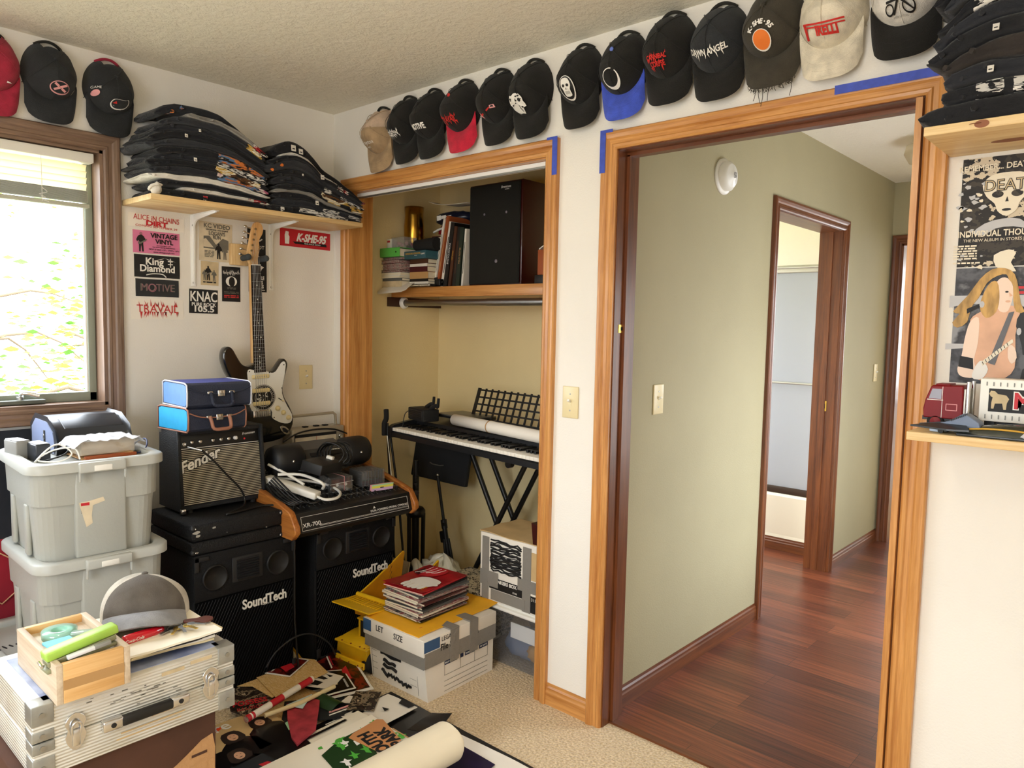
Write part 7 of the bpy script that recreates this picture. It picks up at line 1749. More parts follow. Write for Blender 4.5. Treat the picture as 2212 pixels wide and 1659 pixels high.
mat('cardboard', '#4e2f1e', rough=.85, var=.15, vscale=8); mat('cardboard_torn', '#b58a5c', rough=.9, bump=.5, bscale=60)
t = thing('cardboard_box', 'brown cardboard box with a torn face under the metal case', 'cardboard box', (1.16, -1.485, 0))
B().box((-.19, -.22, 0), (.17, .215, .432), 'cardboard', .004).build('body', t)
b = B(); b.at(TR(.1705, 0, .0) @ FACE_PX); b.add([(x, y, .0006) for x, y in smooth_outline([(-.06, .28), (.0, .31), (.08, .315), (.14, .345), (.205, .375), (.21, .28), (.21, .18), (-.10, .18), (-.09, .22)][::-1], 2)], [tuple(range(18))], 'cardboard_torn')
for x, y, w_ in ((.02, .27, .05), (.09, .30, .03), (.15, .33, .04), (.03, .29, .06)): b.box((x, y, .0008), (x + w_, y + .007, .0014), 'cardboard')
b.build('torn_patch', t)
t = thing('aluminium_case', 'scuffed silver aluminium case with a black handle and two latches', 'case', (1.345, -1.456, .436))
b = B(); b.box((-.335, -.228, 0), (0, .228, .080), 'ribbed_aluminium', .003); b.build('base', t); b = B(); b.box((-.335, -.228, .082), (0, .228, .163), 'ribbed_aluminium', .003); lidb = b
b = B(); b.box((-.30, -.20, .163), (-.02, .20, .1645), 'alu_blue'); b.build('top_panel', t)
for s_ in (-1, 1):
 y = s_ * .228
 for z0, z1 in ((-.001, .045), (.056, .080), (.083, .107), (.120, .1645)):
  b = B(); b.box((-.045, min(y - s_ * .042, y + s_ * .002), z0), (.002, max(y - s_ * .042, y + s_ * .002), z1), 'alu_plain', .002); b.cyl((.002, y - s_ * .018, (z0 + z1) / 2), (.0045, y - s_ * .018, (z0 + z1) / 2), .006, 'steel', 10); b.build('corner_plate', t)
for y in (-.145, .165):
 b = B(); b.at(TR(.001, y, .080) @ FACE_PX); slab(b, smooth_outline([(0, .045), (-.016, .036), (-.022, .022), (-.016, .008), (-.022, -.008), (-.014, -.03), (0, -.042), (.014, -.03), (.022, -.008), (.016, .008), (.022, .022), (.016, .036)], 2), 0, .004, 'chrome', .001)
 b.tube([(-.008, -.004, .006), (-.009, .018, .010), (0, .027, .011), (.009, .018, .010), (.008, -.004, .006)], .0028, 'chrome', n=6, sub=3); b.box((-.008, -.030, .004), (.008, .008, .009), 'chrome', .002); b.build('latch', t)
for y in (-.072, .082): b = B(); b.box((.001, y - .022, .060), (.022, y + .022, .086), 'chrome', .004); b.cyl((.022, y, .073), (.0232, y, .073), .006, 'ink', 10); b.build('handle_bracket', t)
b = B(); b.box((.006, -.055, .061), (.024, .065, .085), 'black', .006, 3); b.build('handle', t)
b = lidb; b.at(TR(.0004, 0, 0) @ FACE_PX); rr = random.Random(4)
for k in range(26): x, y = rr.gauss(-.02, .05), rr.gauss(.115, .016); b.box((x, y, 0), (x + rr.uniform(.004, .016), y + rr.uniform(.001, .003), .0005), 'ink_grey')
for x0, x1, y in ((-.06, .09, .022), (-.05, .10, .034), (.02, .10, .05)): b.box((x0, y, 0), (x1, y + .003, .0005), 'box_kraft')
for x0, y in ((.045, .140), (.115, .146)): b.box((x0, y, 0), (x0 + .055, y + .009, .0006), 'paper_tan')
b.build('lid', t)
zc_ = .436 + .1652
wood('fir_Y', '#d09a58', '#ecc488', 'Y', .8, rough=.5, coat=.05); wood('fir_X', '#b9a184', '#dfd0b8', 'X', .8, rough=.55, coat=.0)
t = thing('wooden_tray', 'small open pine drawer box on the left of the metal case', 'wooden box', (1.232, -1.568, zc_))
b = B(); b.box((-.142, -.076, 0), (.142, -.062, .088), 'fir_X', .001); b.box((-.142, .062, 0), (.142, .076, .088), 'fir_X', .001); b.build('side', t)
b = B(); b.box((.128, -.062, .0), (.1425, .062, .088), 'fir_Y', .001); b.box((.1426, -.062, .030), (.1432, .062, .052), 'book_tan'); b.build('front', t); B().box((-.142, -.062, 0), (-.128, .062, .088), 'fir_Y', .001).build('back', t); B().box((-.128, -.062, .060), (.128, .062, .070), 'fir_X').build('inner_board', t)
zi = zc_ + .0704
t = thing('tape_dispenser', 'clear tape dispenser with a pale green roll in the wooden tray', 'tape dispenser', (1.165, -1.575, zi), 60)
glassy('tape_clear', gloss=.15, haze=.35, tint=(.85, .97, .92), hazecol=(.75, .9, .85)); mat('tape_green', '#9fd8c4', rough=.3)
b = B(); b.lathe([(.020, 0), (.034, 0), (.034, .016), (.020, .016), (.020, 0)], 'tape_green', 24); b.build('roll', t); b = B(); b.lathe([(.017, -.0), (.037, -.0), (.038, .018), (.017, .018)], 'tape_clear', 24); b.box((.03, -.034, 0), (.075, -.012, .018), 'tape_clear', .003); b.build('holder', t)
o = B(); o.sheet(lambda u, v: (1.225 + .052 * v, -1.628 + .056 * u, zi + .014 + .006 * v), 4, 4, mat('note_blue', '#7fd0e4', rough=.7), th=.006); tag(o.build('sticky_notes'), 'pale blue sticky-note pad in the wooden tray', 'notepad')
mat('green_case', '#a4cc52', rough=.4); mat('olive_grey', '#8a8a6a', rough=.4)
t = thing('stapler', 'lime green and grey stapler lying across the wooden tray', 'stapler', (1.318, -1.575, zi + .010), 3, rot=(R(8), 0, R(3)))
b = B(); b.box((-.018, -.075, .016), (.018, .078, .036), 'green_case', .004); b.build('top_arm', t); b = B(); b.box((-.017, -.074, .004), (.0185, .07, .0155), 'olive_grey', .002); b.build('magazine', t); b = B(); b.box((-.020, -.080, -.008), (.022, .068, .0), 'olive_grey', .002); b.tube([(.0, -.078, .006), (.012, -.084, .010), (.0, -.086, .02)], .003, 'chrome', n=6, sub=3); b.build('base', t)
b = B(); b.at(TR(1.350, -1.580, zi + .024) @ RX(6)); b.box((-.006, -.035, -.004), (.006, .055, .004), 'foil', .001); b.box((-.0062, .02, -.0042), (.0062, .055, .0042), 'grey', .001); tag(b.build('eraser_knife'), 'silver slim box cutter on the front edge of the wooden tray', 'cutter')
mat('manila', '#e4d3a6', rough=.7); mat('paper_cream', '#f0ead8', rough=.7)
g5 = 'papers piled on the metal case'
pl_ = [('tan folder at the bottom of the paper pile on the metal case', 'manila', .006), ('white sheets above the tan folder on the metal case', 'paper_white', .007), ('black folder in the middle of the paper pile on the metal case', 'book_black', .004), ('pale envelope over the black folder on the metal case', 'manila', .005), ('cream top sheets of the paper pile under the keys', 'paper_cream', .006)]
z = zc_ + .0004
for k, (lab, m_, th) in enumerate(pl_):
 o = B(); a = rnd.uniform(-.02, .02); o.at(TR(1.155, -1.372, z) @ RZ(rnd.uniform(-7, 7))); o.sheet(lambda u, v, a=a, th=th: (-.14 + .295 * v + a, -.112 + .240 * u, th + .006 * nz(u * 3 + a * 60, v * 3) * (abs(u - .5) + abs(v - .5)) + .0015), 8, 8, m_, th=th * .9); z += th
 tag(o.build('folder' if 'folder' in lab else 'papers'), lab, 'papers', g5)
zp = z + .003
# grey trucker hat
t = thing('trucker_hat', 'charcoal grey trucker hat with mesh back lying on the papers', 'hat', (1.075, -1.340, zp), 66)
t.scale = (1.12, 1.12, 1.12)
def hat(i, j):
 a = 2 * PI * i; r_ = j; x = .098 * math.cos(a) * math.sin(r_ * PI / 2); y = .082 * math.sin(a) * math.sin(r_ * PI / 2); z = .105 * math.cos(r_ * PI / 2) ** .75
 return (x, y, max(.002, z * (1 - .10 * max(0, math.cos(a - .6))) + .004 * nz(x * 20, y * 20)))
b = B(); b.grid(hat, 44, 14, 'cap_brown', mf=lambda i, j: 'cap_grey' if 0 else ('cap_brown' if math.cos(2 * PI * i + PI / 2) > .42 else 'cap_mesh')); b.build('crown', t)
b = B()
def vis(i, j):
 s_ = -1 + 2 * i; a = R(270 + s_ * 62); x0, y0 = .097 * math.cos(a), .081 * math.sin(a); x1 = s_ * .088; y1 = -.085 - .068 * (1 - abs(s_) ** 2.4) ** .5 if abs(s_) < 1 else -.085
 return (x0 + (x1 - x0) * j, y0 + (y1 - y0) * j, .012 + .022 * (1 - s_ * s_) - .006 * j + .010 * math.sin(PI * j) * (1 - s_ * s_))
b.sheet(vis, 18, 8, 'cap_grey', th=.004); b.build('bill', t)
b = B(); b.sphere((0, 0, .104), .008, 'cap_brown', 10, (1, 1, .5)); b.build('button', t)
# keys
t = thing('key_ring', 'bunch of keys with a red bottle-shaped opener and a brown leather fob', 'keys', (1.235, -1.385, zp), 0)
mat('coke_red', '#cc1428', rough=.18, coat=.8); mat('leather', '#5a2a1c', rough=.45, coat=.2)
b = B(); b.at(TR(0, -.070, .011) @ RZ(6) @ RX(-90)); b.lathe([(0, 0), (.0125, 0), (.0135, .004), (.0135, .055), (.0125, .062), (.0118, .066), (.0125, .072), (.0115, .080), (.0075, .093), (.0065, .10), (0, .10)], 'coke_red', 20); b.build('bottle_opener', t)
b = B(); b.at(TR(.0128, -.052, .016) @ RZ(-84) @ FACE_NY @ RZ(0)); b.at(TR(.0138, -.050, .013) @ RZ(96) @ FACE_NY); b.text('Coca-Cola', .011, 'ink_white', shear=.3); b.build('lettering', t)
b = B(); b.tube([(.018 * math.cos(a), .052 + .018 * math.sin(a), .010 + .004 * math.sin(a)) for a in [2 * PI * k / 16 for k in range(16)]], .0013, 'steel', n=6, closed=True); b.build('ring', t)
for k in range(5):
 b = B(); b.at(TR(.01 * k * .4, .060 + .004 * k, .010 + .0022 * k) @ RZ(-70 + k * 28)); slab(b, ell(.014, 0, .011, .010, 14), -.001, .001, 'brass' if k % 2 else 'steel', .0004); b.box((.024, -.0035, -.001), (.052, .0035, .001), 'brass' if k % 2 else 'steel'); b.build('key', t)
b = B(); b.at(TR(-.012, .085, .013) @ RZ(62)); slab(b, smooth_outline([(0, -.008), (.03, -.010), (.048, -.020), (.066, -.012), (.070, 0), (.066, .012), (.048, .020), (.03, .010), (0, .008)], 2), -.002, .003, 'leather', .001); b.build('leather_fob', t)
# ---------------------------------------------------------------- archive box with magazines, toy dump truck
t = thing('file_box', 'white archive box sealed with grey duct tape on the carpet', 'cardboard box', (.915, -.140, 0), 2)
bx, by, bh = .163, .185, .205
b = B(); b.add([(-bx, -by, 0), (bx, -by, 0), (bx, by, 0), (-bx, by, 0), (-bx - .012, -by - .016, bh), (bx - .002, -by - .024, bh), (bx + .002, by, bh), (-bx, by, bh)], [(0, 3, 2, 1), (4, 5, 6, 7), (0, 1, 5, 4), (1, 2, 6, 5), (2, 3, 7, 6), (3, 0, 4, 7)], 'box_white'); b.build('body', t)
LZ = .188
b = B(); b.box((-bx - .020, -by - .034, LZ), (bx + .010, by + .008, LZ + .066), 'box_white', .003); b.build('lid', t)
FY = -by - .0345
b = B(); FF = TR(0, FY, 0) @ FACE_NY
b.at(FF); b.box((-bx - .018, LZ + .018, 0), (-bx + .030, LZ + .064, .0008), 'label_blue')
for tx, x, z, s_ in (('LET', -.080, LZ + .042, .034), ('SIZE', .030, LZ + .038, .034)): b.at(FF, TR(x, z, .0006)); b.text(tx, s_, 'ink', sx=.85)
FR = TR(bx + .0105, 0, 0) @ FACE_PX
b.at(FR); b.box((-by - .032, LZ + .018, 0), (-by + .050, LZ + .060, .0008), 'label_blue'); b.at(FR, TR(-by + .090, LZ + .046, .0006)); b.text('LEGAL', .026, 'ink', sx=.85); b.at(FR, TR(-by + .085, LZ + .013, .0006)); b.text('File S', .036, 'ink', bold=.0008, sx=.85); b.at(FR, TR(.06, LZ + .016, .0006)); b.text('ative', .030, 'ink', bold=.0006, sx=.8)
b.build('lid_printing', t)
b = B(); SF = TR(bx + .0022, 0, 0) @ FACE_PX
b.at(SF)
for y, x0, x1 in ((.078, -.10, .15), (.054, -.10, .15), (.034, -.10, .15), (.014, -.10, .15)): b.box((x0, y, 0), (x1, y + .0014, .0005), 'ink_grey')
for x in (-.10, -.012, .07, .149): b.box((x, .078, 0), (x + .0014, .134, .0005), 'ink_grey')
for x0, x1, tx in ((-.100, -.030, 'BOX NUMBER'), (-.012, .005, ''), (.014, .070, 'THROUGH'), (.098, .150, 'BY DATE')):
 b.box((x0, .120, .0004), (x1, .136, .001), 'label_navy')
 if tx: b.at(SF, TR((x0 + x1) / 2, .128, .001)); b.text(tx, .0105, 'ink_white'); b.at(SF)
SN = TR(0, -by - .010, .10) @ RX(4.8) @ TR(0, .0, -.10) @ FACE_NY
SN = TR(-.004, -by - .0006, 0) @ RX(5.4) @ FACE_NY
b.at(SN); rr = random.Random(6)
for x in (-.150, .118): b.box((x, .012, .001), (x + .0012, .170, .0015), 'ink_grey')
for k in range(5): b.box((-.150, .045 + k * .026, .001), (-.120, .046 + k * .026, .0015), 'ink_grey'); b.box((.075, .045 + k * .026, .001), (.112, .046 + k * .026, .0015), 'ink_grey')
for k, (y, x0, x1) in enumerate(((.128, -.088, .03), (.098, -.075, -.004), (.078, -.078, .0))):
 b.tube([(x0 + (x1 - x0) * q / 6, y + .004 * math.sin(q * 1.4 + k) - .004 * q / 6, .0014) for q in range(7)], .0075, 'marker', n=5)
b.tube([(-.09 + .17 * q / 22, .048 - .020 * (q / 22) + rr.uniform(-.012, .012), .0014) for q in range(23)], .0065, 'marker', n=5); b.tube([(-.145 + .13 * q / 18, .160 + rr.uniform(-.010, .006), .0014) for q in range(19)], .006, 'marker', n=5); b.build('printing', t)
b = B(); b.box((-bx - .016, -by - .0275, LZ - .050), (bx + .004, -by - .025, LZ + .020), 'duct_tape'); b.box((bx + .004, -by - .0275, LZ - .046), (bx + .0115, by + .004, LZ + .014), 'duct_tape')
for y in (-.055, .055): b.box((bx + .0112, y - .024, LZ - .06), (bx + .0125, y + .024, LZ + .066), 'duct_tape'); b.box((-.05, y - .024, LZ + .0665), (bx + .0125, y + .024, LZ + .0725), 'duct_tape')
b.build('duct_tape', t)
zb_ = LZ + .0665
mat('mailer_yellow', '#f2b322', rough=.6, var=.06, vscale=9)
o = B(); o.at(TR(.905, -.135, zb_) @ RZ(2)); o.sheet(lambda u, v: (-.165 + .31 * v, -.215 + .455 * u, .003 + .004 * nz(u * 3, v * 3) - .010 * max(0, .06 - u) * 6 + .05 * max(0, u - .86) * (v)), 14, 8, 'mailer_yellow', th=.0025)
for k in range(5): o.at(TR(1.005 + k * .007, -.275 + k * .004, zb_ + .0055) @ RZ(80)); o.box((-.018, 0, 0), (.018, .004, .0006), 'print_red')
tag(o.build('padded_envelope'), 'yellow padded envelope spread over the archive box lid', 'envelope')
mm = ['book_black', 'mag_edge', 'book_maroon', 'book_white', 'mag_edge', 'book_grey']
lb = ['cream-spined magazine with a blue corner, bottom', 'thin red-edged magazine, second from bottom', 'black magazine, third from bottom', 'white-spined magazine, fourth from bottom', 'mottled magazine, fifth from bottom', 'grey magazine, sixth from bottom', 'dark magazine, seventh from bottom', 'maroon magazine, eighth from bottom', 'red-topped magazine, sixth from top',
  'pale magazine, fifth from top', 'black and white magazine, fourth from top', 'dark glossy magazine, third from top', 'white magazine, second from top', 'bright red magazine with a white hand, on top']
z = zb_ + .010; zs = z
for k, l_ in enumerate(lb):
 th = .0085 if k not in (0, 1, 13) else .006
 t = thing('magazine', l_ + ' of the pile on the archive box', 'magazine', (.862 + rnd.uniform(-.010, .010), -.135 + rnd.uniform(-.012, .012), z), 4 + rnd.uniform(-5, 5), 'magazines piled on the archive box')
 cov = 'print_red' if k == 13 else mm[k % 6]
 b = B(); f0 = lambda u, v, o=0: (-.105 + .21 * v, -.138 + .276 * u, o + .004 * (1 - v) * math.sin(k) * (u - .3) * .6)
 b.box((-.105, -.138, .0), (.105, .138, .0012), cov); b.box((-.105, -.138, th - .0012), (.105, .138, th), cov); b.box((.1035, -.138, .0), (.105, .138, th), cov); b.build('cover', t)
 B().box((-.1035, -.1375, .0012), (.1035, .1375, th - .0012), 'page').build('pages', t)
 z += th + .0003
zm = z
t = thing('magazine_cover', 'crumpled glossy red cover with a big white fist on the magazine pile', 'magazine cover', (.862, -.135, zm), 6)
b = B(); b.sheet(lambda u, v: (-.112 + .215 * v, -.142 + .285 * u, .003 + .004 * nz(u * 4, v * 4) + .012 * max(0, .12 - u) * 4), 14, 10, mat('cover_red', '#8a1a20', rough=.3, col2='#c4242a', vscale=12, coat=.3), th=.0015); b.build('sheet', t)
b = B(); b.at(TR(.03, -.05, .008)); b.poly(smooth_outline([(-.06, -.03), (.03, -.04), (.06, -.005), (.055, .045), (.0, .06), (-.05, .045)], 3), 'ink_white', .001)
for k in range(5): b.poly(ell(-.055 + .022 * k, -.045 - .010 * math.sin(k * .8), .0135, .030, 14), 'ink_white', .0012 + k * .0003); b.tube([(-.044 + .022 * k, -.07, .0022), (-.044 + .022 * k, -.03, .0022)], .0006, 'paper_tan', n=4)
b.poly(ell(.045, .0, .030, .014, 14), 'ink_white', .0026); b.at(TR(-.03, .065, .009)); b.poly(smooth_outline([(-.05, -.05), (.03, -.055), (.06, .0), (.05, .05), (-.03, .06)], 2), 'print_red', .001); b.poly([(-.06, -.05), (-.02, -.06), (-.025, -.01), (-.055, .02)], 'book_maroon', .002)
for k in range(4): b.tube([(-.05 + .02 * k, -.05 + .012 * k, .002), (-.03 + .02 * k, .0, .003), (-.035 + .024 * k, .05, .002)], .0012, 'ink_white', n=4, sub=3)
b.at(TR(.075, -.10, .009) @ RZ(90)); b.text('THE', .02, 'mailer_yellow'); b.build('printed_art', t)
# yellow toy dump truck
mat('tonka', '#f0c020', rough=.35, var=.08, vscale=14, coat=.3); mat('tonka_orange', '#d8931a', rough=.4, var=.1, vscale=12)
t = thing('toy_dump_truck', 'big yellow metal toy dump truck beside the archive box', 'toy truck', (.638, -.182, 0), 6)
t.scale = (.90, .90, .90)
b = B(); M0x = Matrix(((0, 0, 1, 0), (1, 0, 0, 0), (0, 1, 0, 0), (0, 0, 0, 1)))   # profile (y, z) swept along x
b.at(M0x); slab(b, [(-.205, .045), (-.200, .112), (-.205, .128), (-.10, .140), (.02, .140), (.02, .05)][::-1], -.098, .098, 'tonka', .003); b.at(); b.box((-.104, -.212, .118), (.104, -.11, .128), 'tonka', .002); b.box((-.095, -.216, .03), (.095, -.203, .060), 'tonka', .003)
b.build('hood', t); B().box((-.06, -.19, .035), (.06, .20, .075), 'black', .003).build('chassis', t)
b = B(); b.box((-.02, -.150, .222), (.098, -.045, .230), 'tonka', .002)
for x in (-.016, .088):
 for y in (-.143, -.098, -.052): b.box((x, y, .138), (x + .008, y + .008, .224), 'tonka')
b.box((-.02, -.05, .138), (.098, -.044, .224), 'tonka'); b.box((-.012, -.138, .140), (.088, -.056, .215), 'ink'); b.build('cab', t)
b = B()
def bed(pts, m): b.add(pts, [tuple(range(len(pts)))], m)
X0, X1 = -.115, .125
fr, fz, rr_, rz_ = -.075, .245, .195, .315
th = .004
b.at(M0x)
for x in (X0, X1 - th): b.prism([(-.085, .275), (fr, .200), (.05, .165), (.225, .245), (.255, .425), (.245, .432), (.06, .335)], x, x + th, 'tonka_orange')
b.prism([(fr, .200), (.05, .165), (.225, .245), (.223, .250), (.05, .170), (fr + .003, .204)], X0, X1, 'tonka_orange'); b.prism([(fr, .200), (-.085, .290), (-.081, .291), (fr + .004, .203)], X0, X1, 'tonka_orange'); b.prism([(-.215, .298), (-.08, .284), (-.08, .290), (-.215, .304)], X0 - .004, X1 + .004, 'tonka'); b.at()
for k in range(12): b.box((X0 + .012 + k * .0185, -.150, .296), (X0 + .018 + k * .0185, -.088, .300), 'tonka')
for x in (X0, X1): b.tube([(x, -.085, .278), (x, .06, .338), (x, .25, .430)], .0045, 'tonka', n=6, sub=3)
b.tube([(X0 + .01, -.07, .300), (X1 - .01, -.07, .300)], .012, 'tonka', n=10); b.build('dump_bed', t)
for y in (-.155, .05, .155):
 for x in (-.088, .088):
  b = B(); b.at(TR(x, y, .052) @ RY(90)); b.lathe([(0, -.024), (.03, -.024), (.05, -.018), (.052, 0), (.05, .018), (.03, .024), (0, .024)], 'tyre', 24); b.lathe([(0, .026), (.024, .026), (.026, .0245)][::-1], 'tonka', 16); b.build('wheel', t)
b = B()
for x in (-.06, .0, .06, .09): b.cyl((x, -.205, .128), (x, -.205, .131), .004, 'book_rust', 8); b.cyl((x, -.2165, .045), (x, -.219, .045), .004, 'book_rust', 8)
b.build('rivets', t)
# ---------------------------------------------------------------- posters, magazines and scraps on the carpet
patches('poster_dark_red', ['#120c0c', '#2a0e0c', '#120c0c', '#7c1c14', '#1a0d0c', '#3a120e'], 11, (1, 1, 1), .3, coat=.4, smooth=True); patches('print_scrappy', ['#1a1512', '#3a2a22', '#1d1814', '#8a7a62', '#241a16', '#b8a88a'], 22, (1, 1, 1), .5); patches('newspaper_tan', ['#d8b476', '#cfa866', '#dcbc84', '#c09858'], 26, (1, 6, 1), .8); patches('poster_purple', ['#1c1030', '#241440', '#1c1030', '#15102a'], 8, (1, 1, 1), .3, coat=.3, smooth=True)
mat('cloth_red', '#a8333e', rough=.9, var=.25, vscale=24); mat('envelope_blue', '#c8e0e4', rough=.6); mat('poster_black', '#0f0c0b', rough=.3, coat=.25); mat('poster_back', '#e8dcc0', rough=.6, var=.03, vscale=5); mat('forest_green', '#1d3a1a', rough=.4); mat('leaf_print', '#4fa83a', rough=.5); mat('sign_tan', '#c88a56', rough=.5); mat('orange_print', '#e2491c', rough=.5); mat('art_paper', '#f0e8d4', rough=.45)
def flat(name, label, cat, pts, z, m, draw=None, th=.002, curl=0.0, group='papers strewn on the carpet', rim=None, lift=(0, 0, 0, 0)):
 """a sheet given by its outline on the floor; four corners make a gently curved sheet"""
 a = sum(pts[i - 1][0] * pts[i][1] - pts[i][0] * pts[i - 1][1] for i in range(len(pts)))
 b = B()
 if len(pts) == 4:
  if a < 0: pts = pts[::-1]; lift = lift[::-1]
  P = [Vector((*p, z + l_)) for p, l_ in zip(pts, lift)]
  def f(u, v, o=0.0):
   q = (P[0] * (1 - u) + P[1] * u) * (1 - v) + (P[3] * (1 - u) + P[2] * u) * v
   return (q.x, q.y, q.z + o + curl * (nz(q.x * 9, q.y * 9, z * 50) + .5) + .0)
  b.sheet(lambda u, v: f(u, v, th), 10, 10, m if not rim else rim, th=th)
  if rim: b.grid(lambda u, v: f(.05 + .9 * u, .04 + .92 * v, th + .0006), 10, 10, m)
  if draw: draw(b, lambda u, v, o=.0012: f(u, v, th + o + .6 * curl))
 else:
  q = pts if a > 0 else pts[::-1]; b.prism(q, z, z + th, m)
  if draw: draw(b, z + th + .0006)
 return tag(b.build(name), label, cat, group)
def txt_on(b, f, s_, size, m, u0, v0, du, dv):
 """lettering on a sheet: centre (u0, v0); du, dv = sheet parameters per unit of text (as vectors)"""
 b.text(s_, size, m, fn=lambda x, y: f(u0 + x * du[0] + y * dv[0], v0 + x * du[1] + y * dv[1], .0016), bold=.0008)
flat('paper_sheet', 'grey sheet by the speakers at the back of the paper heap', 'paper', [(.343, -.426), (.354, -.316), (.457, -.295), (.443, -.455)], .004, 'grey')
flat('clipping', 'scrappy dark clippings at the back left of the paper heap', 'clipping', [(.413, -.741), (.313, -.698), (.293, -.507), (.36, -.482), (.387, -.626)], .010, 'print_scrappy')
flat('poster', 'large black and red band poster with white border, beside the dump truck', 'poster', [(.503, -.437), (.471, -.292), (.879, -.416), (.822, -.61)], .016, 'poster_dark_red', lambda b, f: (txt_on(b, f, 'THE LAST RITE', .040, 'ink_white', .42, .80, (2.2, 0), (0, 2.6)) if 0 else [b.add([f(u, v) for u, v in q], [(0, 1, 2, 3)], m_) for q, m_ in (([(.30, .42), (.34, .42), (.34, .52), (.30, .52)], 'ink_white'), ([(.36, .56), (.40, .56), (.40, .86), (.36, .86)], 'ink_white'), ([(.42, .60), (.45, .60), (.45, .84), (.42, .84)], 'print_red'), ([(.55, .2), (.7, .25), (.72, .5), (.58, .45)], 'print_red'))]), rim='ink_white', curl=.006, lift=(.004, .03, .0, .0))
flat('poster', 'smaller black band poster with white border, overlapping the large one', 'poster', [(.631, -.499), (.686, -.422), (.848, -.478), (.818, -.602)], .030, 'poster_black', lambda b, f: [b.add([f(u, v) for u, v in q], [tuple(range(len(q)))], m_) for q, m_ in (([(.1, .35), (.5, .3), (.62, .6), (.35, .8), (.15, .7)], 'manila'), ([(.2, .45), (.4, .4), (.45, .6), (.25, .65)], 'ink'), ([(.75, .1), (.82, .1), (.82, .5), (.75, .5)], 'grey_light'))], rim='ink_white', curl=.003)
flat('flyer', 'white flyer with black figures and block letters on the band posters', 'flyer', [(.695, -.614), (.66, -.488), (.743, -.462), (.796, -.556)], .037, 'paper_white', lambda b, f: ([b.add([f(u, v) for u, v in q], [tuple(range(len(q)))], 'ink') for q in ([(.1, .55), (.35, .5), (.4, .9), (.12, .9)], [(.5, .6), (.62, .5), (.7, .85), (.55, .95)], [(.72, .5), (.85, .45), (.85, .8)])],))
flat('magazine', 'dark magazine with red lettering by the metal case', 'magazine', [(.503, -.825), (.53, -.706), (.699, -.713), (.763, -.862), (.66, -.891)], .028, 'print_scrappy', lambda b, z: [(b.at(TR(.66, -.815, z) @ FLAT_PX @ RZ(-22)), b.text('POSSESS', .048, 'print_red', sx=.7, bold=.001), b.at(TR(.70, -.83, z) @ FLAT_PX @ RZ(-22)), b.text('ILLUSION', .030, 'print_red', sx=.8), b.at())], th=.006)
flat('newspaper', 'torn tan newspaper page at the left of the heap', 'newspaper', [(.507, -.808), (.452, -.692), (.689, -.711), (.697, -.746), (.564, -.753)], .038, 'newspaper_tan')
flat('newspaper', 'large tan newspaper page on top of the heap', 'newspaper', [(.466, -.704), (.431, -.541), (.549, -.467), (.681, -.493), (.697, -.601), (.724, -.743)], .044, 'newspaper_tan')
flat('print', 'dark printed card at the far edge of the newspaper page', 'print', [(.433, -.692), (.412, -.548), (.437, -.541), (.509, -.678)], .0475, 'print_scrappy')
flat('poster', 'small dark red album print lying on the tan newspaper', 'poster', [(.515, -.681), (.443, -.545), (.546, -.491), (.621, -.626)], .050, 'poster_dark_red', lambda b, f: [b.add([f(u, v) for u, v in q], [tuple(range(len(q)))], m_) for q, m_ in (([(.2, .3), (.5, .2), (.7, .5), (.4, .7)], 'print_red'), ([(.1, .75), (.8, .72), (.8, .78), (.1, .80)], 'ink_white'))], rim='ink_white')
b = B(); b.tube([(.33, -.475, .04), (.42, -.49, .035), (.505, -.525, .032)], .010, 'manila', n=10); b.tube([(.355, -.455, .03), (.44, -.475, .027), (.52, -.50, .027)], .007, 'mailer_yellow', n=8); tag(b.build('paper_tube'), 'pale rolled paper at the back of the heap', 'paper roll', 'papers strewn on the carpet')
b = B(); pa, pb = Vector((.800, -.905, .058)), Vector((.712, -.585, .060)); b.tube([pa, pb], .012, 'paper_white', n=14)
for s0, s1 in ((.0, .05), (.07, .10), (.34, .52), (.78, .97)): b.tube([pa.lerp(pb, s0), pa.lerp(pb, s1)], .0125, 'print_red', n=14)
tag(b.build('rolled_poster'), 'thin red and white rolled paper lying across the heap', 'paper roll', 'papers strewn on the carpet')
b = B(); b.tube([(.80, -.835, .044), (.815, -.70, .046), (.803, -.545, .048)], .008, 'manila', n=10); tag(b.build('rolled_paper'), 'cream rolled sheet below the red and white one', 'paper roll', 'papers strewn on the carpet')
def more(b, f):
 def P(q, m_, o=.0012): b.add([f(u, v, o) for u, v in q], [tuple(range(len(q)))], m_)
 def fig(cu, cv, s_, hair, face, coat):
  T = lambda q: [(cu + a_ * s_, cv + b_ * s_) for a_, b_ in q]
  P(T([(-.22, -.34), (.22, -.34), (.17, -.04), (.08, .04), (-.08, .04), (-.17, -.04)]), coat, .0014); P(T(smooth_outline([(-.085, .0), (.085, .0), (.10, .10), (.06, .19), (-.06, .19), (-.10, .10)], 2)), hair, .0018); P(T(ell(0, .085, .047, .062, 14)), face, .0022); P(T(ell(0, .055, .018, .005, 8)), hair, .0025)
  for s2 in (-1, 1): P(T(ell(s2 * .018, .10, .007, .004, 6)), 'ink', .0025)
 P([(.0, .60), (1, .52), (1, 1), (0, 1)], 'box_kraft', .0008)
 fig(.54, .62, .95, 'hair_dark', 'skin', 'poster_black'); fig(.83, .68, .95, 'hair_dark', 'skin', 'poster_black'); fig(.45, .33, .95, 'hair_dark', 'skin', 'print_dark')
 P([(.50, .18), (.58, .16), (.64, .02), (.54, .02)], 'print_red', .002); P(ell(.42, .925, .12, .055, 20), 'orange_print', .0016)
 txt_on(b, f, 'More', .05, 'ink_white', .42, .925, (1.3 / .36, 0), (0, 1.6 / .40))
MQ = [(1.12, -1.17), (1.07, -.80), (.715, -.785), (.690, -1.17)]
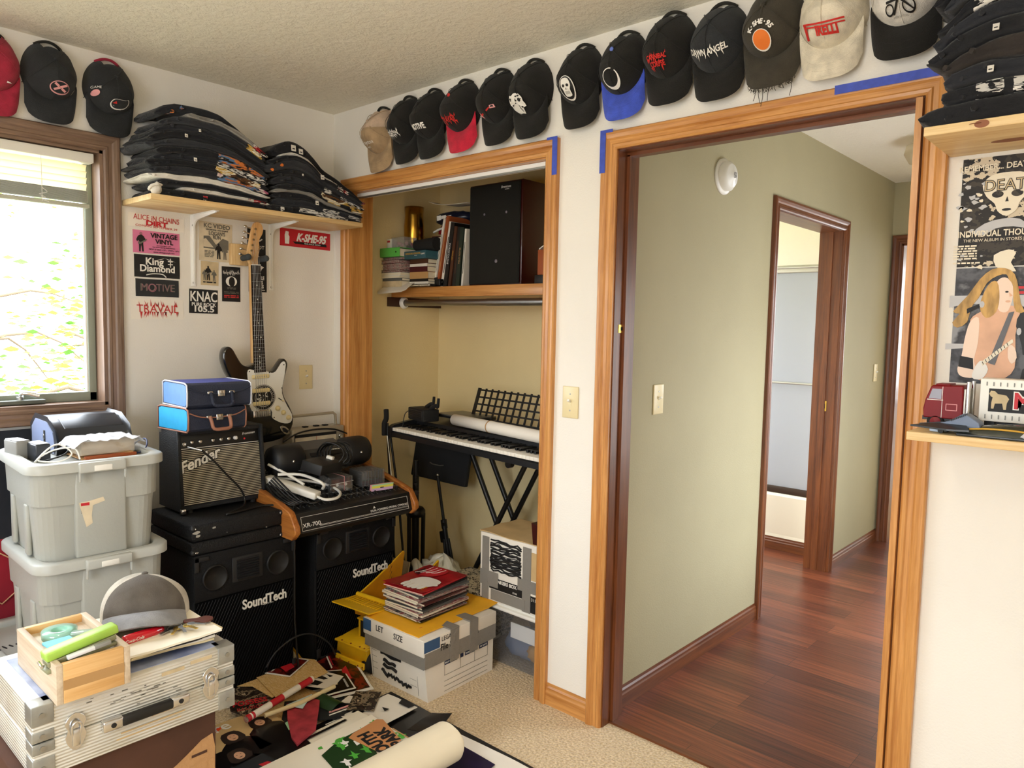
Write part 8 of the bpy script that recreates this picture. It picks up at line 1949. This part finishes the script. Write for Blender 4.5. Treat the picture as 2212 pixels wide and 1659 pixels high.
flat('magazine', 'large photo magazine with three dark-haired men in black, by the cardboard box', 'magazine', MQ, .016, 'poster_black', more, th=.008)
b = B(); q = [(.762, -.724), (.828, -.697), (.773, -.588), (.864, -.653), (.988, -.749), (1.026, -.845), (.974, -.834), (.865, -.784)]
b.prism(q[::-1] if sum(q[i - 1][0] * q[i][1] - q[i][0] * q[i - 1][1] for i in range(8)) < 0 else q, .027, .034, 'cloth_red'); tag(b.build('red_cloth'), 'piece of faded red fabric lying in the paper heap', 'cloth')
flat('envelope', 'pale blue envelope corner on the red fabric', 'envelope', [(.785, -.741), (.782, -.63), (.848, -.712)], .040, 'envelope_blue')
flat('card', 'pale green ticket tucked beside the red fabric', 'card', [(.875, -.80), (.865, -.765), (.915, -.775), (.925, -.815)], .031, 'note_green', th=.001)
b = B(); b.grid(lambda u, v: (.795 + .11 * v, -.575 - .075 * u + .02 * v, .018 + .030 * math.sin(PI * u) * (1 - .4 * v)), 10, 8, 'forest_green'); tag(b.build('green_scrap'), 'dark green curled scrap right of the red fabric', 'scrap', 'papers strewn on the carpet')
flat('scrap', 'black glossy scraps with white flecks near the file box', 'scrap', [(.827, -.608), (.878, -.52), (.936, -.54), (.939, -.614), (.897, -.655)], .008, 'poster_black', lambda b, z: [b.box((.86 + k * .018, -.60 + k * .016, z), (.872 + k * .018, -.585 + k * .016, z + .0006), 'ink_white') for k in range(3)])
flat('scrap', 'crumpled white scrap on the black glossy ones', 'scrap', [(.87, -.565), (.855, -.515), (.885, -.505), (.90, -.545)], .013, 'paper_white', curl=.01)
b = B(); b.tube([(.90, -.635, .016), (.915, -.56, .018), (.915, -.49, .016)], .0035, 'thread_pink', n=6); b.tube([(.915, -.645, .014), (.925, -.56, .014), (.92, -.50, .014)], .003, 'white', n=6); tag(b.build('plastic_straw'), 'pink and white straws on the black scraps', 'straw')
flat('scrap', 'long black paper strip along the edge of the poster stack', 'scrap', [(.959, -.578), (.906, -.454), (.941, -.454), (.996, -.564)], .012, 'poster_black', curl=.008)
rs = random.Random(21)
for k, (x, y, w_, h_, a, m_, n_, lab) in enumerate((
 (.50, -.66, .16, .22, 30, 'print_scrappy', 'clipping', 'brown printed clipping half under the tan newspaper'), (.60, -.60, .20, .28, -20, 'poster_black', 'magazine', 'black magazine showing between the newspaper and band posters'),
 (.72, -.70, .18, .24, 12, 'newspaper_tan', 'newspaper', 'small folded tan newspaper under the rolled papers'), (.56, -.76, .14, .20, 50, 'poster_dark_red', 'print', 'dark red print corner by the metal case'),
 (.84, -.66, .16, .22, -35, 'print_dark', 'record_sleeve', 'dark sleeve under the red fabric'), (.40, -.62, .15, .12, 15, 'manila', 'ticket', 'cream ticket at the foot of the left stage speaker'),
 (.36, -.54, .10, .16, 70, 'print_scrappy', 'clipping', 'narrow dark clipping against the left stage speaker'), (.93, -.50, .10, .14, 40, 'print_scrappy', 'clipping', 'dark clipping by the far corner of the poster stack'))):
 c, s_ = math.cos(R(a)), math.sin(R(a))
 flat(n_, lab, n_.split('_')[-1], [(x + c * p - s_ * q, y + s_ * p + c * q) for p, q in ((-w_ / 2, -h_ / 2), (w_ / 2, -h_ / 2), (w_ / 2, h_ / 2), (-w_ / 2, h_ / 2))], .003 + .0022 * k, m_, curl=.002, rim='paper_white' if k in (1, 3) else None)
# stack of large posters
gp = 'large posters stacked in the foreground'
flat('poster', 'black glossy poster at the bottom of the foreground stack, on the carpet', 'poster', [(.925, -1.30), (.922, -.366), (1.75, -.360), (1.75, -1.30)], .002, 'poster_black', lambda b, f: ([b.add([f(u, v) for u, v in q], [(0, 1, 2, 3)], 'ink_white') for q in ([(.13, .955), (.16, .955), (.16, .985), (.13, .985)], [(.66, .965), (.80, .965), (.80, .972), (.66, .972)], [(.70, .977), (.83, .977), (.83, .983), (.70, .983)], [(.74, .988), (.84, .988), (.84, .993), (.74, .993)])],), curl=.002, group=gp)
flat('poster', 'white bordered poster peeping out along the right of the foreground stack', 'poster', [(1.29, -1.2), (1.315, -.395), (1.66, -.378), (1.72, -1.2)], .007, 'paper_white', curl=.003, group=gp)
flat('poster', 'creased dark purple poster under the big paper roll', 'poster', [(1.225, -1.1), (1.235, -.445), (1.56, -.450), (1.66, -1.1)], .014, 'poster_purple', lambda b, f: [b.tube([f(rr.uniform(.55, .98), rr.uniform(.05, .95), .0008) if k == 0 else (lambda p: (p[0] + rr.uniform(-.05, .05), p[1] + rr.uniform(-.05, .05), p[2]))(f(.8, .5, .0008)) for k in range(3)], .0006, 'grey_light', n=3) for rr in [random.Random(40 + q) for q in range(9)]], curl=.004, group=gp)
flat('poster', 'torn black poster corner sticking up by the paper roll', 'poster', [(1.205, -.52), (1.20, -.40), (1.275, -.375), (1.30, -.47)], .022, 'poster_black', curl=.006, group=gp, lift=(0, .01, .03, 0))
flat('poster', 'white poster with a black corner, at the far end of the foreground stack', 'poster', [(.95, -.62), (.945, -.400), (1.10, -.385), (1.12, -.62)], .010, 'paper_white', lambda b, f: [b.add([f(u, v) for u, v in q], [tuple(range(len(q)))], 'ink') for q in ([(.86, .08), (.99, .05), (.99, .5), (.86, .42)], [(.55, .4), (.65, .4), (.62, .6)])], curl=.006, group=gp)
flat('poster', 'white and tan striped poster edges along the left of the stack', 'poster', [(.985, -1.3), (.972, -.56), (1.05, -.55), (1.09, -1.3)], .016, 'paper_cream', lambda b, f: [b.add([f(u, v) for u, v in q], [tuple(range(4))], m_) for q, m_ in (([(0, .5), (.12, .5), (.12, .98), (0, .98)], 'print_red'), ([(.4, .2), (.5, .2), (.5, .98), (.4, .98)], 'box_kraft'), ([(.6, .6), (.9, .6), (.9, .75), (.6, .75)], 'poster_black'))], curl=.004, group=gp)
flat('poster', 'pale blue poster sheet at the lower left of the stack', 'poster', [(1.10, -1.35), (1.085, -.80), (1.16, -.79), (1.22, -1.35)], .022, 'envelope_blue', curl=.004, group=gp)
# the big art poster: flat part, sign, and the part that rolls up
t = thing('art_poster', 'large art poster with a painted wooden sign, rolled up to show its cream back', 'poster', (0, 0, 0), group=gp)
RX0, RR = 1.445, .066
def roll(u, v):
 # u 0..1 along the sheet (x outward from the far edge), v 0..1 along y
 y = -1.30 + .745 * v + .010 * nz(u * 5, 2)
 Lf = .385; s_ = u * 1.02
 if s_ < Lf:
  x = 1.045 + s_ + .02 * (1 - v); z = .027 + .010 * max(0, 1 - s_ / .07) * (1 - .5 * v)
  return (x, y, z)
 a = (s_ - Lf) / RR
 r_ = RR * (1 - .035 * a / PI)
 return (RX0 + r_ * math.sin(a) - .0 + (y + .55) * .0, y + .012 * math.sin(a), .027 + RR - r_ * math.cos(a))
b = B(); b.sheet(roll, 70, 14, 'art_paper', 'poster_back', th=.0016); b.build('sheet', t)
def ap(u, v, o=.0012): p = roll(u, v); return (p[0], p[1], p[2] + o)
b = B()
def P(q, m_, o=.0012): b.add([(x, y, .0285 + o) for x, y in q], [tuple(range(len(q)))], m_)
P([(1.13, -.82), (1.085, -.70), (1.075, -.60), (1.19, -.66), (1.36, -.74), (1.36, -.86)][::-1], 'forest_green', .0006)
for k in range(46):
 rr = random.Random(70 + k); x, y = rr.uniform(1.07, 1.34), rr.choice([rr.uniform(-.80, -.68), rr.uniform(-.60, -.565), rr.uniform(-.8, -.57)]); n = 9
 P([(x + (.027 if q % 2 == 0 else .010) * rr.uniform(.7, 1.3) * math.cos(2 * PI * q / n), y + (.020 if q % 2 == 0 else .008) * math.sin(2 * PI * q / n)) for q in range(n)], rr.choice(['leaf_print', 'leaf_print', 'forest_green', 'ink_white']), .0010 + k * .00002)
P([(1.098, -.672), (1.082, -.560), (1.10, -.545), (1.25, -.585), (1.262, -.680), (1.11, -.700)][::-1], 'sign_tan', .0022)
P(smooth_outline([(1.26, -.575), (1.30, -.560), (1.35, -.565), (1.37, -.62), (1.33, -.65), (1.28, -.62)][::-1], 2), 'orange_print', .0024)
P([(1.17, -.562), (1.172, -.556), (1.29, -.556), (1.29, -.562)][::-1], 'book_tan', .0026)
for s_, y in (('SOUTH', -.655), ('PARK', -.600)): b.at(TR(1.205, y, .0312) @ RZ(176)); b.text(s_, .062, 'ink', sx=.80, bold=.0030)
b.at(); b.build('printed_art', t)
# ---------------------------------------------------------------- bathroom seen through the hall door
mat('tub_white', '#ebe3cf', rough=.15, coat=.5); mat('alu_frame', '#c9c9c4', rough=.3, metal=.8); mat('bronze', '#3a2a20', rough=.4)
m = mat('frosted', '#cfd6d8', rough=.55, bump=.6, bscale=90, trans=.0); translucent('frosted_glass', '#cfd2da', .35, .55)
t = thing('bathtub', 'cream bathtub seen through the hallway bathroom door', 'bathtub', (.78, 2.595, .004))
b = B(); M0 = Matrix(((0, 0, 1, 0), (1, 0, 0, 0), (0, 1, 0, 0), (0, 0, 0, 1)))
b.at(M0); b.prism([(.012, 0), (.690, 0), (.690, .37), (.61, .37), (.55, .08), (.15, .08), (.085, .355), (.075, .370), (.012, .370), (.0, .355), (.004, .10), (-.004, .05)][::-1], -.72, .718, 'tub_white', smooth=False); b.build('shell', t)
t = thing('shower_door', 'frosted glass sliding shower doors above the bathtub', 'shower door', (.78, 2.635, .3745))
b = B(); b.box((-.72, -.022, 0), (.718, .022, .045), 'bronze', .003); b.build('bottom_track', t)
b = B(); b.box((-.72, -.024, 1.435), (.718, .024, 1.485), 'alu_frame', .006); b.cyl((-.72, -.026, 1.47), (.718, -.026, 1.47), .008, 'alu_frame'); b.build('top_rail', t)
for x0, x1, y in ((-.05, .712, -.010), (-.715, .02, .010)):
 b = B(); b.box((x0, y - .003, .042), (x1, y + .003, 1.44), 'frosted_glass'); b.build('glass_panel', t)
b = B(); b.cyl((.0, -.045, .73), (.66, -.045, .73), .008, 'alu_frame', 12)
for x in (.0, .66): b.cyl((x, -.045, .73), (x, -.012, .73), .006, 'alu_frame', 8)
b.build('towel_bar', t)
t = thing('door_latch_plate', 'small brass latch plate on the bathroom door jamb', 'latch plate', (1.575, 2.3485, 1.0))
b = B(); b.box((-.014, -.0025, -.03), (.014, 0, .03), 'brass'); b.box((-.007, -.003, -.014), (.007, -.0024, .014), 'ink'); b.build('plate', t)
baseboard('baseboard_bath', (1.50, 2.592, .004), (.06, 2.592, .004), (0, -1, 0), 'dark_oak_X')
# bedroom glimpsed past the end door
t = thing('dresser', 'white chest glimpsed through the door at the end of the hall', 'dresser', (1.95, 4.6, 0))
B().box((-.5, 0, .05), (.5, .45, .85), 'white_paint', .005).build('body', t)
for k in range(3):
 b = B(); b.box((-.47, -.015, .10 + k * .25), (.47, 0, .32 + k * .25), 'white_paint', .004); b.build('drawer', t)
b = B(); b.box((-.52, -.02, .85), (.52, .47, .875), 'dark_oak_X'); b.build('top', t)
